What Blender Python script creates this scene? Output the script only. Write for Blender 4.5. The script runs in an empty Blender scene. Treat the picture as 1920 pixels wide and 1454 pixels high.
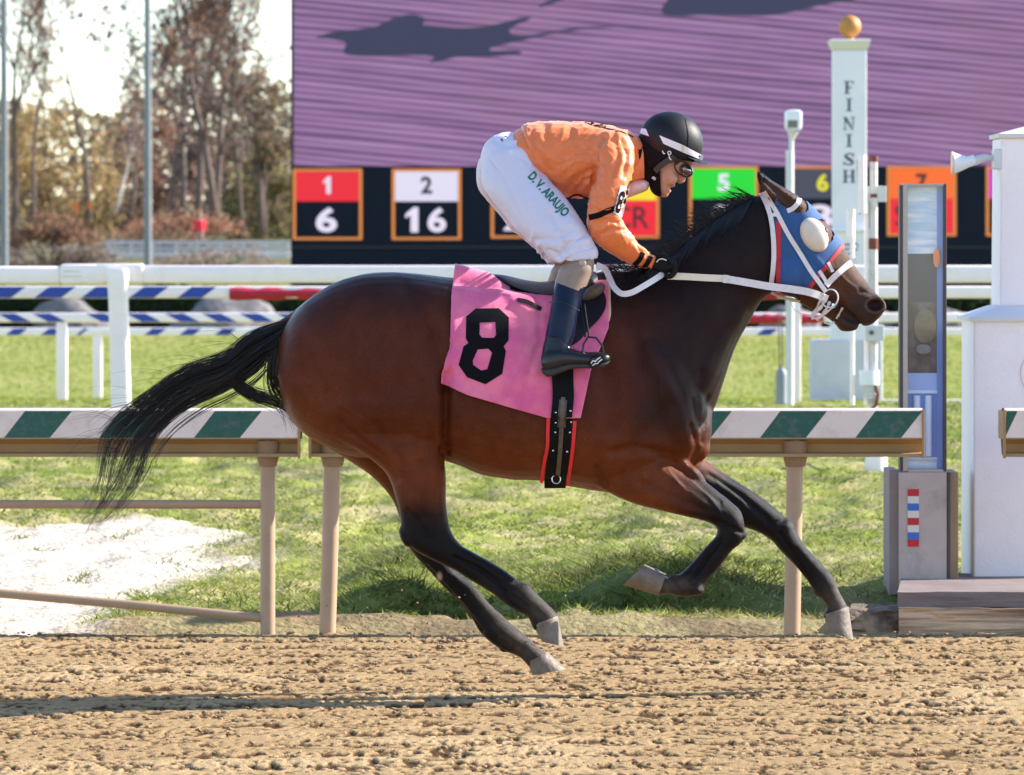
import bpy, bmesh, math, random
import numpy as np
from mathutils import Vector, Matrix
from mathutils.bvhtree import BVHTree
from mathutils.geometry import tessellate_polygon

# ------------------------------------------------------------------ camera, sky, sun, exposure
SC = bpy.context.scene
COL = SC.collection
F = 10667.0          # focal length in photo pixels (1920 wide), a 200 mm lens
HOR = 450.0          # horizon row
EYE = 1.73
D0 = 21.7            # distance of the horse
cam_d = bpy.data.cameras.new('camera'); cam = bpy.data.objects.new('camera', cam_d); COL.objects.link(cam)
cam.location = (0, 0, EYE); cam.rotation_euler = (math.radians(90), 0, 0)
cam_d.lens = 200; cam_d.sensor_width = 36; cam_d.sensor_fit = 'HORIZONTAL'
cam_d.shift_y = -(727 - HOR) / 1920.0
cam_d.clip_start = 0.5; cam_d.clip_end = 5000
cam_d.dof.use_dof = True; cam_d.dof.focus_distance = 21.55; cam_d.dof.aperture_fstop = 9.0
SC.camera = cam
SUN_AZ, SUN_EL = 16, 30      # degrees from +X towards +Y, and up
sd = bpy.data.lights.new('sun', 'SUN'); sun = bpy.data.objects.new('sun', sd); COL.objects.link(sun)
sd.energy = 4.9; sd.angle = math.radians(0.55); sd.color = (1.0, 0.93, 0.82)
sv = Vector((math.cos(math.radians(SUN_AZ)) * math.cos(math.radians(SUN_EL)), math.sin(math.radians(SUN_AZ)) * math.cos(math.radians(SUN_EL)), math.sin(math.radians(SUN_EL))))
sun.rotation_euler = sv.to_track_quat('Z', 'Y').to_euler(); sun.location = (20, 10, 30)
w = bpy.data.worlds.new('World'); SC.world = w; w.use_nodes = True
nt = w.node_tree; nt.nodes.clear()
sky = nt.nodes.new('ShaderNodeTexSky'); sky.sky_type = 'NISHITA'; sky.sun_disc = False
sky.sun_elevation = math.radians(SUN_EL); sky.sun_rotation = math.radians(90 - SUN_AZ)
sky.dust_density = 0.2; sky.air_density = 0.8; sky.ozone_density = 1.0
bg = nt.nodes.new('ShaderNodeBackground'); bg.inputs['Strength'].default_value = 0.15
wo = nt.nodes.new('ShaderNodeOutputWorld')
nt.links.new(sky.outputs[0], bg.inputs[0]); nt.links.new(bg.outputs[0], wo.inputs[0])
SC.view_settings.view_transform = 'Standard'; SC.view_settings.look = 'None'
SC.view_settings.gamma = 1; SC.view_settings.use_curve_mapping = False
SC.view_settings.exposure = 1.30
SC.render.engine = 'CYCLES'
SC.cycles.use_denoising = True
SC.cycles.max_bounces = 6

# ------------------------------------------------------------------ helpers
rng = np.random.default_rng(7)
random.seed(7)
CAMP = Vector((0, 0, EYE))
def W(px, py, d=D0):
    s = F / d
    return Vector(((px - 960) / s, d, EYE - (py - HOR) / s))
def Z(py, d): return EYE - (py - HOR) * d / F
def X(px, d): return (px - 960) * d / F
def proj(P):
    P = np.asarray(P); s = F / P[:, 1]
    return P[:, 0] * s + 960, HOR - (P[:, 2] - EYE) * s

def frac(a): return a - np.floor(a)
def h2(i, j, seed): return frac(np.sin(i * 127.1 + j * 311.7 + seed * 74.7) * 43758.5453)
def vn2(x, y, seed=0):
    xi = np.floor(x); yi = np.floor(y); u = x - xi; v = y - yi
    u = u * u * (3 - 2 * u); v = v * v * (3 - 2 * v)
    return (h2(xi, yi, seed) * (1 - u) + h2(xi + 1, yi, seed) * u) * (1 - v) + (h2(xi, yi + 1, seed) * (1 - u) + h2(xi + 1, yi + 1, seed) * u) * v
def fbm2(x, y, seed=0, octv=4):
    a = 0; t = 0; k = 1.0
    for o in range(octv):
        a = a + k * vn2(x * 2 ** o + o * 13.7, y * 2 ** o + o * 7.1, seed + o); t += k; k *= 0.5
    return a / t
def vn3(x, y, z, seed=0):
    zi = np.floor(z); w_ = z - zi; w_ = w_ * w_ * (3 - 2 * w_)
    return vn2(x + zi * 17.3, y + zi * 9.1, seed) * (1 - w_) + vn2(x + (zi + 1) * 17.3, y + (zi + 1) * 9.1, seed) * w_

def srgb(*c):
    return tuple(((v / 255) / 12.92 if v / 255 <= 0.04045 else (((v / 255) + 0.055) / 1.055) ** 2.4) for v in c)
MATS = {}
def mat(name, col=(0.5, 0.5, 0.5), rough=0.6, var=0.0, vscale=8.0, bump=0.0, bscale=60.0, metal=0.0, coat=0.0, emit=None, estr=1.0,
        attr=None, backlit=0.0, sheen=0.0, spec=0.5, stretch=(1, 1, 1), dirt=None, dscale=3.0, damt=0.5, trans=0.0, sss=0.0, alt=None):
    if name in MATS: return MATS[name]
    m = bpy.data.materials.new(name); m.use_nodes = True; n = m.node_tree; n.nodes.clear()
    out = n.nodes.new('ShaderNodeOutputMaterial'); p = n.nodes.new('ShaderNodeBsdfPrincipled')
    n.links.new(p.outputs[0], out.inputs[0])
    p.inputs['Roughness'].default_value = rough; p.inputs['Metallic'].default_value = metal
    p.inputs['Coat Weight'].default_value = coat; p.inputs['Sheen Weight'].default_value = sheen
    p.inputs['Specular IOR Level'].default_value = spec
    p.inputs['Transmission Weight'].default_value = trans
    if sss: p.inputs['Subsurface Weight'].default_value = sss; p.inputs['Subsurface Scale'].default_value = 0.01
    tc = n.nodes.new('ShaderNodeTexCoord'); mp = n.nodes.new('ShaderNodeMapping'); mp.inputs['Scale'].default_value = stretch
    n.links.new(tc.outputs['Object'], mp.inputs[0])
    if attr:
        a = n.nodes.new('ShaderNodeAttribute'); a.attribute_name = attr; src = a.outputs['Color']
    else:
        r = n.nodes.new('ShaderNodeRGB'); r.outputs[0].default_value = (*col, 1); src = r.outputs[0]
    if alt is not None:      # second colour mixed in by noise
        nz = n.nodes.new('ShaderNodeTexNoise'); nz.inputs['Scale'].default_value = vscale; nz.inputs['Detail'].default_value = 5
        n.links.new(mp.outputs[0], nz.inputs['Vector'])
        cr = n.nodes.new('ShaderNodeMapRange'); cr.inputs[1].default_value = 0.4; cr.inputs[2].default_value = 0.62
        n.links.new(nz.outputs[0], cr.inputs[0])
        mx = n.nodes.new('ShaderNodeMix'); mx.data_type = 'RGBA'; mx.inputs[7].default_value = (*alt, 1)
        n.links.new(cr.outputs[0], mx.inputs[0]); n.links.new(src, mx.inputs[6]); src = mx.outputs[2]
    if var:
        nz = n.nodes.new('ShaderNodeTexNoise'); nz.inputs['Scale'].default_value = vscale; nz.inputs['Detail'].default_value = 6
        nz.inputs['Roughness'].default_value = 0.65
        n.links.new(mp.outputs[0], nz.inputs['Vector'])
        mr = n.nodes.new('ShaderNodeMapRange'); mr.inputs[1].default_value = 0.25; mr.inputs[2].default_value = 0.75
        mr.inputs[3].default_value = 1 - var; mr.inputs[4].default_value = 1 + var
        n.links.new(nz.outputs[0], mr.inputs[0])
        vm = n.nodes.new('ShaderNodeVectorMath'); vm.operation = 'SCALE'
        n.links.new(src, vm.inputs[0]); n.links.new(mr.outputs[0], vm.inputs['Scale']); src = vm.outputs[0]
    if dirt is not None:
        nz = n.nodes.new('ShaderNodeTexNoise'); nz.inputs['Scale'].default_value = dscale; nz.inputs['Detail'].default_value = 8
        nz.inputs['Roughness'].default_value = 0.7
        n.links.new(mp.outputs[0], nz.inputs['Vector'])
        cr = n.nodes.new('ShaderNodeMapRange'); cr.inputs[1].default_value = 0.5; cr.inputs[2].default_value = 0.72; cr.inputs[4].default_value = damt
        n.links.new(nz.outputs[0], cr.inputs[0])
        mx = n.nodes.new('ShaderNodeMix'); mx.data_type = 'RGBA'; mx.inputs[7].default_value = (*dirt, 1)
        n.links.new(cr.outputs[0], mx.inputs[0]); n.links.new(src, mx.inputs[6]); src = mx.outputs[2]
    n.links.new(src, p.inputs['Base Color'])
    if bump:
        nb = n.nodes.new('ShaderNodeTexNoise'); nb.inputs['Scale'].default_value = bscale; nb.inputs['Detail'].default_value = 4
        n.links.new(mp.outputs[0], nb.inputs['Vector'])
        b = n.nodes.new('ShaderNodeBump'); b.inputs['Strength'].default_value = 1.0; b.inputs['Distance'].default_value = bump
        n.links.new(nb.outputs[0], b.inputs['Height']); n.links.new(b.outputs[0], p.inputs['Normal'])
    if backlit:
        tl = n.nodes.new('ShaderNodeBsdfTranslucent'); n.links.new(src, tl.inputs[0]); ms_ = n.nodes.new('ShaderNodeMixShader'); ms_.inputs[0].default_value = backlit
        n.links.new(p.outputs[0], ms_.inputs[1]); n.links.new(tl.outputs[0], ms_.inputs[2]); n.links.new(ms_.outputs[0], out.inputs[0])
    if emit is not None:
        p.inputs['Emission Color'].default_value = (*emit, 1); p.inputs['Emission Strength'].default_value = estr
    MATS[name] = m
    return m

def tag(o, label=None, cat=None, group=None, kind=None):
    if label: o['label'] = label
    if cat: o['category'] = cat
    if group: o['group'] = group
    if kind: o['kind'] = kind
    return o
def empty(name, loc, label=None, cat=None, group=None):
    o = bpy.data.objects.new(name, None); COL.objects.link(o); o.location = loc; o.empty_display_size = 0.2
    return tag(o, label, cat, group)
def link(name, me, m=None, parent=None, smooth=False):
    o = bpy.data.objects.new(name, me); COL.objects.link(o)
    for mm in (m if isinstance(m, (list, tuple)) else [m]):
        if mm is not None and mm.name not in [x.name for x in me.materials if x]: me.materials.append(mm)
    if smooth: me.polygons.foreach_set('use_smooth', [True] * len(me.polygons))
    if parent is not None:
        o.parent = parent
        o.matrix_parent_inverse = Matrix.Translation(-parent_loc(parent))
    return o
def parent_loc(p):
    v = Vector(p.location)
    while p.parent is not None:
        p = p.parent
        if False: pass
    return v if p is not None else v
def mesh(name, verts, faces, m=None, parent=None, smooth=False, mi=None):
    me = bpy.data.meshes.new(name); me.from_pydata([tuple(v) for v in verts], [], faces); me.update()
    o = link(name, me, m, parent, smooth)
    if mi is not None: me.polygons.foreach_set('material_index', mi)
    return o
def fast_mesh(name, V, Fq, m=None, parent=None, smooth=False, col=None):
    me = bpy.data.meshes.new(name); k = Fq.shape[1]
    me.vertices.add(len(V)); me.vertices.foreach_set('co', np.ascontiguousarray(V, dtype=np.float32).ravel())
    me.loops.add(Fq.size); me.loops.foreach_set('vertex_index', np.ascontiguousarray(Fq, dtype=np.int32).ravel())
    me.polygons.add(len(Fq)); me.polygons.foreach_set('loop_start', np.arange(len(Fq), dtype=np.int32) * k)
    me.update(calc_edges=True); me.validate()
    if col is not None: set_col(me, col)
    return link(name, me, m, parent, smooth)
def set_col(me, col, name='Col'):
    a = me.color_attributes.new(name, 'FLOAT_COLOR', 'POINT')
    c = np.ones((len(me.vertices), 4), dtype=np.float32); c[:, :3] = col
    a.data.foreach_set('color', c.ravel())
class MB:
    """collects simple solids into one mesh"""
    def __init__(s): s.bm = bmesh.new()
    def box(s, x0, x1, y0, y1, z0, z1, bev=0.0, rot=None):
        bm = bmesh.new(); bmesh.ops.create_cube(bm, size=1)
        bmesh.ops.scale(bm, vec=(abs(x1 - x0), abs(y1 - y0), abs(z1 - z0)), verts=bm.verts)
        if bev: bmesh.ops.bevel(bm, geom=bm.edges[:], offset=bev, segments=2, affect='EDGES', profile=0.5)
        if rot is not None: bmesh.ops.rotate(bm, verts=bm.verts, cent=(0, 0, 0), matrix=rot)
        bmesh.ops.translate(bm, verts=bm.verts, vec=((x0 + x1) / 2, (y0 + y1) / 2, (z0 + z1) / 2)); s._add(bm)
        return s
    def pbox(s, px0, py0, px1, py1, d, depth, bev=0.0):
        """box whose front face covers a pixel rectangle at distance d"""
        return s.box(X(px0, d), X(px1, d), d, d + depth, Z(py1, d), Z(py0, d), bev)
    def _add(s, bm):
        me = bpy.data.meshes.new('t'); bm.to_mesh(me); bm.free(); s.bm.from_mesh(me); bpy.data.meshes.remove(me)
    def tube(s, pts, r, n=12, cap=True):
        V, Fc = tube_geo(pts, r, n, cap); s.add(V, Fc); return s
    def add(s, V, Fc):
        vs = [s.bm.verts.new(tuple(v)) for v in V]
        for f in Fc:
            try: s.bm.faces.new([vs[i] for i in f])
            except ValueError: pass
        return s
    def build(s, name, m=None, parent=None, smooth=False, autosmooth=True):
        bmesh.ops.recalc_face_normals(s.bm, faces=s.bm.faces[:])
        me = bpy.data.meshes.new(name); s.bm.to_mesh(me); s.bm.free()
        o = link(name, me, m, parent, smooth)
        if smooth and autosmooth:
            me.set_sharp_from_angle(angle=math.radians(40))
        return o
def tube_geo(pts, r, n=12, cap=True, flat=None):
    pts = [Vector(p) for p in pts]; V = []; Fc = []
    rs = r if isinstance(r, (list, tuple, np.ndarray)) else [r] * len(pts)
    up = None
    for i, p in enumerate(pts):
        t = (pts[min(i + 1, len(pts) - 1)] - pts[max(i - 1, 0)]).normalized()
        if up is None:
            up = Vector((0, 1, 0)) if abs(t.y) < 0.9 else Vector((1, 0, 0))
        a = (up - t * up.dot(t)).normalized(); b = t.cross(a); up = a
        for k in range(n):
            th = 2 * math.pi * k / n
            V.append(p + (a * math.cos(th) + b * math.sin(th)) * rs[i])
    for i in range(len(pts) - 1):
        for k in range(n):
            Fc.append([i * n + k, i * n + (k + 1) % n, (i + 1) * n + (k + 1) % n, (i + 1) * n + k])
    if cap:
        Fc.append(list(range(n))[::-1]); Fc.append([(len(pts) - 1) * n + k for k in range(n)])
    return V, Fc
def lathe(prof, c, n=24):
    """prof: (radius, z) list; axis vertical through c"""
    V = []; Fc = []
    for r, z in prof:
        for k in range(n):
            a = 2 * math.pi * k / n; V.append((c[0] + r * math.cos(a), c[1] + r * math.sin(a), z))
    for i in range(len(prof) - 1):
        for k in range(n): Fc.append([i * n + k, i * n + (k + 1) % n, (i + 1) * n + (k + 1) % n, (i + 1) * n + k])
    Fc.append(list(range(n))[::-1]); Fc.append([(len(prof) - 1) * n + k for k in range(n)])
    return V, Fc
def catmull(P, sub, closed=False):
    P = np.asarray(P, float); out = []; n = len(P)
    for i in range(n - (0 if closed else 1)):
        if closed: p0, p1, p2, p3 = P[(i - 1) % n], P[i], P[(i + 1) % n], P[(i + 2) % n]
        else: p0, p1, p2, p3 = P[max(i - 1, 0)], P[i], P[i + 1], P[min(i + 2, n - 1)]
        for k in range(sub):
            t = k / sub
            out.append(0.5 * ((2 * p1) + (-p0 + p2) * t + (2 * p0 - 5 * p1 + 4 * p2 - p3) * t * t + (-p0 + 3 * p1 - 3 * p2 + p3) * t ** 3))
    if not closed: out.append(P[-1])
    return np.array(out)
def loft(secs, n=28, sub=5):
    """secs: (tx,ty, bx,by, hw_px, dy_m, egg, pw) two outline pixels, half width in px, lateral offset in metres.
    returns closed tube of superelliptic sections"""
    S = []
    for s in secs:
        s = list(s) + [0, 0.0, 2.2][len(s) - 5:] if len(s) < 8 else list(s)
        S.append(s)
    S = catmull(S, sub); V = []; Fc = []
    for s in S:
        tx, ty, bx, by, hw, dy, egg, pw = s
        d = D0 + dy; T = W(tx, ty, d); B = W(bx, by, d); C = (T + B) / 2; U = (T - B) / 2; hw = hw / (F / D0)
        for k in range(n):
            a = 2 * math.pi * k / n; ca, sa = math.cos(a), math.sin(a)
            cu = math.copysign(abs(ca) ** (2 / pw), ca); su = math.copysign(abs(sa) ** (2 / pw), sa)
            V.append(C + U * cu + Vector((0, 1, 0)) * (su * hw * (1 - egg * cu)))
    m = len(S)
    for i in range(m - 1):
        for k in range(n): Fc.append([i * n + k, i * n + (k + 1) % n, (i + 1) * n + (k + 1) % n, (i + 1) * n + k])
    for e, rev in ((0, True), (m - 1, False)):
        c = sum((V[e * n + k] for k in range(n)), Vector()) / n; V.append(c); ci = len(V) - 1
        for k in range(n):
            f = [e * n + k, e * n + (k + 1) % n, ci]; Fc.append(f[::-1] if not rev else f)
    return V, Fc
def ellipsoid(px, py, dy, a, b, c, rot=0.0, n=20, m=12):
    """a,b pixel radii in the picture plane (rotated by rot deg clockwise), c lateral radius px"""
    s = F / D0; C = W(px, py, D0 + dy); V = []; Fc = []; r = math.radians(rot)
    for i in range(m + 1):
        ph = math.pi * i / m
        for k in range(n):
            th = 2 * math.pi * k / n
            u = a * math.cos(ph); v = b * math.sin(ph) * math.cos(th); w_ = c * math.sin(ph) * math.sin(th)
            V.append(C + Vector(((u * math.cos(r) - v * math.sin(r)) / s, w_ / s, -(u * math.sin(r) + v * math.cos(r)) / s)))
    for i in range(m):
        for k in range(n): Fc.append([i * n + k, i * n + (k + 1) % n, (i + 1) * n + (k + 1) % n, (i + 1) * n + k])
    return V, Fc
def remesh(geos, voxel, smooth=6, factor=0.5):
    V = []; Fc = []
    for v, f in geos:
        o = len(V); V += list(v); Fc += [[i + o for i in q] for q in f]
    bm = bmesh.new(); vs = [bm.verts.new(tuple(v)) for v in V]
    for f in Fc:
        try: bm.faces.new([vs[i] for i in f])
        except ValueError: pass
    bmesh.ops.remove_doubles(bm, verts=bm.verts[:], dist=1e-5)
    bmesh.ops.recalc_face_normals(bm, faces=bm.faces[:])
    me = bpy.data.meshes.new('tmp'); bm.to_mesh(me); bm.free()
    ob = bpy.data.objects.new('tmp', me); COL.objects.link(ob)
    r = ob.modifiers.new('r', 'REMESH'); r.mode = 'VOXEL'; r.voxel_size = voxel; r.adaptivity = 0
    s = ob.modifiers.new('s', 'SMOOTH'); s.iterations = smooth; s.factor = factor
    dg = bpy.context.evaluated_depsgraph_get(); dg.update()
    out = bpy.data.meshes.new_from_object(ob.evaluated_get(dg))
    bpy.data.objects.remove(ob); bpy.data.meshes.remove(me)
    return out
def vco(me):
    a = np.empty(len(me.vertices) * 3, dtype=np.float32); me.vertices.foreach_get('co', a); return a.reshape(-1, 3).astype(float)
def vno(me):
    a = np.empty(len(me.vertices) * 3, dtype=np.float32); me.vertices.foreach_get('normal', a); return a.reshape(-1, 3).astype(float)
def setco(me, A): me.vertices.foreach_set('co', np.ascontiguousarray(A, dtype=np.float32).ravel()); me.update()
def bvh_of(*mes):
    V = []; P = []
    for me in mes:
        o = len(V); V += [v.co.copy() for v in me.vertices]; P += [[i + o for i in p.vertices] for p in me.polygons]
    return BVHTree.FromPolygons(V, P)
def hitd(bvh, px, py, default=None):
    """distance (world y) of the surface seen through a pixel"""
    dr = (W(px, py, D0) - CAMP).normalized(); h = bvh.ray_cast(CAMP, dr)
    return default if h[0] is None else h[0].y
def pdist(px, py, line):
    """distance of points to a polyline, and arc parameter 0..1 of the nearest point"""
    L = np.asarray(line, float); best = np.full(len(px), 1e9); par = np.zeros(len(px))
    seg = np.hypot(*(L[1:] - L[:-1]).T[:2]); tot = seg.sum(); acc = 0
    for i in range(len(L) - 1):
        a = L[i]; b = L[i + 1]; ab = b[:2] - a[:2]; t = np.clip(((px - a[0]) * ab[0] + (py - a[1]) * ab[1]) / (ab @ ab), 0, 1)
        d = np.hypot(px - a[0] - t * ab[0], py - a[1] - t * ab[1]); k = d < best
        best[k] = d[k]; par[k] = (acc + t[k] * seg[i]) / tot; acc += seg[i]
    return best, par
def sm(a, b, x):
    t = np.clip((x - a) / (b - a), 0, 1); return t * t * (3 - 2 * t)
def text2d(s, x0, y0, x1, y1, bold=0.0, shear=0.0):
    """outline text filled to a pixel rectangle -> (verts2d, faces)"""
    cu = bpy.data.curves.new('t', 'FONT'); cu.body = s; cu.offset = bold; cu.resolution_u = 4
    ob = bpy.data.objects.new('t', cu); COL.objects.link(ob)
    dg = bpy.context.evaluated_depsgraph_get(); dg.update()
    me = bpy.data.meshes.new_from_object(ob.evaluated_get(dg)); bpy.data.objects.remove(ob)
    P = vco(me); Fc = [list(p.vertices) for p in me.polygons]; bpy.data.meshes.remove(me)
    a = P.min(0); b = P.max(0)
    if s == '1':
        P = np.array([(.42, 0, 0), (.95, 0, 0), (.95, 1, 0), (.62, 1, 0), (.05, .72, 0), (.05, .56, 0), (.42, .68, 0)]); Fc = [[0, 1, 2, 3, 6], [3, 4, 5, 6]]; a = np.zeros(3); b = np.ones(3)
    x = (P[:, 0] - a[0]) / (b[0] - a[0]); y = (P[:, 1] - a[1]) / (b[1] - a[1])
    return np.stack([x0 + x * (x1 - x0), y1 - y * (y1 - y0)], 1), Fc
def cutgrid(V2, Fc, step):
    """subdivide a planar mesh by grid lines"""
    bm = bmesh.new(); vs = [bm.verts.new((p[0], p[1], 0)) for p in V2]
    for f in Fc:
        try: bm.faces.new([vs[i] for i in f])
        except ValueError: pass
    bmesh.ops.remove_doubles(bm, verts=bm.verts[:], dist=1e-4)
    A = np.asarray(V2)
    for ax in (0, 1):
        v = A[:, ax].min() + step
        while v < A[:, ax].max():
            bmesh.ops.bisect_plane(bm, geom=bm.verts[:] + bm.edges[:] + bm.faces[:], plane_co=(v, v, 0), plane_no=(1, 0, 0) if ax == 0 else (0, 1, 0))
            v += step
    bm.verts.index_update()
    out = np.array([(v.co.x, v.co.y) for v in bm.verts]), [[v.index for v in f.verts] for f in bm.faces]
    bm.free(); return out
def polyfill(outer, holes=()):
    loops = [[Vector((p[0], p[1], 0)) for p in outer]] + [[Vector((p[0], p[1], 0)) for p in h] for h in holes]
    tris = tessellate_polygon(loops); V = [(v.x, v.y) for l in loops for v in l]
    return np.array(V), [list(t) for t in tris]
def drape(bvh, V2, Fc, off, name, m, parent=None, default=None, thick=0.002, smooth=True):
    """lay a planar shape onto the surface seen through its pixels, lifted towards the camera by off, with a back face"""
    n = len(V2); D = []
    last = default if default is not None else D0
    for p in V2:
        d = hitd(bvh, p[0], p[1], None)
        if d is None: d = default if default is not None else last
        last = d; D.append(d)
    V = [W(p[0], p[1], d - off) for p, d in zip(V2, D)]
    return mesh(name, V, Fc, m, parent, smooth)
def ribbon(pts, wpx, name, m, parent=None, bvh=None, off=0.006, depth=None, thick=0.003, sub=6, taper=None, cols=3):
    """flat strap along pixel polyline. depth: list of explicit distances per point (else draped)"""
    P = np.asarray(pts, float)
    if depth is not None: P = np.column_stack([P, depth])
    P = catmull(P, sub); n = len(P); V = []; ds = []
    nc = cols
    rows = []
    for i in range(n):
        t = P[min(i + 1, n - 1), :2] - P[max(i - 1, 0), :2]; t = t / (np.hypot(*t) + 1e-9); nn = np.array([-t[1], t[0]])
        ww = wpx if taper is None else wpx * taper(i / (n - 1))
        row = []
        for c in range(nc):
            q = P[i, :2] + nn * ww * (c / (nc - 1) - 0.5)
            if depth is not None: dd = P[i, 2]
            else: dd = hitd(bvh, q[0], q[1], None)
            row.append([q[0], q[1], dd])
        rows.append(row)
    if depth is None:
        A = np.array([[r[2] if r[2] is not None else np.nan for r in row] for row in rows])
        # fill misses from neighbours, then smooth along the strap
        med = np.nanmedian(A) if not np.isnan(A).all() else D0
        for c in range(nc):
            col = A[:, c]; ok = ~np.isnan(col)
            if ok.any(): A[:, c] = np.interp(np.arange(n), np.arange(n)[ok], col[ok])
            else: A[:, c] = med
        B = A.copy()
        for _ in range(2):
            B[1:-1] = (B[:-2] + 2 * B[1:-1] + B[2:]) / 4
        A = np.minimum(A, B) - off
        for i in range(n):
            for c in range(nc): rows[i][c][2] = A[i, c]
    Vf = [W(*q) for row in rows for q in row]; Vb = [v + Vector((0, thick, 0)) for v in Vf]
    N = n * nc; Fc = []
    for i in range(n - 1):
        for c in range(nc - 1):
            a = i * nc + c; Fc.append([a, a + 1, a + nc + 1, a + nc]); Fc.append([N + a, N + a + nc, N + a + nc + 1, N + a + 1])
        a = i * nc; Fc.append([a, a + nc, N + a + nc, N + a]); a = i * nc + nc - 1; Fc.append([a, N + a, N + a + nc, a + nc])
    for e in (0, (n - 1) * nc):
        for c in range(nc - 1): Fc.append([e + c, N + e + c, N + e + c + 1, e + c + 1])
    mb = MB(); mb.add(Vf + Vb, Fc)
    return mb.build(name, m, parent, smooth=True)
def copy_tree(o, parent=None):
    c = o.copy(); COL.objects.link(c); c.parent = parent
    if parent is not None: c.matrix_parent_inverse = o.matrix_parent_inverse.copy()
    for ch in [x for x in bpy.data.objects if x.parent == o]: copy_tree(ch, c)
    return c
def spline_y(xs, ys, x): return np.interp(x, xs, ys)
# ------------------------------------------------------------------ ground, turf and track
SKEW = 0
def ground_z(x, d):
    z = np.interp(d, [-60, 24.9, 25.3, 25.9, 26.6, 28, 50, 53, 82, 136, 150, 170, 200, 230, 265, 420, 900], [-.07, -.07, -.045, .03, .0, .03, .20, .20, -.56, -.56, -.5, -.2, 1.0, 1.6, 2.3, 4.5, 6.0])
    return z
xs = np.concatenate([-np.geomspace(9, 700, 26)[::-1], np.arange(-8.6, 8.61, .055), np.geomspace(9, 700, 26)])
ys = np.concatenate([np.linspace(-60, 24, 12), np.arange(24.6, 30, .05), np.arange(30, 42, .09), np.arange(42, 60, .25), np.arange(60, 140, 2.0), np.geomspace(141, 900, 60)])
GX, GY = np.meshgrid(xs, ys); GX = GX.ravel(); GY = GY.ravel()
gz = ground_z(GX, GY)
near = sm(25.3, 26.0, GY) * sm(60, 45, GY)
gpx, gpy = proj(np.stack([GX, np.maximum(GY, .5), gz], 1))
# sandy bare patch at the left, bare soil along the edge of the track
edge_n = fbm2(GX * 1.4, GY * .9, 21) - .5
sand = sm(33.6, 33.2, GY + edge_n * 1.5 * (GX > -3)) * sm(-1.45, -2.0, GX + edge_n * 1.1 - .05 * (GY - 29)) * (GY > 25.2)
soil = sm(26.7, 25.7, GY + edge_n * 1.4) * (1 - sand)
gz = gz + near * (1 - .75 * sand) * ((fbm2(GX * 1.3, GY * .8, 3) - .5) * .16 + (fbm2(GX * 4, GY * 2, 4) - .5) * .13) + near * (fbm2(GX * 13, GY * 8, 5) - .5) * .06 - sand * .03 * sm(33.6, 32, GY)
wob = .7 * (fbm2(GX * 1.6, GY * .4, 111) - .5); scarp = .15 * (np.exp(-((GX + .50) / .30) ** 2) + np.exp(-((GX - .75) / .55) ** 2) + .55 * np.exp(-((GX - 2.0) / .3) ** 2)) * (.6 + .8 * fbm2(GX * 3, GY * .5, 112)); gz = gz + (1 - sand) * (scarp * sm(26.15, 26.5, GY + wob) * sm(33, 28, GY) - .04 * np.exp(-((GY + wob - 26.05) / .2) ** 2))
gz = np.where((GY > 25.2) & (GY < 25.9), gz + .05 * np.exp(-((GY - 25.55) / .2) ** 2) * (fbm2(GX * 1.1, GY * 0, 8) + .2), gz)
# shallow worn hollow with darker weeds left and right of the rail posts
n_ = fbm2(GX * .9, GY * .35, 31); n2 = fbm2(GX * 4, GY * 2.2, 33); far_n = fbm2(GX * .35, GY * .12, 35)
turf = np.array([0.15, 0.195, 0.028]); turf2 = np.array([0.25, 0.265, 0.055]); straw = np.array([0.42, 0.36, 0.18]); sandc = np.array([0.66, 0.56, 0.46]); soilc = np.array([0.30, 0.205, 0.115]); tan_d = np.array([0.60, 0.42, 0.27])
gc = np.tile(turf, (len(GX), 1)); gc = mixc0 = gc
def mixg(c, t, k): k = np.clip(k, 0, 1)[:, None]; return c * (1 - k) + t * k
gc = mixg(gc, turf2, sm(.35, .65, n_)); gc = mixg(gc, np.array([.05, .065, .03]), .8 * sm(.60, .70, fbm2(GX * 1.5 + 3, GY * .55, 81)) * sm(60, 45, GY)); gc = mixg(gc, straw, .75 * sm(.4, .65, n2) * sm(60, 25, GY))  # dark green patches paint shadow bands of the bank into the turf colour
gc = mixg(gc, np.array([0.25, 0.29, 0.055]), sm(50, 60, GY) * .8); gc = mixg(gc, np.array([.34, .33, .10]), .6 * sm(.45, .7, far_n) * sm(50, 60, GY))
gc = mixg(gc, straw, .35 * sm(30, 26.3, GY + n_ * 2)); gc = mixg(gc, soilc, soil * .9); gc = mixg(gc, np.array([.10, .07, .035]), soil * .8 * sm(.42, .62, n2)); gc = mixg(gc, np.array([.30, .26, .12]), soil * .7 * sm(.50, .60, fbm2(GX * 2.1, GY * 2.6, 88)))
gc = mixg(gc, np.array([.40, .30, .17]), .85 * np.exp(-((sand - .35) / .3) ** 2) * sm(.3, .6, n2) * (GY > 25.2))
gc = mixg(gc, sandc * (0.66 + .5 * fbm2(GX * 5, GY * 1.6, 97)[:, None]), sand)
gc = mixg(gc, np.array([0.12, 0.10, 0.06]), sm(150, 200, GY) * .8)
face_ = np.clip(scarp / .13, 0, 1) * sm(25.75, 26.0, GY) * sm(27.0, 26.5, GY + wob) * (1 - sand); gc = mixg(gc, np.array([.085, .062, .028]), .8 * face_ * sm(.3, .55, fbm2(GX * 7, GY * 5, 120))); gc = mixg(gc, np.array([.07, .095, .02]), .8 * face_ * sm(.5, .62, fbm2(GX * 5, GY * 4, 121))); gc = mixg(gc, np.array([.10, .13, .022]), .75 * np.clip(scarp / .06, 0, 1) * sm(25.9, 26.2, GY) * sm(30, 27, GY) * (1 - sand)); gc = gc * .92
gv = np.stack([GX, GY, gz], 1); nxg = len(xs); nyg = len(ys)
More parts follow.
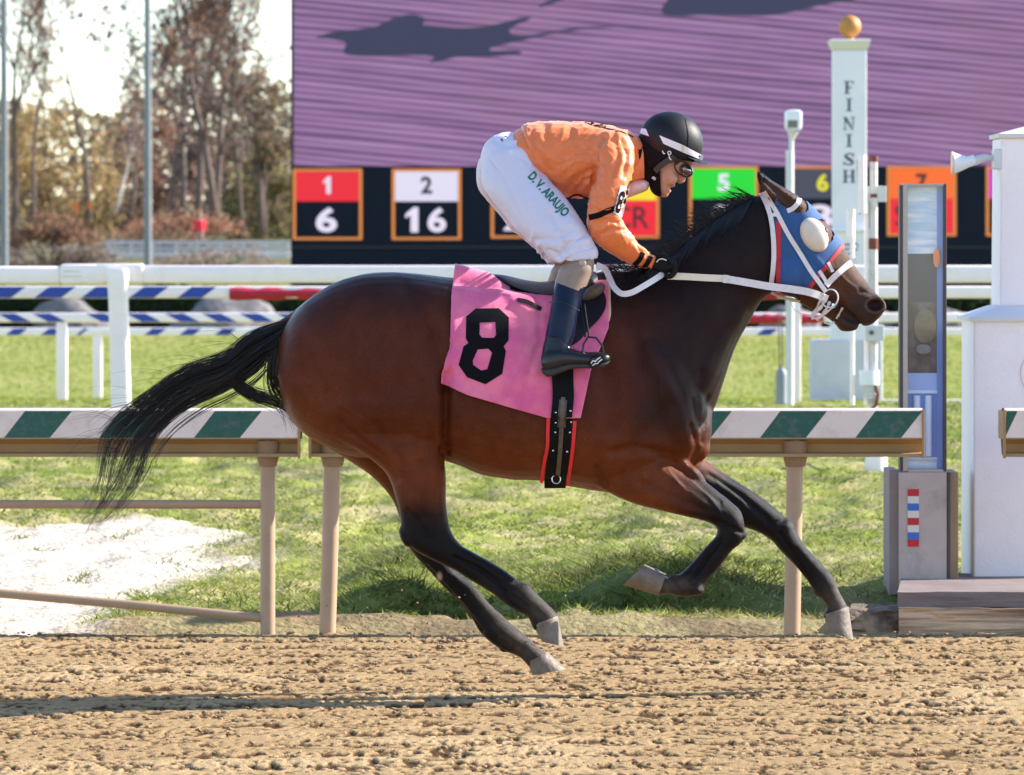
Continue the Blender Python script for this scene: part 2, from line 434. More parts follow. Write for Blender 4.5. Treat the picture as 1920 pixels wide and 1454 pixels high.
ii = (np.arange(nyg - 1)[:, None] * nxg + np.arange(nxg - 1)[None, :]).ravel(); gf_ = np.stack([ii, ii + 1, ii + nxg + 1, ii + nxg], 1)
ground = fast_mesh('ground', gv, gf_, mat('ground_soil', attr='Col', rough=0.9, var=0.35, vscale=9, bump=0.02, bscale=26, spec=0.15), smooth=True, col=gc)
tag(ground, kind='structure')
GB = BVHTree.FromPolygons([Vector(v) for v in gv[::1].tolist()], gf_.tolist()) if False else None
def gz_at(x, d):
    i = np.searchsorted(xs, x) ; j = np.searchsorted(ys, d); Zg = gz.reshape(nyg, nxg); i = np.clip(i, 1, nxg - 1); j = np.clip(j, 1, nyg - 1)
    tx = (x - xs[i - 1]) / (xs[i] - xs[i - 1]); ty = (d - ys[j - 1]) / (ys[j] - ys[j - 1])
    return (Zg[j - 1, i - 1] * (1 - tx) + Zg[j - 1, i] * tx) * (1 - ty) + (Zg[j, i - 1] * (1 - tx) + Zg[j, i] * tx) * ty
def sand_at(x, d):
    e = fbm2(x * 1.4, d * .9, 21) - .5
    return sm(33.6, 33.2, d + e * 1.5 * (x > -3)) * sm(-1.45, -2.0, x + e * 1.1 - .05 * (d - 29)) * (d > 25.2)
# dirt track: harrowed sandy clods
base_d = np.array([0.330, 0.218, 0.108]); pale = np.array([0.41, 0.285, 0.152]); pit_shade = np.array([0.075, 0.038, 0.018])
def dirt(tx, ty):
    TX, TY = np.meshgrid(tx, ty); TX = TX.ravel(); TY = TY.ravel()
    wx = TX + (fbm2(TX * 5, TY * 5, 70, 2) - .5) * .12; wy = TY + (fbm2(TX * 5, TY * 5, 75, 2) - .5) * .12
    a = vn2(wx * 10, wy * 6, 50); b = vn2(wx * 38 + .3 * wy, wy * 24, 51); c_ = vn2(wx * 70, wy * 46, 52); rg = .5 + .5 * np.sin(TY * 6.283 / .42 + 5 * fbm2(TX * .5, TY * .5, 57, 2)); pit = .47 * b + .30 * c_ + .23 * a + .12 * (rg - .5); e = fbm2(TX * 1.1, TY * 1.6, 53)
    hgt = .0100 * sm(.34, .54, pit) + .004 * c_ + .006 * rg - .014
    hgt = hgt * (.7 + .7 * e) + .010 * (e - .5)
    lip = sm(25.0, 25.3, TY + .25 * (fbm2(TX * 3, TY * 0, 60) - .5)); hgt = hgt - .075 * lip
    dc = np.tile(base_d, (len(TX), 1)); dc = mixg(dc, pale, sm(.45, .75, e)); dc = mixg(dc, pale, .5 * sm(.6, .9, c_)); dc = mixg(dc, pit_shade, .97 * sm(.485, .425, pit))  # pits darkened: low-sun shade between clods painted into the colour
    ii = (np.arange(len(ty) - 1)[:, None] * len(tx) + np.arange(len(tx) - 1)[None, :]).ravel(); tf = np.stack([ii, ii + 1, ii + len(tx) + 1, ii + len(tx)], 1)
    return TX, TY, hgt, tf, dc
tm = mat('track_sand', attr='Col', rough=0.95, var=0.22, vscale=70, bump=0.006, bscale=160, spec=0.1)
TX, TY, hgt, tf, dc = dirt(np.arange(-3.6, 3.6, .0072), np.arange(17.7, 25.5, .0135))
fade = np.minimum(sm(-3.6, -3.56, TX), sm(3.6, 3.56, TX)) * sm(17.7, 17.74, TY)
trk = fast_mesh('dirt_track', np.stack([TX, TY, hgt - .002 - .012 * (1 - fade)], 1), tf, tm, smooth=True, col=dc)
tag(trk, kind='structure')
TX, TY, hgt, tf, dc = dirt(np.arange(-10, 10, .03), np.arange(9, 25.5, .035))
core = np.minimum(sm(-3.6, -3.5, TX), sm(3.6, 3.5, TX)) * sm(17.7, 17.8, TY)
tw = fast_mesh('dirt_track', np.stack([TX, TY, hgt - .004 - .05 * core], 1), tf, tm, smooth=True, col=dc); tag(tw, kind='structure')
wv = []; wf = []
for (x0, x1, y0, y1) in ((-600, -9.97, -58, 25.0), (9.97, 600, -58, 25.0), (-9.97, 9.97, -58, 9.03)):
    o = len(wv); wv += [(x0, y0, -.012), (x1, y0, -.012), (x1, y1, -.012), (x0, y1, -.012)]; wf.append([o, o + 1, o + 2, o + 3])
mat('track_sand_far', (0.31, 0.195, 0.11), 0.95, var=.35, vscale=14, bump=.02, bscale=30, spec=.1)
tw = mesh('track_surface', wv, wf, MATS['track_sand_far']); tag(tw, kind='structure')

# grass blades (one object, nobody could count them)
def blades(name, n, x0, x1, d0, d1, hmin, hmax, wd, pal, seed, keep=None, pw=1.6, mname='grass_blade'):
    r = np.random.default_rng(seed); u = r.random(n) ** pw; d = d0 + (d1 - d0) * u; hw = d / F * 1010
    x = r.uniform(-1, 1, n) * hw; ok = (r.random(n) > sand_at(x, d) * 1.02)
    if keep is not None: ok &= r.random(n) < keep(x, d)
    x = x[ok]; d = d[ok]; n = len(x); z = gz_at(x, d) - .004
    cl = fbm2(x * 2.2, d * 1.3, 40); hh = r.uniform(hmin, hmax, n) * (.5 + cl); a = r.uniform(0, 3.14, n); w_ = wd * r.uniform(.6, 1.4, n) * (1 + (d - 25) / 30)
    lean = r.normal(0, 1, (n, 2)) * np.array([1.5, .7]) * hh[:, None]
    b = np.stack([x, d, z], 1); dx = np.stack([np.cos(a) * w_, np.sin(a) * w_ * .6, np.zeros(n)], 1)
    tip = b + np.stack([lean[:, 0], lean[:, 1], hh], 1)
    V = np.stack([b - dx, b + dx, tip], 1).reshape(-1, 3); Fq = np.arange(3 * n).reshape(-1, 3)
    t = np.clip(r.random(n) * .75 + (fbm2(x * .8, d * .5, 44) - .35) * .9, 0, .999) * (len(pal) - 1); i0 = t.astype(int); fr = (t - i0)[:, None]; pal = np.array(pal)
    c = .9 * pal[i0] * (1 - fr) + .9 * pal[np.minimum(i0 + 1, len(pal) - 1)] * fr; c *= r.uniform(.75, 1.25, n)[:, None]
    o = fast_mesh(name, V, Fq, mat(mname, attr='Col', rough=.55, spec=.2, backlit=.35), col=np.repeat(c, 3, 0)); tag(o, kind='stuff'); return o
pal = [(0.035, 0.068, 0.010), (0.11, 0.165, 0.018), (0.21, 0.275, 0.032), (0.33, 0.38, 0.06), (0.44, 0.43, 0.13), (0.52, 0.47, 0.24)]
tag(blades('grass', 170000, 0, 0, 25.6, 52, .010, .036, .005, pal, 5, keep=lambda x, d: (sm(25.5, 26.3, d + (fbm2(x * 1.4, d * .9, 21) - .5) * 2.0) * .86 + .14) * (.35 + .65 * sm(.36, .52, fbm2(x * 2.4, d * 1.1, 61)))), 'short rough grass on the bank behind the striped rail', 'grass')
tag(blades('grass', 50000, 0, 0, 52, 134, .015, .04, .010, [(0.20, 0.25, 0.035), (0.32, 0.37, 0.07), (0.46, 0.46, 0.14)], 6, pw=1.2), 'smooth mown turf beyond the white rail', 'grass')
# tufts on the sand
r_=np.random.default_rng(12)
TV=[];TF=[];tcx=r_.uniform(-4.2,-1.2,34);tcd=r_.uniform(26,33,34)
for k in range(34):
    for q in range(26):
        bx=tcx[k]+r_.normal(0,.05);bd=tcd[k]+r_.normal(0,.09);bz=float(gz_at(np.array([bx]),np.array([bd]))[0]);o=len(TV);hh=r_.uniform(.01,.035)
        TV+= [(bx-.004,bd,bz),(bx+.004,bd,bz),(bx+r_.normal(0,.03),bd+r_.normal(0,.02),bz+hh)];TF.append([o,o+1,o+2])
tag(mesh('sand_tufts',TV,TF,mat('tuft_green',(.16,.20,.04),.6,backlit=.3)),'small green tufts on the bare pale sand','grass',kind='stuff')
# weeds along the foot of the bank
def weed_keep(x, d):
    px_ = x * F / d + 960
    return np.clip(np.exp(-((px_ - 760) / 120) ** 2) + np.exp(-((px_ - 1250) / 190) ** 2) * .9 + .04 + .5 * np.exp(-((px_ - 1800) / 40) ** 2), 0, 1) * sm(.38, .62, fbm2(x * 2.5, d * 1.8, 62))
tag(blades('weeds', 46000, 0, 0, 25.75, 28.0, .014, .055, .006, [(0.035, 0.05, 0.012), (0.07, 0.09, 0.018), (0.12, 0.15, 0.03), (0.25, 0.19, 0.09)], 8, keep=weed_keep, pw=1.3), 'dark straggly weeds along the foot of the grass bank', 'weeds')
# loose clods and stones at the edge of the track
def clods(name, n, x0, x1, d0, d1, r0, r1, m, seed):
    r = np.random.default_rng(seed); Vs = []; Fs = []; o = 0
    ico = bmesh.new(); bmesh.ops.create_icosphere(ico, subdivisions=1, radius=1); iv = np.array([v.co[:] for v in ico.verts]); ifc = np.array([[v.index for v in f.verts] for f in ico.faces]); ico.free()
    for k in range(n):
        x = r.uniform(x0, x1); d = r.uniform(d0, d1); s = r.uniform(r0, r1) * np.array([1.3, 1, .7]); v = iv * s * r.uniform(.75, 1.25, (len(iv), 1)) + [x, d, (0 if d < 25.1 else float(gz_at(np.array([x]), np.array([d]))[0])) + s[2] * .3]
        Vs.append(v); Fs.append(ifc + o); o += len(iv)
    return fast_mesh(name, np.concatenate(Vs), np.concatenate(Fs), m)
tag(clods('clods', 1500, -3, 3, 18, 25.4, .003, .010, mat('track_sand_far'), 9), 'loose clods of sand scattered over the dirt track', 'clods', kind='stuff')

# ------------------------------------------------------------------ striped rail beside the track
DR = 25.2
cream = mat('rail_cream', (0.78, 0.63, 0.54), 0.55, var=.06, vscale=6, dirt=(0.45, 0.33, 0.22), dscale=9, damt=.45); greenp = mat('rail_green', (0.012, 0.085, 0.055), 0.55, var=.15, vscale=8, dirt=(0.25, 0.2, 0.15), dscale=30, damt=.35)
under = mat('rail_tan', (0.36, 0.215, 0.085), 0.6, var=.12, vscale=8, dirt=(.3, .2, .1), dscale=12, damt=.4); brown = mat('post_tan', (0.40, 0.265, 0.165), 0.55, var=.08, vscale=10, dirt=(0.42, 0.30, 0.20), dscale=14, damt=.5)
def rail(px0, px1, label, phase=0.0):
    """covered safety rail: sloping striped fascia, curled tan underside, end caps"""
    root = empty('safety_rail', W((px0 + px1) / 2, 1183, DR), label, 'safety rail', 'covered safety rails along the dirt track')
    x0, x1 = X(px0, DR), X(px1, DR); zt = Z(771, DR); zf = Z(821, DR); zb = Z(858, DR)
    # stripe boundaries
    def cuts(shift): return [q for q in np.arange(-3000, 3000, 178.2)]
    off_t, off_b = 1463.0, 1425.0; wt = 88
    per = 178.6 if px0 > 560 else 178.0; k0 = 1463 if px0 > 560 else 403; b0 = 1425 if px0 > 560 else 364
    xt = []; 
    for k in range(-12, 12):
        xt.append((k0 + per * k, b0 + per * k, k0 + wt + per * k, b0 + 86 + per * k))
    V = []; Fc = []; mi = []
    def quad(a, b, c, d, m_):
        o = len(V); V.extend([a, b, c, d]); Fc.append([o, o + 1, o + 2, o + 3]); mi.append(m_)
    T = lambda p: Vector((p, DR, zt)); Bm = lambda p: Vector((p, DR - .012, zf))
    last_t, last_b = x0, x0
    cl = lambda v: min(max(v, x0), x1)
    for a, b, c_, d_ in xt:
        a, b, c_, d_ = (cl(X(q, DR)) for q in (a, b, c_, d_))
        if c_ <= x0 or a >= x1: continue
        quad(T(last_t), T(a), Bm(b), Bm(last_b), 0); quad(T(a), T(c_), Bm(d_), Bm(b), 1); last_t, last_b = c_, d_
    quad(T(last_t), T(x1), Bm(x1), Bm(last_b), 0)
    # top, rolled back
    prof = [(0, zt), (.006, zt + .006), (.03, zt + .012), (.15, zt + .008), (.26, zt - .03)]
    for (y0_, z0_), (y1_, z1_) in zip(prof[:-1], prof[1:]): quad(Vector((x0, DR + y0_, z0_)), Vector((x0, DR + y1_, z1_)), Vector((x1, DR + y1_, z1_)), Vector((x1, DR + y0_, z0_)), 0)
    fas = mesh('rail_cover', V, Fc, [cream, greenp], root, mi=mi); bm = bmesh.new(); bm.from_mesh(fas.data); bmesh.ops.remove_doubles(bm, verts=bm.verts[:], dist=1e-5); bm.to_mesh(fas.data); bm.free()
    V = []; Fc = []; prof = [(-.012, zf), (-.014, zf - .006), (.02, zf - .006), (.05, zf - .03), (.055, zb + .022), (.03, zb + .018), (-.005, zb + .016), (-.008, zb + .002), (.08, zb), (.16, zb + .01), (.26, zt - .03)]
    for (y_, z_) in prof: V += [Vector((x0, DR + y_, z_)), Vector((x1, DR + y_, z_))]
    for i in range(len(prof) - 1): Fc.append([2 * i, 2 * i + 1, 2 * i + 3, 2 * i + 2])
    mesh('rail_underside', V, Fc, under, root)
    for xx, sg in ((x0, -1), (x1, 1)):
        mb = MB(); mb.box(xx - .004 if sg > 0 else xx - .008, xx + .008 if sg > 0 else xx + .004, DR - .016, DR + .01, zb - .004, zt + .006, .002)
        mb.box(xx - .004 if sg > 0 else xx - .008, xx + .008 if sg > 0 else xx + .004, DR + .01, DR + .25, zf - .01, zt - .002, .002); mb.build('end_trim', under, root)
    return root
def post(root, ptop, pbot, wpx, w2=None, name='post'):
    mb = MB(); d = DR + .06; a = W(ptop, 856, d); b = W(pbot, 1190, d); r = wpx / 2 / (F / d)
    mb.tube([b, b + (a - b) * .5, a + Vector((0, 0, .12))], [r * 1.0, r * 1.0, r * 1.0], 20); mb.build(name, brown, root, smooth=True)
    mb = MB(); mb.tube([a + Vector((0, 0, -.045)), a + Vector((0, 0, .0)), a + Vector((0, 0, .07))], [r * 1.2, r * 1.5, r * 1.65], 20); mb.build('post_socket', mat('socket_tan', (.27, .165, .085), .6, var=.1, vscale=12), root, smooth=True)
r1 = rail(-700, 560, 'green striped safety rail left of the horse on tan posts with low side bars')
r2 = rail(582, 1730, 'green striped safety rail running behind the horse to the mirror stand')
post(r1, 502, 502, 28); post(r1, -280, -280, 28); post(r2, 624, 614, 31); post(r2, 1491, 1485, 31)
def lowbar(root, pts, wpx):
    d = DR + .07; mb = MB(); mb.tube([W(x, y, d) for x, y in pts], wpx / 2 / (F / d), 14); mb.build('side_bar', brown, root, smooth=True)
lowbar(r1, [(-290, 946), (0, 946), (495, 946)], 17); lowbar(r1, [(-290, 1085), (0, 1113), (240, 1134), (495, 1160)], 17)
r3 = rail(1884, 2500, 'green striped safety rail starting beyond the white pillar'); 
r3.location.y = DR
post(r3, 2120, 2120, 31)

# ------------------------------------------------------------------ white running rails of the turf course
wht = mat('rail_white', (0.95, 0.83, 0.81), 0.45, var=.03, vscale=3, dirt=(0.6, 0.55, 0.48), dscale=5, damt=.3); wht2 = mat('rail_white_cool', (0.80, 0.79, 0.84), 0.45, var=.04, vscale=3)
bluep = mat('rail_blue', (0.012, 0.05, 0.33), 0.5, var=.1, vscale=8); redw = mat('rail_red_wrap', (0.42, 0.012, 0.04), 0.75, var=.2, vscale=9, bump=.01, bscale=12)
def wrail(d, y0, y1, segs, posts, label, slant=0, stripes=(), group=None, pw=18, base=760, px0=-400, px1=2300, round_=False):
    root = empty('running_rail', W(960, base, d), label, 'running rail', group)
    mb = MB(); zt = Z(y0, d); zb = Z(y1, d); r = (zt - zb) / 2
    a, b = X(px0, d), X(px1, d); mb.box(a, b, d, d + r * 2.2, zb, zt, r * .45); mb.build('rail_bar', wht, root, smooth=True)
    for (p0, p1) in segs:
        n = 60; V = []; Fc = []; xs_ = np.linspace(X(p0, d), X(p1, d), n)
        for i, x in enumerate(xs_):
            w_ = 1.10 + .10 * math.sin(i * 1.7) + .06 * math.sin(i * .63)
            for k in range(10):
                t = 2 * math.pi * k / 10; V.append(Vector((x, d + r * 1.1 + math.sin(t) * r * 1.45 * w_, (zt + zb) / 2 - .008 + math.cos(t) * r * w_)))
        for i in range(n - 1):
            for k in range(10): Fc.append([i * 10 + k, i * 10 + (k + 1) % 10, (i + 1) * 10 + (k + 1) % 10, (i + 1) * 10 + k])
        mb = MB(); mb.add(V, Fc); mb.build('red_wrap', redw, root, smooth=True)
    for (p, w_) in stripes:    # blue painted bands
        V = [W(p + slant, y0 + 1, d - .003), W(p + slant + w_, y0 + 1, d - .003), W(p + w_, y1 - 1, d - .003), W(p, y1 - 1, d - .003)]
        mesh('blue_band', V, [[0, 1, 2, 3]], bluep, root)
    for p in posts:
        mb = MB(); w_ = pw / (F / d) / 2; x = X(p, d); zg = Z(base, d)
        mb.box(x - w_, x + w_, d + .02, d + .02 + w_ * 2, zg - .05, zb + r * .4, w_ * .3); mb.build('post', wht, root, smooth=True)
    return root
# main white rail with its wide moulded post
mr = empty('running_rail', W(960, 776, 50), 'thick white plastic running rail just behind the horse, nearest of the turf rails', 'running rail')
mb = MB(); zt, zb = Z(498, 50), Z(531, 50); mb.box(X(112, 50), X(2500, 50), 50, 50.16, zb, zt, .03); mb.build('rail_bar', wht, mr, smooth=True)
mb = MB(); mb.box(X(-900, 50), X(113, 50), 50.005, 50.155, Z(532, 50), Z(500, 50), .03); mb.build('rail_bar', wht, mr, smooth=True)
mb = MB(); mb.box(X(112, 50), X(196, 50), 49.985, 50.175, Z(533, 50), Z(495.5, 50), .03); mb.build('joint_sleeve', wht, mr, smooth=True)
mb = MB(); mb.box(X(180, 50), X(268, 50), 49.98, 50.18, Z(530, 50), Z(495, 50), .02); mb.build('joint_sleeve', wht, mr, smooth=True)
mb = MB()
for y in (509, 518): mb.box(X(117, 50), X(152, 50), 49.982, 49.99, Z(y + 1, 50), Z(y, 50))
mb.build('joint_groove', mat('groove', (.3, .26, .24), .6), mr)
for p in (220, 1075, 1930):
    prof = [(504, 38), (510, 44), (530, 40), (560, 37), (620, 37), (700, 37), (790, 38)]
    V = []; Fc = []; n = 20
    for y, w_ in prof:
        hw = w_ / 2 / (F / 49.95)
        for k in range(n):
            a = 2 * math.pi * k / n; ca, sa = math.cos(a), math.sin(a)
            V.append(Vector((X(p, 49.95) + hw * math.copysign(abs(ca) ** .55, ca) + (y - 504) * .00012, 49.98 + hw * .9 * math.copysign(abs(sa) ** .55, sa), Z(y, 49.95))))
    for i in range(len(prof) - 1):
        for k in range(n): Fc.append([i * n + k, i * n + (k + 1) % n, (i + 1) * n + (k + 1) % n, (i + 1) * n + k])
    Fc.append(list(range(n))); mb = MB(); mb.add(V, Fc); mb.build('post', wht, mr, smooth=True)
gr_ = 'thin white running rails of the turf course'
ra = wrail(53, 537, 560, [(430, 1482)], [-60, 1492, 1870], 'thin white rail with blue bands and a long red wrapped stretch, highest of three', 28, [(-30, 50), (64, 50), (152, 50), (242, 46), (332, 46)], gr_, 20, 762)
rb = wrail(65, 587, 605, [(1180, 1544)], [115, 1572, 2010], 'thin white rail with backward leaning blue bands, middle of three', -30, [(24, 34), (90, 34), (190, 36), (266, 36), (338, 36), (408, 36), (478, 36), (548, 36)], gr_, 20, 766)
rc = wrail(78, 615, 630, [], [182, 1607, 2100], 'thin white rail with forward leaning blue bands, lowest of three', 16, [(10, 26), (76, 26), (142, 8), (270, 26), (336, 26), (402, 26), (468, 26), (1418, 26)], gr_, 17, 768)
# pale pipe lying on the turf at the right
mb = MB(); mb.tube([W(1650, 752, 55), W(1870, 752, 55)], .015, 8); tag(mb.build('ground_pipe', wht), 'thin white pipe lying on the turf near the finish post', 'pipe')

# ------------------------------------------------------------------ hedge and boulders behind the turf
def leafmass(name, n, fn, size, pal, seed, m, flat=.5, parent=None):
    """n leaf quads at positions fn(rng, n)"""
    r = np.random.default_rng(seed); C = fn(r, n); n = len(C); s = size * r.uniform(.5, 1.4, n)
    u = r.normal(0, 1, (n, 3)); u /= np.linalg.norm(u, axis=1)[:, None]; v = np.cross(u, r.normal(0, 1, (n, 3))); v /= np.linalg.norm(v, axis=1)[:, None]
    a = C - u * s[:, None]; b = C + v * (s * flat)[:, None]; c = C + u * s[:, None]; d = C - v * (s * flat)[:, None]
    V = np.stack([a, b, c, d], 1).reshape(-1, 3); pal = np.array(pal); col = pal[r.integers(0, len(pal), n)] * r.uniform(.7, 1.3, n)[:, None]
    return fast_mesh(name, V, np.arange(4 * n).reshape(-1, 4), m, parent, col=np.repeat(col, 4, 0))
leafm = mat('leaf', attr='Col', rough=.6, spec=.2, backlit=.45)
HD = 142
def hedge_pts(r, n):
    x = r.uniform(-16, 16, n); z = r.random(n) ** .8; y = HD + r.uniform(-.6, .6, n); top = .25 + .45 * fbm2(x * .6, y * 0, 90)
    return np.stack([x, y, -.58 + z * (top + .62)], 1)
hg = empty('hedge', (0, HD, -.55), 'long low dark green hedge beyond the turf course', 'hedge')
leafmass('foliage', 30000, hedge_pts, .09, [(.012, .03, .010), (.02, .045, .014), (.035, .06, .02)], 3, leafm, parent=hg)
mb = MB(); mb.box(-16, 16, HD - .35, HD + .45, -.6, .35, .1); mb.build('stems', mat('hedge_core', (.010, .016, .008), .9, var=.4, vscale=3, bump=.05, bscale=6), hg)
rockm = mat('boulder', (.12, .11, .12), .85, var=.3, vscale=3, bump=.03, bscale=9, alt=(.19, .175, .175))
def boulder(pc, w_, ytop, ybot, seed, label, d=139):
    bm = bmesh.new(); bmesh.ops.create_icosphere(bm, subdivisions=4, radius=1); V = np.array([v.co[:] for v in bm.verts]); n_ = .75 + .5 * vn3(V[:, 0] * 1.3 + seed, V[:, 1] * 1.3, V[:, 2] * 1.3, seed) + .12 * vn3(V[:, 0] * 4, V[:, 1] * 4, V[:, 2] * 4, seed + 3)
    h_ = Z(ytop, d) - Z(ybot, d); V = V * n_[:, None] * np.array([w_ / 2 / (F / d), w_ / 3 / (F / d), h_]); 
    for v, q in zip(bm.verts, V): v.co = q + np.array([X(pc, d), d, Z(ybot, d) - .05])
    me = bpy.data.meshes.new('boulder'); bm.to_mesh(me); bm.free(); tag(link('boulder', me, rockm, smooth=True), label, 'boulder')
boulder(140, 150, 562, 614, 1, 'long low grey boulder beside the dark hedge, behind the leftmost white post')
boulder(425, 190, 562, 614, 4, 'broad grey boulder with pale right shoulder beside the hedge left of the horse')
boulder(1480, 120, 576, 616, 7, 'grey boulder seen below the horse muzzle beyond the turf')
boulder(1750, 150, 574, 616, 9, 'grey boulder behind the mirror stand beyond the turf')
boulder(1620, 110, 580, 616, 12, 'small grey boulder between the finish post and the mirror stand')

# ------------------------------------------------------------------ trees
bark = mat('bark_brown', (.15, .105, .09), .9, var=.3, vscale=5, bump=.02, bscale=12); birch = mat('bark_birch', (.62, .56, .52), .8, var=.2, vscale=6, dirt=(.12, .1, .09), dscale=5, damt=.8)
def tree(px, pbase, ptop, d, seed, label, pal, leaves=4000, lsize=.11, lean=0.0, spread=1.0, first=.3, tr=.16, bk=None, stems=1, depth=4, cat='tree', group=None, name='autumn_tree', lump=None, asc=.8):
    r = random.Random(seed); zb = Z(pbase, d); H = Z(ptop, d) - zb; root = empty(name, (X(px, d), d, zb), label, cat, group)
    mb_V = []; mb_F = []; tips = []
    def branch(p, dr, L, rad, lev):
        n = 6 if lev == 0 else 4; pts = [p.copy()]; rr = [rad]; q = p.copy(); dd = dr.copy()
        for i in range(n):
            dd = (dd + Vector((r.gauss(0, .09), r.gauss(0, .09), r.gauss(0, .05) + (.05 if lev else 0)))).normalized(); q = q + dd * (L / n); pts.append(q.copy()); rr.append(rad * (1 - .78 * (i + 1) / n))
            if lev < depth and not (lev == 0 and (i + 1) / n < first):
                for _ in range(r.choice([1, 2, 2]) if lev < 3 else 1):
                    a = r.uniform(0, 6.28); side = Vector((math.cos(a), math.sin(a), 0)); nd = (dd * asc + side * r.uniform(.5, 1.0) * spread + Vector((0, 0, .15))).normalized()
                    branch(q.copy(), nd, L * r.uniform(.34, .52) * (1.0 if lev else .95 - .35 * (i / n)), rr[-1] * .62 + .004, lev + 1)
            if lev >= 2: tips.append((q.copy(), L * .22))
        o = len(mb_V); k = 6 if lev < 2 else 3; V, Fc = tube_geo(pts, rr, k); mb_V.extend(V); mb_F.extend([[i + o for i in f] for f in Fc])
    for s in range(stems):
        dv_ = Vector((lean + (r.gauss(0, .10) if stems > 1 else 0), r.gauss(0, .03), 1)).normalized()
        branch(Vector((X(px, d) + (r.uniform(-.5, .5) if stems > 1 else 0), d + r.uniform(-.2, .2), zb - .2)), dv_, H * (1 if s == 0 else r.uniform(.7, .95)), tr * (1 if s == 0 else .8), 0)
    A = np.array([tuple(v) for v in mb_V]); tri = []; 
    me = bpy.data.meshes.new('trunk'); me.from_pydata(mb_V, [], mb_F); link('trunk', me, bk or bark, root, smooth=True)
    if leaves and tips:
        TP = np.array([tuple(t[0]) for t in tips]); TR = np.array([t[1] for t in tips])
        def fn(g, n):
            # leaves gather on some boughs, others stay thin
            w_ = .08 + vn3(TP[:, 0] * .55 + seed, TP[:, 1] * .55, TP[:, 2] * .8, seed) ** 3; w_ /= w_.sum(); i = g.choice(len(TP), n, p=w_); return TP[i] + g.normal(0, 1, (n, 3)) * (TR[i] * .55 + .10)[:, None]
        leafmass('crown', leaves, fn, lsize, pal, seed, leafm, parent=root)
    return root
rust = [(.42, .19, .10), (.33, .15, .08), (.24, .12, .07), (.50, .25, .13)]; brn = [(.20, .14, .11), (.15, .10, .085), (.27, .17, .12), (.11, .08, .07)]; och = [(.44, .31, .12), (.36, .24, .11), (.30, .21, .11), (.50, .36, .16)]; olv = [(.24, .22, .09), (.18, .16, .08), (.31, .27, .11), (.32, .21, .11)]
dull = [(.34, .22, .18), (.27, .18, .15), (.38, .27, .19), (.22, .15, .13)]
TG = 'autumn trees beyond the infield'
tree(24, 470, -60, 215, 11, 'slender tree with sparse rusty top standing at the far left behind the pole', rust, 900, .10, .02, .7, .35, .15, group=TG)
tree(166, 410, 20, 230, 12, 'dark nearly bare tree with a forked leaning trunk between the two grey poles', brn, 130, .08, -.05, .8, .45, .13, depth=3, group=TG)
tree(218, 390, 232, 240, 13, 'pale birch with a white trunk left of the second grey pole', dull, 260, .08, .06, .6, .4, .09, bk=birch, depth=3, group=TG, name='birch_tree')
tree(246, 405, 150, 236, 14, 'thin dark tree just left of the second grey pole', dull, 900, .11, .0, .8, .35, .10, group=TG)
tree(330, 420, -70, 222, 15, 'tall brown leaved tree just right of the second grey pole', brn + dull[:1] + rust[:2], 1500, .12, .02, .95, .25, .17, stems=2, group=TG)
tree(368, 425, -110, 218, 16, 'tall rusty brown tree, middle of the big clump', rust + brn[:2], 1500, .12, .0, .9, .3, .19, group=TG)
tree(384, 425, -90, 214, 17, 'tall dark trunked tree leaning right at the right of the clump', brn + rust[:2], 1900, .12, .05, 1.05, .28, .19, stems=2, group=TG)
tree(500, 430, 140, 224, 18, 'brown and olive tree beside the video board', brn + olv, 1800, .12, .0, 1.0, .2, .13, stems=2, group=TG)
tree(455, 430, 90, 235, 27, 'thin brown tree between the big clump and the video board', brn + dull, 1300, .12, .03, .9, .3, .12, group=TG)
tree(60, 420, 30, 240, 28, 'rust topped tree behind the leftmost pole', rust + dull, 1100, .10, .03, .9, .4, .12, group=TG)
def bush(pc, pt, pb, w_, d, seed, label, pal, n=2600, ls=.13, name='bush'):
    root = empty(name, (X(pc, d), d, Z(pb, d)), label, 'bush' if name == 'bush' else 'tree', 'bushes and low trees beyond the infield'); r = random.Random(seed); cs = [(r.uniform(-1, 1), r.uniform(-.5, .5), r.random()) for _ in range(26)]
    W2 = w_ / 2 / (F / d); H = Z(pt, d) - Z(pb, d)
    def fn(g, k):
        i = g.integers(0, len(cs), k); c = np.array(cs)[i]; dome = np.sqrt(np.clip(1 - c[:, 0] ** 2 * .8, .1, 1))
        return np.stack([X(pc, d) + c[:, 0] * W2, d + c[:, 1] * W2, Z(pb, d) + c[:, 2] * H * dome], 1) + g.normal(0, 1, (k, 3)) * np.array([W2 * .16, W2 * .16, H * .10])
    leafmass('foliage', n, fn, ls, pal, seed, leafm, parent=root)
    mb = MB(); c0 = Vector((X(pc, d), d, Z(pb, d) - .1))
    for k in cs[:14]: mb.tube([c0 + Vector((k[0] * W2 * .2, 0, 0)), c0 + Vector((k[0] * W2 * .7, k[1] * W2 * .4, k[2] * H * .5)), c0 + Vector((k[0] * W2, k[1] * W2, k[2] * H * .95))], [.05, .03, .01], 4)
    mb.build('stem', bark, root)
bush(90, 200, 440, 230, 250, 31, 'golden ochre tree mass at the left behind the first pole', och, 4600, name='low_tree')
bush(210, 235, 440, 180, 262, 32, 'dull ochre and brown trees in the middle distance behind the birch', och + dull, 3600, name='low_tree')
bush(290, 215, 430, 170, 258, 33, 'reddish brown thicket behind the second grey pole', dull + rust[:2], 3800, name='low_tree')
bush(420, 250, 440, 220, 246, 34, 'brown and mauve thicket behind the tall clump', dull + brn, 4800, name='low_tree')
bush(505, 300, 460, 150, 238, 35, 'olive green tree low beside the video board', olv, 3600, name='low_tree')
bush(30, 250, 450, 120, 258, 36, 'brown ochre thicket at the far left edge', och + brn, 3000, name='low_tree')
bush(480, 215, 400, 150, 252, 40, 'pale brown tree top beside the video board', dull + brn, 2600, name='low_tree')
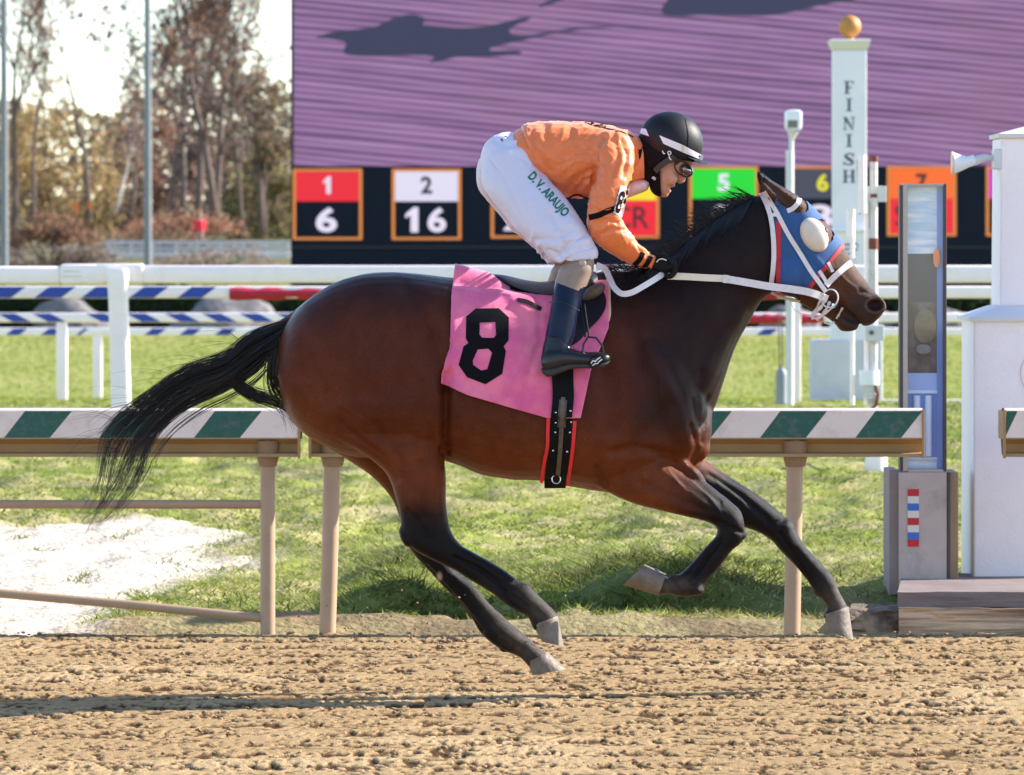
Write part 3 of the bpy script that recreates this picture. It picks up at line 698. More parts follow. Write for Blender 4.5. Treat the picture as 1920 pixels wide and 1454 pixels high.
bush(100, 405, 490, 170, 196, 37, 'dark brown russet bush in front of the left trees', [(.26, .14, .09), (.18, .10, .07), (.33, .19, .12)], 2600, .09)
bush(330, 400, 470, 260, 212, 38, 'long rusty bush below the second pole', [(.36, .18, .11), (.27, .13, .09), (.40, .24, .15)], 2400, .09)
bush(400, 470, 497, 200, 190, 39, 'grey brown scrub in front of the low pale wall', [(.27, .20, .16), (.20, .15, .13), (.33, .25, .2)], 900, .07)
bush(110, 455, 500, 220, 192, 41, 'grey brown scrub at the left behind the white rail', [(.24, .19, .15), (.17, .14, .12), (.30, .24, .19)], 1600, .08)
# distant wooded band closes the horizon
def far_pts(r, n):
    x = r.uniform(-130, 140, n); y = r.uniform(330, 345, n); t = 5.5 + 6.0 * fbm2(x * .12, y * 0, 95); return np.stack([x, y, 2.5 + r.random(n) ** .7 * t], 1)
tag(leafmass('far_wood', 66000, far_pts, .30, [(.22, .17, .12), (.17, .13, .10), (.26, .20, .12), (.16, .15, .09)], 77, leafm), 'far wood of brown autumn trees along the horizon', 'wood', kind='stuff')
# small things seen among the trees
mb = MB()
for y in (452, 463): mb.box(X(185, 204), X(545, 204), 204, 204.06, Z(y + 7, 204), Z(y, 204), .01)
gv_ = mb.build('guard_rail', mat('guard_metal', (.55, .55, .56), .5, var=.1, vscale=2)); gr2 = empty('road_barrier', W(360, 490, 204), 'long pale metal guard rail in front of the distant trees', 'guard rail'); gv_.parent = gr2; gv_.matrix_parent_inverse = Matrix.Translation(-gr2.location); gv_.name = 'beam'
for p in range(200, 545, 42):
    mb = MB(); mb.box(X(p, 204), X(p + 5, 204), 204.06, 204.14, Z(492, 204), Z(452, 204), .01); mb.build('post', mat('guard_metal'), gr2)
mb = MB(); mb.box(X(195, 200), X(545, 200), 200, 200.2, Z(484, 200), Z(473, 200), .02); tag(mb.build('low_wall', mat('pale_wall', (.75, .72, .68), .8, var=.15, vscale=1.2)), 'low pale wall in front of the distant guard rail', 'wall')
# distant walker in red
wk = empty('person', W(374, 450, 205), 'distant person in a red top standing by the trees', 'person')
d = 205; g = [loft([(372, 450, 376, 450, 2, 183.3, 0, 2)] * 2)] if False else []
def vtube(px, pts, d, m, name, par):
    mb = MB(); mb.tube([W(px + o, y, d) for o, y, r in pts], [r / (F / d) for o, y, r in pts], 10); return mb.build(name, m, par, smooth=True)
bm_ = MB(); bm_.tube([W(371, 450, d), W(372, 440, d), W(373.5, 430, d)], [3 / 52, 4 / 52, 5 / 52], 10); bm_.tube([W(378, 450, d), W(377, 440, d), W(375.5, 430, d)], [3 / 52, 4 / 52, 5 / 52], 10)
bm_.tube([W(374.5, 433, d), W(374.5, 422, d), W(374.5, 413, d), W(374.5, 409, d)], [7 / 52, 8 / 52, 8 / 52, 3 / 52], 12); bm_.tube([W(374.5, 410, d), W(375, 405, d), W(375, 400, d)], [3 / 52, 5 / 52, 2 / 52], 10)
bm_.build('body', mat('walker_skin', (.35, .22, .17), .7), wk, smooth=True)
vtube(374.5, [(0, 434, 8.5), (0, 424, 9.5), (0, 414, 9.5), (0, 410, 4)], d, mat('red_top', (.75, .03, .05), .7), 'top', wk)
vtube(374.5, [(-8, 430, 3), (-10, 422, 3.5), (-8, 413, 4)], d, mat('red_top'), 'sleeve', wk); vtube(374.5, [(8, 430, 3), (10, 422, 3.5), (8, 413, 4)], d, mat('red_top'), 'sleeve', wk)
oj = mat('marker_orange', (.85, .22, .05), .6)
for i, (p, y0, y1, w_, lab) in enumerate(((142, 378, 402, 10, 'orange marker panel left of the leaning tree'), (168, 378, 392, 8, 'small orange marker panel at the foot of the leaning tree'))):
    e_ = empty('marker_board', W(p, 450, 225), lab, 'marker'); mb = MB(); mb.pbox(p - w_ / 2, y0, p + w_ / 2, y1, 225, .04); mb.build('panel', oj, e_); mb = MB(); mb.pbox(p - 1, y1, p + 1, 450, 225.01, .03); mb.build('stake', bark, e_)
# steel poles
stl = mat('pole_steel', (.20, .215, .23), .5, metal=.2, var=.1, vscale=2)
for p, lab in ((8, 'grey steel pole at the far left edge'), (277, 'grey steel pole in front of the tall brown trees')):
    mb = MB(); d = 186; r_ = 7 / (F / d); x = X(p, d); zg = Z(512, d)
    mb.tube([Vector((x, d, zg - .3)), Vector((x, d, zg + 4)), Vector((x - .02, d, zg + 13))], [r_ * 1.1, r_ * 1.0, r_ * .8], 16)
    po = mb.build('shaft', stl, None, smooth=True); e_ = empty('steel_pole', (x, d, zg), lab, 'pole', 'tall steel poles behind the turf'); po.parent = e_; po.matrix_parent_inverse = Matrix.Translation(-e_.location)
    mb = MB(); mb.tube([Vector((x, d, zg - .3)), Vector((x, d, zg + .06))], r_ * 2.2, 16); mb.build('base_plate', stl, e_, smooth=True)
    mb = MB(); mb.box(x - .5, x + .5, d - .15, d + .15, zg + 13, zg + 13.25, .05); mb.build('lamp_head', stl, e_)

# ------------------------------------------------------------------ video board
DB = 150.0
vb = empty('video_board', W(1240, 590, DB), 'huge outdoor video board with purple picture above a row of numbered odds panels', 'video board')
navyb = mat('board_navy', (0.006, 0.010, 0.020), 0.7, spec=.2, var=.25, vscale=1.5, bump=.004, bscale=8)
mb = MB(); mb.box(X(545, DB), X(2700, DB), DB + .02, DB + 1.4, Z(600, DB), Z(-560, DB), .02); mb.build('cabinet', navyb, vb)
mb = MB(); mb.pbox(545, -560, 550.5, 312, DB - .06, .1); mb.build('frame_edge', mat('frame_black', (.01, .01, .012), .5), vb)
mb = MB(); mb.pbox(545, 462, 2700, 466, DB - .03, .06); mb.build('ledge', mat('frame_black'), vb)
for p in (700, 1150, 1600, 2050, 2500): mb = MB(); mb.box(X(p, DB) - .25, X(p, DB) + .25, DB + .3, DB + .8, -1.2, Z(598, DB), .02); mb.build('leg', mat('guard_metal'), vb)
# the picture: sandy track in purple light with harrow lines, made by a procedural emitter
sm_ = bpy.data.materials.new('screen_picture'); sm_.use_nodes = True; n = sm_.node_tree; n.nodes.clear(); lk = n.links.new
out = n.nodes.new('ShaderNodeOutputMaterial'); p = n.nodes.new('ShaderNodeBsdfPrincipled'); lk(p.outputs[0], out.inputs[0])
p.inputs['Base Color'].default_value = (.02, .02, .02, 1); p.inputs['Roughness'].default_value = .6
tc = n.nodes.new('ShaderNodeTexCoord'); mp = n.nodes.new('ShaderNodeMapping'); mp0 = n.nodes.new('ShaderNodeMapping'); mp0.inputs['Rotation'].default_value = (0, math.radians(-5.5), 0); mp.inputs['Scale'].default_value = (.055, 1, 1.45)
lk(tc.outputs['Object'], mp0.inputs[0]); lk(mp0.outputs[0], mp.inputs[0])
nz = n.nodes.new('ShaderNodeTexNoise'); nz.inputs['Scale'].default_value = 2.8; nz.inputs['Detail'].default_value = 7; nz.inputs['Roughness'].default_value = .68; lk(mp.outputs[0], nz.inputs['Vector'])
wv_ = n.nodes.new('ShaderNodeTexWave'); wv_.wave_type = 'BANDS'; wv_.bands_direction = 'Z'; wv_.inputs['Scale'].default_value = 1.25; wv_.inputs['Distortion'].default_value = 3.8; wv_.inputs['Detail'].default_value = 3; wv_.inputs['Detail Scale'].default_value = 1.6
lk(mp.outputs[0], wv_.inputs['Vector'])
mx = n.nodes.new('ShaderNodeMix'); mx.data_type = 'FLOAT'; mx.inputs[0].default_value = .30; lk(nz.outputs[0], mx.inputs[2]); lk(wv_.outputs['Fac'], mx.inputs[3])
rp = n.nodes.new('ShaderNodeValToRGB'); cr = rp.color_ramp
k_ = .30
def em(*c): return tuple(v * k_ for v in srgb(*c)) + (1,)
cr.elements[0].position = .30; cr.elements[0].color = em(88, 56, 98); cr.elements[1].position = .74; cr.elements[1].color = em(198, 154, 206)
e1 = cr.elements.new(.40); e1.color = em(130, 88, 140); e2 = cr.elements.new(.52); e2.color = em(164, 116, 174)
lk(mx.outputs[0], rp.inputs[0])
nz2 = n.nodes.new('ShaderNodeTexNoise'); nz2.inputs['Scale'].default_value = .35; nz2.inputs['Detail'].default_value = 2; lk(tc.outputs['Object'], nz2.inputs['Vector'])
m2 = n.nodes.new('ShaderNodeMix'); m2.data_type = 'RGBA'; m2.blend_type = 'MULTIPLY'; m2.inputs[0].default_value = .35; lk(rp.outputs[0], m2.inputs[6]); lk(nz2.outputs[1], m2.inputs[7]) 
hs = n.nodes.new('ShaderNodeMix'); hs.data_type = 'RGBA'; hs.inputs[7].default_value = em(170, 118, 150)
mr_ = n.nodes.new('ShaderNodeMapRange'); mr_.inputs[1].default_value = .5; mr_.inputs[2].default_value = .75; mr_.inputs[4].default_value = .5; lk(nz2.outputs[0], mr_.inputs[0]); lk(mr_.outputs[0], hs.inputs[0]); lk(rp.outputs[0], hs.inputs[6])
lk(hs.outputs[2], p.inputs['Emission Color']); p.inputs['Emission Strength'].default_value = 1.0
scr = MB(); scr.pbox(550.5, -540, 2680, 312, DB - .02, .03); scr.build('screen', sm_, vb)
def glow(name, c, k=.39): return mat(name, (.02, .02, .02), .6, emit=tuple(v * k for v in srgb(*c)))
shd = glow('picture_shadow', (44, 42, 78)); z6 = lambda L: [(540 + x / 2.526, y / 2.526) for x, y in L]
def plate(name, poly, d, m, par, th=.01):
    V2, F2 = polyfill(poly); V = [W(x, y, d) for x, y in V2]; return mesh(name, V, F2, m, par)
fig = catmull(np.array(z6([(130, 178), (230, 150), (400, 130), (480, 95), (550, 72), (610, 72), (655, 95), (640, 122), (760, 132), (900, 130), (1000, 112), (1110, 84), (1150, 90), (1060, 130), (1055, 160), (1110, 172), (1250, 150), (1400, 128), (1550, 130), (1400, 140), (1250, 162), (1100, 195), (980, 222),
      (960, 240), (1080, 240), (1100, 256), (960, 270), (800, 272), (720, 292), (670, 296), (690, 272), (600, 262), (420, 268), (290, 262), (262, 240), (275, 205), (210, 188)]), float), 4, closed=True)
plate('picture_figure', fig, DB - .028, shd, vb)
plate('picture_figure', z6([(1180, 28), (1240, 2), (1300, -30), (1340, -20), (1290, 5), (1200, 36)]), DB - .028, shd, vb)
plate('picture_figure', catmull(np.array([(1240, 22), (1262, -10), (1330, -60), (1480, -70), (1600, -30), (1610, -4), (1540, 10), (1480, 24), (1430, 30), (1330, 28), (1270, 30)], float), 4, closed=True), DB - .028, shd, vb)
# odds panels
yel = mat('panel_frame', (.02, .02, .02), .6, emit=tuple(v * .35 for v in srgb(236, 146, 66))); 
cols = {1: ((238, 16, 40), (235, 225, 245)), 2: ((228, 222, 244), (40, 42, 60)), 3: ((30, 60, 190), (235, 225, 245)), 4: ((252, 228, 20), (30, 30, 30)), 5: ((20, 222, 40), (235, 235, 250)), 6: ((66, 66, 84), (235, 225, 40)), 7: ((255, 110, 20), (50, 20, 20)), 8: ((205, 30, 205), (40, 20, 60)), 9: ((80, 220, 220), (20, 20, 20))}
bot = {1: '6', 2: '16', 3: '20', 4: 'SCR', 5: '9', 6: '3', 7: 'SCR', 8: '9', 9: '12'}
for k in range(1, 10):
    x0 = 549 + 185.7 * (k - 1); x1 = x0 + 130; y0, y1, ym = (317, 450, 378) if k < 3 else (315 - (k > 4) * 3, 447 - (k > 4) * 4, 376 - (k > 4) * 3)
    pn = MB()
    for a, b, c_, d_ in ((x0, y0, x1, y0 + 4.5), (x0, y1 - 4.5, x1, y1), (x0, y0 + 4.5, x0 + 5.5, y1 - 4.5), (x1 - 5.5, y0 + 4.5, x1, y1 - 4.5)): pn.pbox(a, b, c_, d_, DB - .03, .03)
    po = pn.build('odds_panel', yel, vb)
    po['label'] = 'orange framed odds panel number %d of the board' % k
    cc, tc_ = cols[k]; mb = MB(); mb.pbox(x0 + 6, y0 + 5, x1 - 6, ym, DB - .02, .02); mb.build('number_field', glow('field_%d' % k, cc), po)
    V2, F2 = text2d(str(k), x0 + 65 - (11 if k != 1 else 9), y0 + 14, x0 + 65 + (11 if k != 1 else 7), ym - 14, .035); mesh('digit', [W(x, y, DB - .026) for x, y in V2], F2, glow('digit_%d' % k, tc_), po)
    s_ = bot[k]; scd = s_ == 'SCR'
    if scd: mb = MB(); mb.pbox(x0 + 6, ym + .5, x1 - 6, y1 - 5, DB - .02, .02); mb.build('odds_field', glow('field_red', (246, 12, 40)), po)
    wd = {1: 40, 2: 78, 3: 96}[len(s_)]
    for ch_, xa, xb in ([(s_, x0 + 63 - wd / 2, x0 + 63 + wd / 2)] if len(s_) != 2 else [(s_[0], x0 + 63 - wd / 2, x0 + 63 - wd / 2 + (27 if s_[0] == '1' else 36)), (s_[1], x0 + 67, x0 + 63 + wd / 2)]):
      V2, F2 = text2d(ch_, xa, ym + 11, xb, y1 - (14 if not scd else 18), .03 if not scd else .01); mesh('digits', [W(x, y, DB - .026) for x, y in V2], F2, glow('digit_white' if not scd else 'digit_dark', (236, 228, 250) if not scd else (60, 10, 20)), po)

# ------------------------------------------------------------------ finish post
DF = 60.0
fp = empty('finish_post', W(1592, 757, DF), 'white square finish post with FINISH lettering and a golden ball on top', 'finish post')
pw_ = mat('post_paint', (.80, .77, .82), .5, var=.04, vscale=2, dirt=(.5, .52, .52), dscale=3, damt=.3)
mb = MB(); mb.pbox(1563, 94, 1625, 431, DF, .34, .01); mb.build('shaft', pw_, fp)
V = []; Fc = []
for y, w_ in ((94, 31), (92, 33), (84, 36), (78, 38.5), (75.5, 38.5), (74, 36)):
    hw = w_ / (F / DF); xc = X(1594, DF); yc = DF + .17
    V += [Vector((xc - hw, yc - hw, Z(y, DF))), Vector((xc + hw, yc - hw, Z(y, DF))), Vector((xc + hw, yc + hw, Z(y, DF))), Vector((xc - hw, yc + hw, Z(y, DF)))]
for i in range(5):
    for k in range(4): Fc.append([i * 4 + k, i * 4 + (k + 1) % 4, (i + 1) * 4 + (k + 1) % 4, (i + 1) * 4 + k])
Fc.append([20, 21, 22, 23]); mb = MB(); mb.add(V, Fc); mb.build('cap', mat('cap_cream', (.66, .64, .58), .5), fp)
bc = Vector((X(1595, DF), DF + .17, Z(49, DF))); V = []; Fc = []
bm = bmesh.new(); bmesh.ops.create_uvsphere(bm, u_segments=32, v_segments=20, radius=21.5 / (F / DF)); bmesh.ops.translate(bm, verts=bm.verts, vec=bc); me = bpy.data.meshes.new('ball'); bm.to_mesh(me); bm.free()
link('ball', me, mat('gold_ball', (.46, .21, .05), .55, var=.3, vscale=6, metal=.1), fp, smooth=True)
mb = MB(); mb.add(*lathe([(.02, Z(74, DF)), (.05, Z(73, DF)), (.03, Z(69, DF))], (X(1595, DF), DF + .17, 0))); mb.build('neck', mat('gold_ball'), fp, smooth=True)
mb = MB(); mb.pbox(1556, 429, 1643, 435, DF - .06, .46, .01); mb.build('moulding', wht2, fp)
mb = MB(); mb.pbox(1560, 435, 1636, 640, DF - .02, .40, .01); mb.build('pedestal', pw_, fp)
mb = MB(); mb.pbox(1524, 638, 1655, 757, DF - .04, .72, .02); mb.build('plinth', mat('plinth_grey', (.60, .58, .63), .6, var=.1, vscale=2, dirt=(.35, .38, .36), dscale=3, damt=.5), fp)
letter = mat('letter_navy', (.05, .075, .13), .6)
def serif(ch, cx, y0, y1, w_, par):
    V = []; Fc = []
    def q(a, b, c_, d_): 
        o = len(V); V.extend([W(*a, DF - .004), W(*b, DF - .004), W(*c_, DF - .004), W(*d_, DF - .004)]); Fc.append([o, o + 1, o + 2, o + 3])
    def r_(x0, x1, ya, yb): q((x0, ya), (x1, ya), (x1, yb), (x0, yb))
    L, R = cx - w_ / 2, cx + w_ / 2; t = 5.0
    if ch == 'I': r_(cx - t / 2, cx + t / 2, y0 + 1.6, y1 - 1.6); r_(cx - 6, cx + 6, y0, y0 + 1.6); r_(cx - 6, cx + 6, y1 - 1.6, y1)
    if ch == 'F': r_(L + 2, L + 2 + t, y0 + 1.8, y1 - 1.6); r_(L - 1, L + 10, y1 - 1.6, y1); r_(L - 1, R, y0, y0 + 1.8); r_(R - 2, R, y0 + 1.8, y0 + 6); m_ = (y0 + y1) / 2; r_(L + 2 + t, R - 5, m_ - 1, m_ + 1); r_(R - 6.5, R - 5, m_ - 3.5, m_ - 1); r_(R - 6.5, R - 5, m_ + 1, m_ + 3.5)
    if ch == 'H':
        for x in (L + 1, R - 1 - t): r_(x, x + t, y0 + 1.6, y1 - 1.6); r_(x - 2.5, x + t + 2.5, y0, y0 + 1.6); r_(x - 2.5, x + t + 2.5, y1 - 1.6, y1)
        m_ = (y0 + y1) / 2; r_(L + 1 + t, R - 1 - t, m_ - 1, m_ + 1)
    if ch == 'N':
        r_(L + 2, L + 4, y0 + 4, y1 - 1.6); r_(R - 4, R - 2, y0 + 1.6, y1 - 6); q((L - 1, y0), (L + 6, y0), (R - 2, y1), (R - 5, y1)); r_(L - 1, L + 7, y1 - 1.6, y1); r_(R - 8, R + 1, y0, y0 + 1.6)
    if ch == 'S':
        C = catmull(np.array([(R - 2, y0 + 6), (cx + 2, y0 + 1.4), (L + 3, y0 + 5.5), (cx, (y0 + y1) / 2), (R - 2.5, y1 - 6), (cx - 1, y1 - 1.4), (L + 1, y1 - 6)], float), 6); n_ = len(C)
        for i in range(n_ - 1):
            t_ = C[i + 1] - C[i]; t_ /= np.hypot(*t_); nn = np.array([-t_[1], t_[0]]); wa = 1.1 + 1.9 * math.exp(-((i / n_ - .5) / .2) ** 2); wb = 1.1 + 1.9 * math.exp(-(((i + 1) / n_ - .5) / .2) ** 2)
            q(tuple(C[i] + nn * wa), tuple(C[i + 1] + nn * wb), tuple(C[i + 1] - nn * wb), tuple(C[i] - nn * wa))
        r_(R - 3, R - 1.5, y0, y0 + 8); r_(L, L + 1.5, y1 - 8, y1)
    return mesh('letter', V, Fc, letter, par)
for ch, cy in zip('FINISH', (164.5, 197, 232, 264, 299, 331)): serif(ch, 1592, cy - 12, cy + 12, 21 if ch != 'F' else 17, fp)
for pts in ([(1582, 462), (1588, 458), (1596, 461), (1604, 457), (1610, 462)], [(1584, 470), (1592, 466), (1600, 471), (1608, 467)], [(1588, 478), (1596, 475), (1604, 479)]):
    V = []; Fc = []; C = catmull(np.array(pts, float), 5)
    for i, (x, y) in enumerate(C): V += [W(x, y - 1.6 - math.sin(i) * .8, DF - .025), W(x, y + 1.6, DF - .025)]
    for i in range(len(C) - 1): Fc.append([2 * i, 2 * i + 2, 2 * i + 3, 2 * i + 1])
    mesh('emblem', V, Fc, letter, fp)

# ------------------------------------------------------------------ pole with camera head
D1 = 52.0
cp = empty('camera_pole', W(1484, 757, D1), 'white pole with a boxy weatherproof camera housing on top', 'camera pole')
gry = mat('pole_offwhite', (.62, .63, .62), .45, var=.08, vscale=3, dirt=(.4, .4, .38), dscale=4, damt=.4); dkg = mat('dark_glass', (.06, .07, .05), .2, coat=.5)
mb = MB(); mb.tube([W(1481, 760, D1), W(1481, 300, D1), W(1481, 282, D1)], 7.8 / (F / D1), 16); mb.build('pole', gry, cp, smooth=True)
mb = MB(); mb.tube([W(1484, 284, D1), W(1484, 258, D1)], 4.5 / (F / D1), 12); mb.tube([W(1484, 264, D1), W(1485, 256, D1), W(1487, 246, D1)], [5 / 205, 6.5 / 205, 12 / 205], 14); mb.build('bracket', gry, cp, smooth=True)
mb = MB(); mb.pbox(1474, 206, 1504, 244, D1 - .14, .34, .03); mb.build('housing', mat('housing_white', (.78, .80, .80), .35), cp, smooth=True)
mb = MB(); mb.pbox(1477, 226, 1496, 240, D1 - .150, .02, .004); mb.build('window', dkg, cp)
mb = MB(); mb.pbox(1473, 240, 1501, 245, D1 - .17, .06, .004); mb.build('sill', gry, cp)
# grey canister beside it
gc_ = empty('gas_canister', W(1465, 757, 51), 'grey cylinder standing by the foot of the camera pole', 'canister')
mb = MB(); s_ = 51 / F; mb.add(*lathe([(10.5 * s_, Z(757, 51)), (10.5 * s_, Z(706, 51)), (10 * s_, Z(698, 51)), (6 * s_, Z(692, 51)), (3 * s_, Z(690, 51)), (3 * s_, Z(686, 51))], (X(1465, 51), 51, 0))); mb.build('tank', mat('tank_grey', (.22, .25, .28), .5, var=.15, vscale=5), gc_, smooth=True)
for o in (-1.5, 4): mb = MB(); mb.tube([W(1463 + o, 690, 51), W(1462 + o, 640, 51), W(1462 + o, 580, 51)], .006, 6); mb.build('hose', dkg, gc_, smooth=True)

# ------------------------------------------------------------------ photo finish sensor mast
D2 = 40.0
sm2 = empty('sensor_mast', W(1640, 905, D2), 'rusty jointed white pipe mast carrying tubes, a plate and a sensor box', 'sensor mast')
rust_ = mat('rust', (.18, .055, .03), .85, var=.4, vscale=40); s2 = D2 / F
def cyl(px, y0, y1, r, m, name, d=D2, n=16, tilt=0): mb = MB(); mb.tube([W(px + tilt, y0, d), W(px, y1, d)], r * d / F, n); return mb.build(name, m, sm2, smooth=True)
cyl(1638, 294, 800, 7.5, mat('pipe_white', (.66, .62, .60), .5, var=.12, vscale=8, dirt=(.22, .09, .05), dscale=9, damt=.7), 'pipe')
for y0, y1 in ((293, 304), (364, 371), (447, 468)): cyl(1638, y0, y1, 8.6, rust_, 'coupling')
cyl(1617, 291, 400, 8.2, wht, 'lamp_tube', D2 - .05, tilt=-1); mb = MB(); mb.tube([W(1609, 300, D2), W(1612, 402, D2)], 2.5 * s2, 8); mb.build('tube_edge', rust_, sm2, smooth=True)
mb = MB(); mb.pbox(1620, 349, 1662, 379, D2 - .02, .03, .003); mb.build('plate', gry, sm2)
cyl(1625, 378, 760, 4.6, wht, 'conduit'); cyl(1595, 393, 444, 8, wht, 'lamp_tube', D2 + .02); cyl(1598, 440, 760, 4.4, wht, 'conduit', D2 + .02)
mb = MB(); mb.pbox(1622, 610, 1658, 640, D2 - .10, .12, .006); sb_ = mb.build('sensor_box', gry, sm2)
V, Fc = ellipsoid(1634, 624, 0, 4, 4, 2); mb = MB(); c0 = W(1634, 624, D2 - .104)
mb.tube([c0 + Vector((0, -.012, 0)), c0 + Vector((0, .01, 0))], 4.5 * s2, 16); mb.build('lens', dkg, sb_, smooth=True)
cyl(1630, 695, 722, 19, mat('housing_white'), 'junction_box', D2 - .02, 20); cyl(1632, 720, 748, 12, gry, 'collar', D2 - .02)
for i, y in enumerate((724, 732, 740)):
    mb = MB(); mb.tube([W(1632 + 13 * math.cos(a), y + 3 * math.sin(a) + 4, D2 - .02 + .05 * math.sin(a)) for a in np.linspace(0, 6.28, 16)], 1.8 * s2, 6, cap=False); mb.build('clamp', gry, sm2, smooth=True)
mb = MB(); mb.tube([W(1641, 722, D2 - .06), W(1646, 740, D2 - .06), W(1643, 760, D2 - .05), W(1634, 768, D2 - .04)], 3.2 * s2, 8); mb.build('hose', rust_, sm2, smooth=True)
mb = MB(); mb.add(*lathe([(22 * s2, -.05), (22 * s2, Z(902, D2)), (20.5 * s2, Z(860, D2)), (20 * s2, Z(790, D2)), (9 * s2, Z(770, D2))], (X(1643, D2), D2, 0))); mb.build('base_pot', wht, sm2, smooth=True)

# ------------------------------------------------------------------ white gate pillar with timber kerb
DP = 26.6
wp = empty('white_pillar', W(1880, 1130, DP), 'stepped white pillar at the right edge on a timber kerb', 'pillar')
plw = mat('pillar_white', (.93, .85, .85), .6, var=.03, vscale=2, bump=.002, bscale=60, dirt=(.80, .66, .58), dscale=2.2, damt=.35); pls = mat('pillar_cap', (.72, .69, .72), .5, var=.05, vscale=4)
def frustum(x0, x1, z0, x2, x3, z1, y0, y1, y2, y3): return [Vector((x0, y0, z0)), Vector((x1, y0, z0)), Vector((x1, y1, z0)), Vector((x0, y1, z0)), Vector((x2, y2, z1)), Vector((x3, y2, z1)), Vector((x3, y3, z1)), Vector((x2, y3, z1))], [[0, 3, 2, 1], [4, 5, 6, 7], [0, 1, 5, 4], [1, 2, 6, 5], [2, 3, 7, 6], [3, 0, 4, 7]]
R_ = X(2170, DP)
mb = MB(); mb.add(*frustum(X(1826, DP), R_, Z(1131, DP), X(1826, DP), R_ - .01, Z(600, DP), DP, DP + .75, DP, DP + .72)); bmesh.ops.bevel(mb.bm, geom=mb.bm.edges[:], offset=.006, segments=2, affect='EDGES'); mb.build('base_block', plw, wp)
mb = MB(); mb.add(*frustum(X(1818, DP), R_ + .02, Z(603, DP), X(1818, DP), R_ + .02, Z(596, DP), DP - .02, DP + .75, DP - .02, DP + .75)); mb.build('cap_edge', mat('cap_cream'), wp)
mb = MB(); mb.add(*frustum(X(1819, DP), R_ + .02, Z(596, DP), X(1874, DP), R_ - .12, Z(575, DP), DP - .02, DP + .75, DP + .1, DP + .6)); mb.build('cap_slope', pls, wp)
mb = MB(); mb.add(*frustum(X(1879, DP), R_ - .13, Z(575, DP), X(1881, DP), R_ - .13, Z(258, DP), DP + .12, DP + .6, DP + .12, DP + .6)); bmesh.ops.bevel(mb.bm, geom=mb.bm.edges[:], offset=.006, segments=2, affect='EDGES'); mb.build('upper_shaft', plw, wp)
mb = MB(); mb.add(*frustum(X(1876, DP), R_ - .11, Z(258, DP), X(1875, DP), R_ - .11, Z(250, DP), DP + .1, DP + .62, DP + .1, DP + .62)); mb.build('top_moulding', mat('cap_cream'), wp)
mb = MB(); mb.add(*frustum(X(1877, DP), R_ - .11, Z(250, DP), X(1985, DP), X(2035, DP), Z(222, DP), DP + .1, DP + .62, DP + .33, DP + .40)); mb.build('top_roof', pls, wp)
ringpts = [W(1952 + 38 * math.cos(a), 700 + 44 * math.sin(a), DP - .003) for a in np.linspace(0, 2 * math.pi, 40)]; mb = MB(); mb.tube(ringpts, .003, 6, cap=False); mb.build('round_emblem', mat('emblem_rose', (.72, .58, .57), .6), wp, smooth=True)
mb = MB()
# horn floodlight on the pillar
hl = empty('flood_light', W(1840, 300, DP), 'white horn shaped floodlight mounted on the left of the pillar shaft', 'floodlight')
dl = DP + .2
mb = MB(); mb.box(X(1862, dl), X(1878, dl), dl - .08, dl + .08, Z(318, dl), Z(280, dl), .008); mb.build('mount', gry, hl)
mb = MB(); mb.tube([W(1866, 296, dl), W(1845, 296, dl), W(1826, 303, dl)], [.012, .018, .022], 12); mb.build('arm', gry, hl, smooth=True)
mb = MB(); mb.tube([W(1828, 300, dl), W(1815, 304, dl), W(1798, 306, dl), W(1786, 306, dl)], [.024, .026, .042, .052], 20, cap=True); mb.build('horn', mat('housing_white'), hl, smooth=True)
mb = MB(); mb.tube([W(1788, 306, dl), W(1784, 306, dl)], .054, 20); mb.build('lens_rim', mat('rim_pale', (.8, .55, .42), .4), hl, smooth=True)
# timber kerb under the pillar
tk = empty('timber_kerb', W(1800, 1185, 26.2), 'weathered cracked timber sleepers under the white pillar', 'timber kerb')
wood = mat('old_timber', (.30, .18, .11), .85, var=.55, vscale=3.5, bump=.015, bscale=14, stretch=(.5, 1, 9), alt=(.52, .37, .25)); wood2 = mat('grey_timber', (.21, .16, .15), .85, var=.3, vscale=3, bump=.008, bscale=20, stretch=(.6, 1, 8))
def rough_box(x0, x1, y0, y1, z0, z1, amp, seed, name, m, par, skew=.085):
    bm = bmesh.new(); bmesh.ops.create_cube(bm, size=1); bmesh.ops.scale(bm, vec=(x1 - x0, y1 - y0, z1 - z0), verts=bm.verts); bmesh.ops.translate(bm, verts=bm.verts, vec=((x0 + x1) / 2, (y0 + y1) / 2, (z0 + z1) / 2))
    ed = [e for e in bm.edges if abs(e.verts[0].co.x - e.verts[1].co.x) > .1]; bmesh.ops.subdivide_edges(bm, edges=ed, cuts=40); bmesh.ops.subdivide_edges(bm, edges=[e for e in bm.edges if abs(e.verts[0].co.x - e.verts[1].co.x) < 1e-4], cuts=5, use_grid_fill=True)
    V = np.array([v.co[:] for v in bm.verts]); n_ = (fbm2(V[:, 0] * 4, V[:, 2] * 40 + V[:, 1] * 20, seed) - .5) * amp
    for v, k in zip(bm.verts, n_): v.co.y += k * (1 if v.co.y < (y0 + y1) / 2 else -1); v.co.z += k * .5
    for v in bm.verts:
        if v.co.x < x0 + .3: v.co.x += skew * (v.co.y - y0)
    me = bpy.data.meshes.new(name); bm.to_mesh(me); bm.free(); return link(name, me, m, par)
dk = 25.75
dk = 25.34
rough_box(X(1685, dk), X(2300, dk), dk, dk + 1.6, Z(1190, dk) - .03, Z(1140, dk), .05, 3, 'sleeper', wood, tk)
rough_box(X(1684, dk), X(2300, dk), dk + .04, dk + 1.5, Z(1140, dk), Z(1112, dk), .014, 5, 'sleeper', wood2, tk)
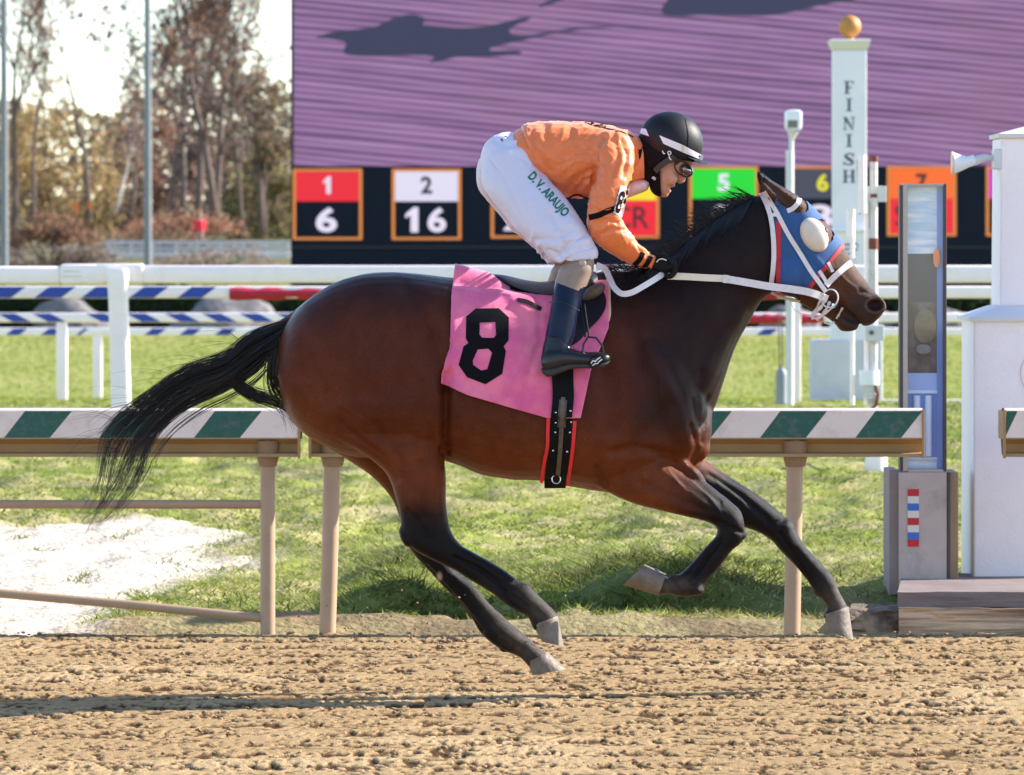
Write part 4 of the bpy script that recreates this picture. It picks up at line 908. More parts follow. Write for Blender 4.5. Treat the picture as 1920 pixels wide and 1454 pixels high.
rough_box(X(1590, 25.4), X(1684, 25.4), 25.4, 26.2, Z(1196, 25.4), Z(1150, 25.4), .16, 9, 'buried_sleeper', mat('earth_dark', (.12, .085, .06), .95, var=.6, vscale=9, bump=.03, bscale=25, alt=(.22, .16, .11)), tk)

# ------------------------------------------------------------------ mirror stand
DM = 26.4
ms = empty('mirror_stand', W(1732, 1110, DM), 'tall glazed finish line mirror in a metal frame on a grey wooden box', 'mirror stand')
alu = mat('frame_alu', (.42, .37, .34), .4, metal=.5, var=.15, vscale=12, dirt=(.2, .16, .14), dscale=12, damt=.4); dkf = mat('frame_dark', (.06, .05, .05), .5)
mb = MB(); mb.pbox(1687, 347, 1693, 884, DM, .10, .003); mb.build('frame_side', dkf, ms); mb = MB(); mb.pbox(1693, 347, 1702, 884, DM, .10, .003); mb.build('frame_side', alu, ms)
mb = MB(); mb.pbox(1769, 345, 1775, 884, DM, .10, .003); mb.build('frame_side', dkf, ms); mb = MB(); mb.pbox(1693, 345, 1769, 350, DM - .001, .10, .003); mb.build('frame_top', alu, ms); mb = MB(); mb.pbox(1702, 880, 1769, 886, DM, .10, .003); mb.build('frame_bottom', alu, ms)
bl1 = mat('painted_sky_reflection', (.50, .72, .92), .5, var=.18, vscale=9, stretch=(.5, 1, 4), alt=(.80, .88, .95)); bl2 = mat('panel_blue', (.13, .29, .72), .5, var=.15, vscale=4); bl3 = mat('panel_ink', (.035, .05, .09), .4, var=.3, vscale=6); bl4 = mat('panel_mixed', (.035, .04, .05), .5, var=.6, vscale=12, alt=(.12, .11, .11), stretch=(1, 1, .6)); bl5 = mat('panel_pale', (.34, .50, .85), .5, var=.1, vscale=5); wtb = mat('tube_pale', (.62, .74, .95), .35)  # these colours paint the mirror's reflection onto plain panels and tubes
dm = DM + .06
def pn(x0, y0, x1, y1, m, name='painted_reflection', o=0.0, th=.01): mb = MB(); mb.pbox(x0, y0, x1, y1, dm - o, th); return mb.build(name, m, ms)
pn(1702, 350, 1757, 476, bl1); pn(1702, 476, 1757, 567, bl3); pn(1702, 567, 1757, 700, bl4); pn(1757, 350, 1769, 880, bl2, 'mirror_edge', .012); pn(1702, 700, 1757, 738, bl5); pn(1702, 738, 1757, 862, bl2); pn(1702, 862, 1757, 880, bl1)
pn(1702, 732, 1757, 738, wtb, 'reflection_rail', .012); pn(1702, 858, 1757, 862, wtb, 'reflection_rail', .012)
for x in (1719, 1741): mb = MB(); mb.tube([W(x, 742, dm - .01), W(x, 856, dm - .01)], 6.5 / (F / dm), 14); mb.build('reflection_tube', wtb, ms, smooth=True)
def disc(px, py, rx, ry, m, name, o):
    V = [W(px + rx * math.cos(a), py + ry * math.sin(a), dm - o) for a in np.linspace(0, 2 * math.pi, 28)[:-1]]; V += [v + Vector((0, .01, 0)) for v in V]; n_ = 27; mesh(name, V, [list(range(n_))[::-1]] + [[k, (k + 1) % n_, n_ + (k + 1) % n_, n_ + k] for k in range(n_)], m, ms)
disc(1735, 612, 21, 32, mat('reflect_tan', (.16, .13, .09), .4, var=.5, vscale=14), 'mirror_image', .013); disc(1732, 655, 14, 9, mat('reflect_pale', (.16, .17, .19), .4, var=.4, vscale=30), 'mirror_image', .018)  # discs painted as blurred shapes of the reflection
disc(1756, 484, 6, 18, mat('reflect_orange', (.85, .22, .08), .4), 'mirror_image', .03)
gl_ = bpy.data.materials.new('clear_glass'); gl_.use_nodes = True; n = gl_.node_tree; n.nodes.clear(); o_ = n.nodes.new('ShaderNodeOutputMaterial'); t_ = n.nodes.new('ShaderNodeBsdfTransparent'); g_ = n.nodes.new('ShaderNodeBsdfGlossy'); g_.inputs['Roughness'].default_value = .03; f_ = n.nodes.new('ShaderNodeMixShader'); f_.inputs[0].default_value = .035
n.links.new(t_.outputs[0], f_.inputs[1]); n.links.new(g_.outputs[0], f_.inputs[2]); n.links.new(f_.outputs[0], o_.inputs[0])
mb = MB(); mb.pbox(1702, 350, 1769, 880, DM + .012, .004); mb.build('glass', gl_, ms)
cb = mat('cabinet_board', (.50, .41, .375), .8, var=.10, vscale=5, bump=.002, bscale=60, dirt=(.2, .15, .13), dscale=6, damt=.5); cw_ = mat('cabinet_wood', (.42, .27, .17), .8, var=.3, vscale=5, stretch=(4, 1, .6))
mb = MB(); mb.pbox(1686, 886, 1776, 1112, DM, .42, .004); cab = mb.build('cabinet', cb, ms)
mb = MB(); mb.pbox(1667, 882, 1685.5, 1116, DM + .05, .40, .003); mb.build('cabinet_side', mat('cabinet_grey', (.30, .235, .22), .8, var=.2, vscale=5), ms)
mb = MB(); mb.pbox(1776.5, 886, 1797, 1110, DM + .05, .38, .003); mb.build('cabinet_side', cw_, ms)
mb = MB(); mb.pbox(1777, 886, 1782, 1110, DM - .005, .05, .002); mb.build('batten', dkf, ms)
tr_, tw_, tb_ = mat('tile_red', (.55, .01, .02), .5), mat('tile_white', (.72, .66, .62), .5), mat('tile_blue', (.03, .15, .52), .5)
for i, m in enumerate((tr_, tw_, tb_, tw_, tr_, tw_, tb_, tr_)):
    y = 917.5 + i * 13.55; mb = MB(); mb.pbox(1702, y, 1723, y + 13.2, DM - .004, .004); mb.build('marker_band', m, cab)
# ------------------------------------------------------------------ the horse
HX = W(950, 1300)
horse = empty('racehorse', HX, 'dark bay racehorse galloping to the right with black mane and streaming tail', 'horse')
S0 = F / D0
NL, FL = -0.15, 0.15      # near and far leg lateral offsets (m)
G = []
# trunk: vertical sections from buttock to breast
G.append(loft([
 (524, 655, 522, 700, 50, 0, 0, 2.1), (532, 618, 530, 752, 96, 0, 0, 2.1), (550, 588, 548, 790, 116, 0, 0, 2.2), (585, 556, 582, 822, 130, 0, 0.02, 2.3),
 (630, 530, 630, 846, 141, 0, 0.06, 2.3), (680, 514, 684, 858, 146, 0, 0.10, 2.3), (735, 510, 738, 858, 147, 0, 0.14, 2.3),
 (790, 514, 792, 856, 143, 0, 0.14, 2.3), (850, 523, 852, 868, 142, 0, 0.08, 2.3), (905, 530, 905, 890, 147, 0, 0.08, 2.3), (960, 532, 960, 900, 150, 0, 0.12, 2.3),
 (1020, 529, 1016, 903, 149, 0, 0.18, 2.2), (1080, 520, 1070, 911, 143, 0, 0.26, 2.2), (1135, 508, 1120, 921, 134, 0, 0.34, 2.1),
 (1185, 512, 1180, 925, 126, 0, 0.30, 2.1), (1230, 545, 1235, 915, 120, 0, 0.15, 2.1), (1280, 610, 1280, 893, 108, 0, 0.05, 2.1),
 (1315, 690, 1312, 868, 88, 0, 0, 2.1), (1334, 760, 1330, 842, 52, 0, 0, 2.1)], n=36))
# neck
G.append(loft([
 (1085, 560, 1270, 850, 96, 0, 0.15, 2.2), (1125, 513, 1325, 790, 96, 0, 0.25, 2.2), (1180, 508, 1352, 728, 88, 0, 0.32, 2.1), (1225, 497, 1368, 682, 78, 0, 0.34, 2.1), (1262, 474, 1384, 642, 70, 0, 0.34, 2.1),
 (1300, 442, 1399, 612, 63, 0, 0.32, 2.1), (1340, 410, 1414, 584, 56, 0, 0.28, 2.1), (1380, 385, 1431, 560, 50, 0, 0.2, 2.1), (1418, 366, 1452, 548, 46, 0, 0.1, 2.1), (1450, 372, 1470, 545, 42, 0, 0.1, 2.1)]))
# head
G.append(loft([
 (1430, 375, 1448, 530, 34, 0, 0, 2.2), (1452, 364, 1466, 551, 42, 0, -0.05, 2.3), (1480, 362, 1490, 558, 47, 0, 0.0, 2.4), (1508, 374, 1508, 566, 50, 0, 0.05, 2.5), (1535, 402, 1525, 575, 49, 0, 0.12, 2.5),
 (1557, 430, 1537, 580, 44, 0, 0.12, 2.4), (1578, 461, 1548, 580, 38, 0, 0.1, 2.3), (1598, 492, 1562, 582, 33, 0, 0.05, 2.3), (1616, 518, 1574, 586, 30, 0, 0, 2.3),
 (1634, 541, 1588, 594, 30, 0, -0.08, 2.3), (1648, 556, 1602, 604, 31, 0, -0.1, 2.3), (1656, 572, 1616, 612, 29, 0, 0, 2.2), (1657, 586, 1628, 612, 20, 0, 0, 2.1), (1652, 594, 1637, 608, 10, 0, 0, 2.1)]))
# lower jaw and lip
G.append(loft([(1492, 545, 1495, 566, 24, 0, 0, 2.1), (1520, 560, 1518, 580, 23, 0, 0, 2.1), (1548, 572, 1544, 593, 21, 0, 0, 2.1), (1572, 584, 1563, 606, 22, 0, 0, 2.1), (1592, 596, 1576, 621, 24, 0, 0, 2.1),
  (1605, 602, 1593, 623, 23, 0, 0, 2.1), (1612, 607, 1606, 620, 14, 0, 0, 2.1)]))
# jowl, eye socket, facial bone, nostril rims
for sgn in (-1, 1):
    G.append(ellipsoid(1478, 512, sgn * 0.066, 34, 30, 24, 60))
    G.append(ellipsoid(1540, 434, sgn * 0.082, 20, 14, 18, 50))
    G.append(ellipsoid(1566, 500, sgn * 0.052, 34, 8, 12, 58))
    G.append(ellipsoid(1641, 575, sgn * 0.048, 19, 17, 12, 40))
# ears pinned back
for dy, k in ((-0.05, 0), (0.055, 5)):
    G.append(loft([(1512 + k, 385, 1482 + k, 402, 17, dy, 0, 2), (1494 + k, 366, 1466 + k, 392, 18, dy, 0, 2), (1468 + k, 352, 1447 + k, 380, 17, dy * 1.3, 0, 2),
        (1444 + k, 338, 1430 + k, 360, 12, dy * 1.5, 0, 2), (1428 + k, 324, 1420 + k, 340, 6, dy * 1.6, 0, 2), (1420 + k, 317, 1418 + k, 322, 2, dy * 1.6, 0, 2)], n=16))
# tail dock
G.append(loft([(600, 560, 590, 600, 20, 0, 0, 2), (565, 574, 560, 612, 18, 0, 0, 2), (540, 590, 535, 624, 14, 0, 0, 2), (515, 606, 508, 632, 10, 0, 0, 2), (485, 620, 480, 640, 6, 0, 0, 2)], n=14))
def hindleg(near):
    dy = NL if near else FL
    if near:
        return [loft([(840, 640, 560, 650, 60, dy * 0.5, 0, 2.2), (838, 735, 560, 740, 66, dy * 0.62, 0, 2.3), (834, 800, 602, 812, 66, dy * 0.74, 0, 2.4), (834, 850, 672, 846, 58, dy * 0.85, 0, 2.3), (836, 895, 722, 884, 46, dy * 0.95, 0, 2.3),
            (836, 938, 742, 932, 36, dy, 0, 2.3), (839, 972, 750, 972, 29, dy, 0, 2.3), (846, 998, 755, 1006, 26, dy, 0, 2.3), (862, 1020, 775, 1030, 25, dy, 0, 2.3), (888, 1036, 806, 1048, 22, dy, 0, 2.3),
            (922, 1054, 858, 1073, 19, dy, 0, 2.2), (950, 1072, 888, 1090, 18, dy, 0, 2.2), (972, 1088, 920, 1110, 19, dy, 0, 2.2), (992, 1096, 944, 1130, 23, dy, 0, 2.2), (1008, 1116, 972, 1147, 24, dy, 0, 2.2), (1024, 1132, 990, 1156, 21, dy, 0, 2.2), (1042, 1150, 998, 1172, 24, dy, 0, 2.2), (1046, 1164, 1002, 1182, 22, dy, 0, 2.2)]),
            ellipsoid(760, 1006, dy, 22, 10, 14, 70)]
    return [loft([(800, 700, 580, 700, 60, dy * 0.6, 0, 2.2), (790, 800, 588, 812, 56, dy * 0.75, 0, 2.3), (800, 850, 645, 858, 50, dy * 0.9, 0, 2.3), (808, 900, 695, 892, 42, dy, 0, 2.3), (812, 940, 732, 930, 34, dy, 0, 2.3),
        (815, 985, 751, 975, 28, dy, 0, 2.3), (822, 1015, 758, 1012, 26, dy, 0, 2.3), (838, 1045, 776, 1040, 25, dy, 0, 2.3), (857, 1072, 796, 1062, 23, dy, 0, 2.3), (889, 1096, 836, 1106, 19, dy, 0, 2.2), (914, 1127, 859, 1130, 18, dy, 0, 2.2),
        (938, 1150, 882, 1158, 18, dy, 0, 2.2), (956, 1168, 902, 1188, 21, dy, 0, 2.2), (972, 1182, 926, 1208, 24, dy, 0, 2.2), (986, 1194, 950, 1222, 23, dy, 0, 2.2), (1002, 1208, 972, 1232, 20, dy, 0, 2.2), (1022, 1224, 986, 1246, 24, dy, 0, 2.2), (1030, 1234, 992, 1254, 22, dy, 0, 2.2)])]
def foreleg(near):
    dy = NL if near else FL
    if near:
        return [loft([(1230, 770, 1100, 840, 60, dy * 0.45, 0, 2.2), (1258, 835, 1110, 905, 56, dy * 0.6, 0, 2.3), (1285, 872, 1150, 930, 46, dy * 0.75, 0, 2.3), (1312, 896, 1205, 950, 38, dy * 0.9, 0, 2.3), (1342, 920, 1262, 964, 32, dy, 0, 2.2),
            (1368, 940, 1308, 975, 28, dy, 0, 2.2), (1389, 960, 1336, 982, 26, dy, 0, 2.3), (1396, 990, 1346, 992, 25, dy, 0, 2.4), (1392, 1016, 1342, 1006, 23, dy, 0, 2.3), (1374, 1034, 1328, 1022, 19, dy, 0, 2.2),
            (1356, 1056, 1310, 1042, 18, dy, 0, 2.2), (1340, 1076, 1292, 1060, 18, dy, 0, 2.2), (1324, 1096, 1276, 1074, 21, dy, 0, 2.2), (1308, 1116, 1262, 1084, 22, dy, 0, 2.2), (1284, 1120, 1256, 1086, 20, dy, 0, 2.2), (1260, 1116, 1248, 1080, 20, dy, 0, 2.2), (1232, 1114, 1234, 1068, 22, dy, 0, 2.2), (1224, 1112, 1226, 1064, 20, dy, 0, 2.2)])]
    return [loft([(1290, 780, 1180, 840, 50, dy * 0.5, 0, 2.2), (1312, 848, 1225, 900, 44, dy * 0.75, 0, 2.3), (1336, 872, 1270, 925, 38, dy * 0.9, 0, 2.3), (1364, 892, 1312, 946, 32, dy, 0, 2.3), (1395, 912, 1350, 966, 29, dy, 0, 2.3), (1424, 932, 1386, 984, 27, dy, 0, 2.2),
        (1450, 950, 1422, 998, 26, dy, 0, 2.2), (1475, 972, 1448, 1014, 25, dy, 0, 2.3), (1489, 992, 1464, 1032, 24, dy, 0, 2.3), (1504, 1018, 1482, 1052, 19, dy, 0, 2.2), (1524, 1041, 1500, 1074, 18, dy, 0, 2.2), (1543, 1061, 1516, 1094, 18, dy, 0, 2.2),
        (1558, 1076, 1530, 1114, 21, dy, 0, 2.2), (1568, 1096, 1542, 1126, 22, dy, 0, 2.2), (1576, 1114, 1549, 1138, 20, dy, 0, 2.2), (1588, 1134, 1545, 1150, 24, dy, 0, 2.2), (1592, 1144, 1543, 1160, 22, dy, 0, 2.2)])]
for nr in (True, False): G += hindleg(nr) + foreleg(nr)
# muscle masses: near and far shoulder, point of shoulder, breast, stifle
for sgn in (-1, 1):
    G.append(ellipsoid(1240, 735, sgn * 0.13, 130, 70, 62, 68))
    G.append(ellipsoid(1180, 800, sgn * 0.17, 80, 55, 46, 70))
    G.append(ellipsoid(1303, 790, sgn * 0.10, 42, 30, 34, 80))
    G.append(ellipsoid(1312, 838, sgn * 0.07, 28, 20, 26, 100))
    G.append(ellipsoid(790, 770, sgn * 0.17, 66, 44, 52, 85))
    G.append(ellipsoid(650, 690, sgn * 0.15, 100, 90, 58, 60))
for x_, y_, dy_, a_, b_, c_, r_ in ((1376, 980, NL, 24, 19, 27, 75), (1392, 1004, NL, 10, 8, 16, 0), (1472, 990, FL, 24, 17, 25, 60), (795, 1005, NL, 26, 24, 27, 60), (1308, 1106, NL, 14, 12, 22, 0), (1556, 1098, FL, 14, 13, 22, 0), (990, 1126, NL, 17, 16, 25, 0), (958, 1206, FL, 17, 16, 25, 0), (1292, 884, NL * .9, 36, 13, 22, 38), (1330, 950, NL, 40, 15, 24, 30), (972, 1142, NL, 8, 6, 8, 40), (944, 1217, FL, 8, 6, 8, 40), (1532, 1112, FL, 8, 6, 8, 60), (1264, 1082, NL, 8, 6, 8, 0)): G.append(ellipsoid(x_, y_, dy_, a_, b_, c_, r_))
hm = remesh(G, 0.0062, smooth=9, factor=0.5)
hm.name = 'body'
# fine relief: grooves (+) and ridges (-) along pixel polylines, the same on both sides
P = vco(hm); N = vno(hm); px, py = proj(P); side = np.sign(P[:, 1] - D0)
REL = [
 ([(840, 700), (836, 760), (834, 830), (836, 870)], 9, 0.020), ([(812, 640), (826, 680), (832, 730)], 12, 0.010), ([(800, 618), (815, 650), (826, 690)], 8, -0.004),
 ([(640, 800), (690, 838), (722, 862), (742, 900)], 7, 0.006), ([(610, 740), (680, 735), (760, 728)], 22, 0.005), ([(575, 640), (600, 720), (640, 790)], 16, 0.006),
 ([(690, 560), (720, 640), (740, 720)], 26, 0.005), ([(760, 540), (800, 580), (818, 620)], 14, 0.006),
 ([(790, 870), (800, 920), (795, 970)], 8, 0.005), ([(765, 960), (790, 985), (800, 1010)], 7, 0.005), ([(820, 960), (815, 1000)], 6, -0.002),
 ([(1175, 560), (1225, 640), (1275, 720), (1310, 790)], 16, 0.005), ([(1110, 640), (1140, 720), (1150, 800)], 24, 0.007), ([(1190, 610), (1230, 680), (1262, 740)], 16, -0.002),
 ([(1260, 765), (1230, 800), (1190, 830)], 16, 0.006), ([(1150, 850), (1200, 842), (1260, 855)], 10, 0.008), ([(1240, 862), (1290, 880)], 7, 0.006),
 ([(1120, 880), (1140, 920)], 8, 0.008), ([(1410, 590), (1380, 650), (1345, 730), (1325, 790)], 9, 0.007), ([(1380, 560), (1340, 640), (1300, 700)], 16, 0.005),
 ([(1330, 745), (1322, 790), (1318, 830)], 5, 0.006), ([(1270, 870), (1310, 905), (1350, 940)], 6, 0.004), ([(1240, 880), (1280, 915), (1330, 950)], 5, -0.002),
 ([(1330, 890), (1390, 930), (1440, 975)], 5, 0.004), ([(1345, 905), (1395, 945)], 4, -0.002), ([(1200, 905), (1260, 930), (1320, 958)], 6, 0.004), ([(1340, 975), (1372, 990), (1392, 1000)], 4, 0.004), ([(1352, 1012), (1318, 1060), (1292, 1092)], 3.5, 0.005), ([(1300, 1096), (1270, 1104)], 4, 0.003),
 ([(1462, 1000), (1482, 1030), (1508, 1072), (1532, 1100)], 3.5, 0.005), ([(1440, 985), (1470, 975)], 4, 0.003), ([(852, 1045), (905, 1072), (948, 1108)], 3.5, 0.006), ([(800, 1062), (850, 1120), (905, 1184)], 3.5, 0.006), ([(965, 1120), (990, 1140)], 4, 0.004), ([(930, 1196), (958, 1216)], 4, 0.004),
 ([(705, 800), (745, 860), (768, 920)], 10, 0.005), ([(748, 880), (772, 930), (782, 980)], 6, -0.003), ([(822, 860), (826, 920), (822, 965)], 6, 0.003), ([(1318, 700), (1304, 750), (1316, 800)], 7, 0.006), ([(1298, 800), (1308, 840), (1296, 868)], 6, 0.006), ([(1140, 560), (1180, 610), (1200, 680)], 14, 0.004), ([(1490, 540), (1530, 570)], 6, 0.004),
 ([(880, 1052), (940, 1092)], 4, 0.003), ([(850, 1090), (900, 1150)], 4, 0.003), ([(1330, 1040), (1300, 1075)], 4, 0.003), ([(1490, 1030), (1530, 1085)], 4, 0.003),
 ([(1500, 470), (1545, 520), (1590, 555)], 9, 0.004), ([(1500, 545), (1545, 560), (1580, 572)], 6, 0.004), ([(1530, 485), (1570, 530)], 4, -0.002), ([(1612, 545), (1634, 552), (1640, 562)], 4, 0.003)]
for l, wd, amp in REL:
    d, _ = pdist(px, py, l); P -= N * (2.0 * amp * np.exp(-(d / wd) ** 2) * np.clip(np.abs(N[:, 1]), 0, 1))[:, None]
q = np.hypot((px - 1641) / 17, (py - 573) / 13); P += N * (0.006 * np.exp(-((q - 1) / .22) ** 2) * (np.abs(P[:, 1] - D0) > .015))[:, None]
# mouth slit
d, _ = pdist(px, py, [(1572, 574), (1590, 585), (1604, 598), (1614, 612)]); P -= N * (0.008 * np.exp(-(d / 2.4) ** 2))[:, None]
# nostril hollow
q = np.exp(-(((px - 1641) / 14) ** 2 + ((py - 573) / 10) ** 2) ** 2) * (np.abs(P[:, 1] - D0) > 0.02)
P[:, 1] -= side * 0.034 * q
# ear hollow
d, _ = pdist(px, py, [(1478, 378), (1455, 358), (1432, 338)]); k = (np.abs(P[:, 1] - D0) > 0.06) & (py < 392) & (px < 1500)
P[:, 1] -= np.where(k, side * 0.012 * np.exp(-(d / 6) ** 2), 0)
# ribs, tendons, veins, skin unevenness
P += N * ((vn3(P[:, 0] * 9, P[:, 1] * 9, P[:, 2] * 9, 3) - 0.5) * 0.010 + (vn3(P[:, 0] * 24, P[:, 1] * 24, P[:, 2] * 24, 6) - 0.5) * 0.0022)[:, None]
rib = np.sin((px - 0.25 * py) / 6.2) * sm(850, 880, px) * sm(1110, 1040, px) * sm(720, 800, py) * sm(890, 860, py)
P += N * (rib * 0.0008)[:, None]
for l in ([(905, 872), (960, 860), (1010, 868), (1080, 880), (1120, 890)], [(1500, 520), (1530, 545), (1560, 552), (1600, 560)], [(1560, 500), (1590, 530), (1610, 545)], [(640, 760), (700, 800), (730, 850)], [(1295, 900), (1330, 932), (1350, 960)],
          [(1210, 650), (1235, 700), (1240, 760)], [(1252, 880), (1290, 930), (1320, 945)], [(770, 900), (780, 940), (800, 960)]):
    d, _ = pdist(px, py, l); P += N * (0.0034 * np.exp(-(d / 2.2) ** 2) * np.abs(N[:, 1]))[:, None]
setco(hm, P)
# coat colour: bay body, black points
px, py = proj(P)
base = np.array([0.088, 0.0180, 0.0060]); red = np.array([0.178, 0.040, 0.0095]); dark = np.array([0.0135, 0.0058, 0.0055]); blk = np.array([0.0065, 0.0042, 0.0048]); muz = np.array([0.034, 0.020, 0.017])
c = np.tile(base, (len(P), 1))
def mixc(c, t, k): k = np.clip(k, 0, 1)[:, None]; return c * (1 - k) + t * k
nz = fbm2(px / 60, py / 60, 5)
c = mixc(c, red, 0.75 * sm(760, 880, py) * (0.4 + 0.9 * nz) * (py < 960))  # warm ground bounce on belly and lower rump painted into the coat
c = mixc(c, red, 0.5 * np.exp(-(((px - 600) / 60) ** 2 + ((py - 770) / 80) ** 2)))
c = mixc(c, dark, 0.82 * sm(650, 515, py + (nz - .5) * 90) * (px < 1500))                # dark along the topline
c = mixc(c, dark, 0.92 * sm(1130, 1290, px + (nz - .5) * 110) * sm(900, 760, py) * (px < 1470))  # shoulder and neck
d, t = pdist(px, py, [(1150, 500), (1262, 474), (1300, 440), (1420, 366)]); c = mixc(c, blk, 0.9 * sm(110, 10, d) * (px < 1500))
d, t = pdist(px, py, [(800, 880), (796, 1000), (860, 1060), (1000, 1150)]); c = mixc(c, blk, sm(900, 990, py + (nz - .5) * 40) * (px < 1100))
c = mixc(c, blk, sm(1000, 1050, py + (nz - .5) * 30) * (px > 1130)); c = mixc(c, blk, sm(1225, 1345, px + (nz - .5) * 50) * sm(860, 905, py))
c = mixc(c, np.array([0.085, 0.031, 0.016]), 0.9 * sm(1470, 1530, px) * (py < 680))                             # face
c = mixc(c, muz, 0.9 * sm(1560, 1640, px + (py - 560) * 0.7) * (py < 680))
d, _ = pdist(px, py, [(1440, 355), (1500, 390)]); c = mixc(c, np.array([0.075, 0.035, 0.022]), 0.8 * sm(22, 10, d))
q = np.exp(-(((px - 1641) / 13) ** 2 + ((py - 573) / 9.5) ** 2) ** 2); c = mixc(c, np.array([0.02, 0.008, 0.008]), 0.97 * q); rr_ = np.hypot((px - 1641) / 17, (py - 573) / 13); c = mixc(c, np.array([.16, .085, .06]), .6 * np.exp(-((rr_ - 1.05) / .16) ** 2) * (px > 1500))
d, _ = pdist(px, py, [(1572, 574), (1590, 585), (1604, 598), (1614, 612)]); c = mixc(c, blk, 0.8 * np.exp(-(d / 2.0) ** 2))
# dusty lower legs and a pink scar
dust = np.array([0.20, 0.145, 0.10])
for l in ([(905, 1110), (960, 1195), (1010, 1235)], [(985, 1110), (1010, 1140), (1035, 1160)], [(1550, 1085), (1570, 1130)], [(1300, 1110), (1260, 1098)]):
    d, t = pdist(px, py, l); c = mixc(c, dust, 0.30 * sm(34, 8, d) * (0.3 + t * 0.9) * (0.3 + 1.1 * fbm2(px / 9, py / 9, 9)))
c = c * (0.80 + 0.40 * fbm2(px / 13, py / 17, 19, 3))[:, None]
c = mixc(c, np.array([0.5, 0.33, 0.27]), 0.9 * np.exp(-(((px - 824) / 5) ** 2 + ((py - 1081) / 8) ** 2) ** 2))
set_col(hm, c)
coat = mat('bay_coat', attr='Col', rough=0.30, var=0.5, vscale=190, bump=0.0026, bscale=300, sheen=0.0, spec=0.15, stretch=(1, 1, 1.6))
body = link('body', hm, coat, horse, smooth=True)
HB = bvh_of(hm)

# hooves: ring at coronet, ring at sole
def hoof(cf, cb, toe, heel, hw, dy, label=None):
    d = D0 + dy; V = []; Fc = []; n = 24
    rows = [(-0.10, 0.92), (0.0, 1.03), (0.06, 1.0), (0.35, 1.04), (0.7, 1.12), (0.96, 1.18), (1.0, 1.15)]
    for t, k in rows:
        f_ = np.array(cf) * (1 - t) + np.array(toe) * t; b_ = np.array(cb) * (1 - t) + np.array(heel) * t
        c_ = (f_ + b_) / 2; u = (f_ - b_) / 2
        for i in range(n):
            a = 2 * math.pi * i / n; ca = math.cos(a); sa = math.sin(a)
            if ca < -0.3: ca = -0.3 + (ca + 0.3) * 0.75
            V.append(W(c_[0] + u[0] * ca, c_[1] + u[1] * ca, d + sa * hw * k / S0))
    m = len(rows)
    for i in range(m - 1):
        for j in range(n): Fc.append([i * n + j, i * n + (j + 1) % n, (i + 1) * n + (j + 1) % n, (i + 1) * n + j])
    Fc.append(list(range(n))[::-1])
    c0 = sum((V[(m - 1) * n + j] for j in range(n)), Vector()) / n; up = (sum((V[j] for j in range(n)), Vector()) / n - c0) * 0.16
    V.append(c0 + up)
    inner = []
    for j in range(n): V.append(c0 + (V[(m - 1) * n + j] - c0) * 0.84); inner.append(len(V) - 1)
    ci = (m) * n
    for j in range(n):
        Fc.append([(m - 1) * n + j, (m - 1) * n + (j + 1) % n, inner[(j + 1) % n], inner[j]]); Fc.append([inner[j], inner[(j + 1) % n], ci])
    mb = MB(); mb.add(V, Fc); o = mb.build('hoof', mat('horn', (0.165, 0.130, 0.10), 0.6, var=0.3, vscale=40, bump=0.003, bscale=70, dirt=(0.13, 0.095, 0.07), dscale=25, damt=0.8), horse, smooth=True)
    return o
hoof((1047, 1160), (996, 1177), (1057, 1213), (1013, 1203), 27, NL)
hoof((1030, 1226), (986, 1247), (1062, 1255), (992, 1268), 27, FL)
hoof((1229, 1116), (1247, 1071), (1168, 1097), (1213, 1055), 27, NL)
hoof((1592, 1143), (1541, 1157), (1600, 1201), (1546, 1178), 27, FL)
# eye (near and far) half hidden by the cups
for sgn in (-1, 1):
    V, Fc = ellipsoid(1541, 434, 0, 8, 7, 7); dd = (hitd(HB, 1541, 434, D0) - D0); off = abs(dd) - 0.010
    V = [v + Vector((0, sgn * off, 0)) for v in V]
    mb = MB(); mb.add(V, Fc); mb.build('eye', mat('eye_dark', (0.01, 0.006, 0.005), 0.08, coat=1), horse, smooth=True)

# hair: bundles of tapering strands
def strands(name, m, parent, curves, n_side=3):
    """curves: list of (points Nx3, base radius)"""
    Vs = []; Fs = []; o = 0; ang = np.arange(n_side) * 2 * math.pi / n_side
    for Pn, r in curves:
        Pn = np.asarray(Pn); k = len(Pn); T = np.gradient(Pn, axis=0); T /= np.linalg.norm(T, axis=1)[:, None] + 1e-9
        A = np.cross(T, [0, 1, 0]); A /= np.linalg.norm(A, axis=1)[:, None] + 1e-9; B = np.cross(T, A)
        tt = np.linspace(0, 1, k); rr = r * (1 - 0.85 * tt ** 2)
        ring = Pn[:, None, :] + rr[:, None, None] * (A[:, None, :] * np.cos(ang)[None, :, None] + B[:, None, :] * np.sin(ang)[None, :, None])
        Vs.append(ring.reshape(-1, 3))
        i = np.arange(k - 1)[:, None] * n_side; j = np.arange(n_side)[None, :]; j2 = (j + 1) % n_side
        Fs.append(np.stack([i + j, i + j2, i + n_side + j2, i + n_side + j], -1).reshape(-1, 4) + o); o += k * n_side
    return fast_mesh(name, np.concatenate(Vs), np.concatenate(Fs), m, parent, smooth=True)
def strand_path(ctrl, jit, k=20, wob=3.0):
    C = catmull(ctrl, 8); t = np.linspace(0, 1, len(C)); ti = np.linspace(0, 1, k)
    C = np.stack([np.interp(ti, t, C[:, i]) for i in range(C.shape[1])], 1)
    ph = rng.uniform(0, 6.28, 3); am = rng.uniform(0, wob)
    C[:, 0] += am * np.sin(ti * rng.uniform(2, 7) + ph[0]) * ti; C[:, 1] += am * np.sin(ti * rng.uniform(2, 7) + ph[1]) * ti
    d = D0 + C[:, 2] / S0; s = F / d
    return np.stack([(C[:, 0] - 960) / s, d, EYE - (C[:, 1] - HOR) / s], 1)
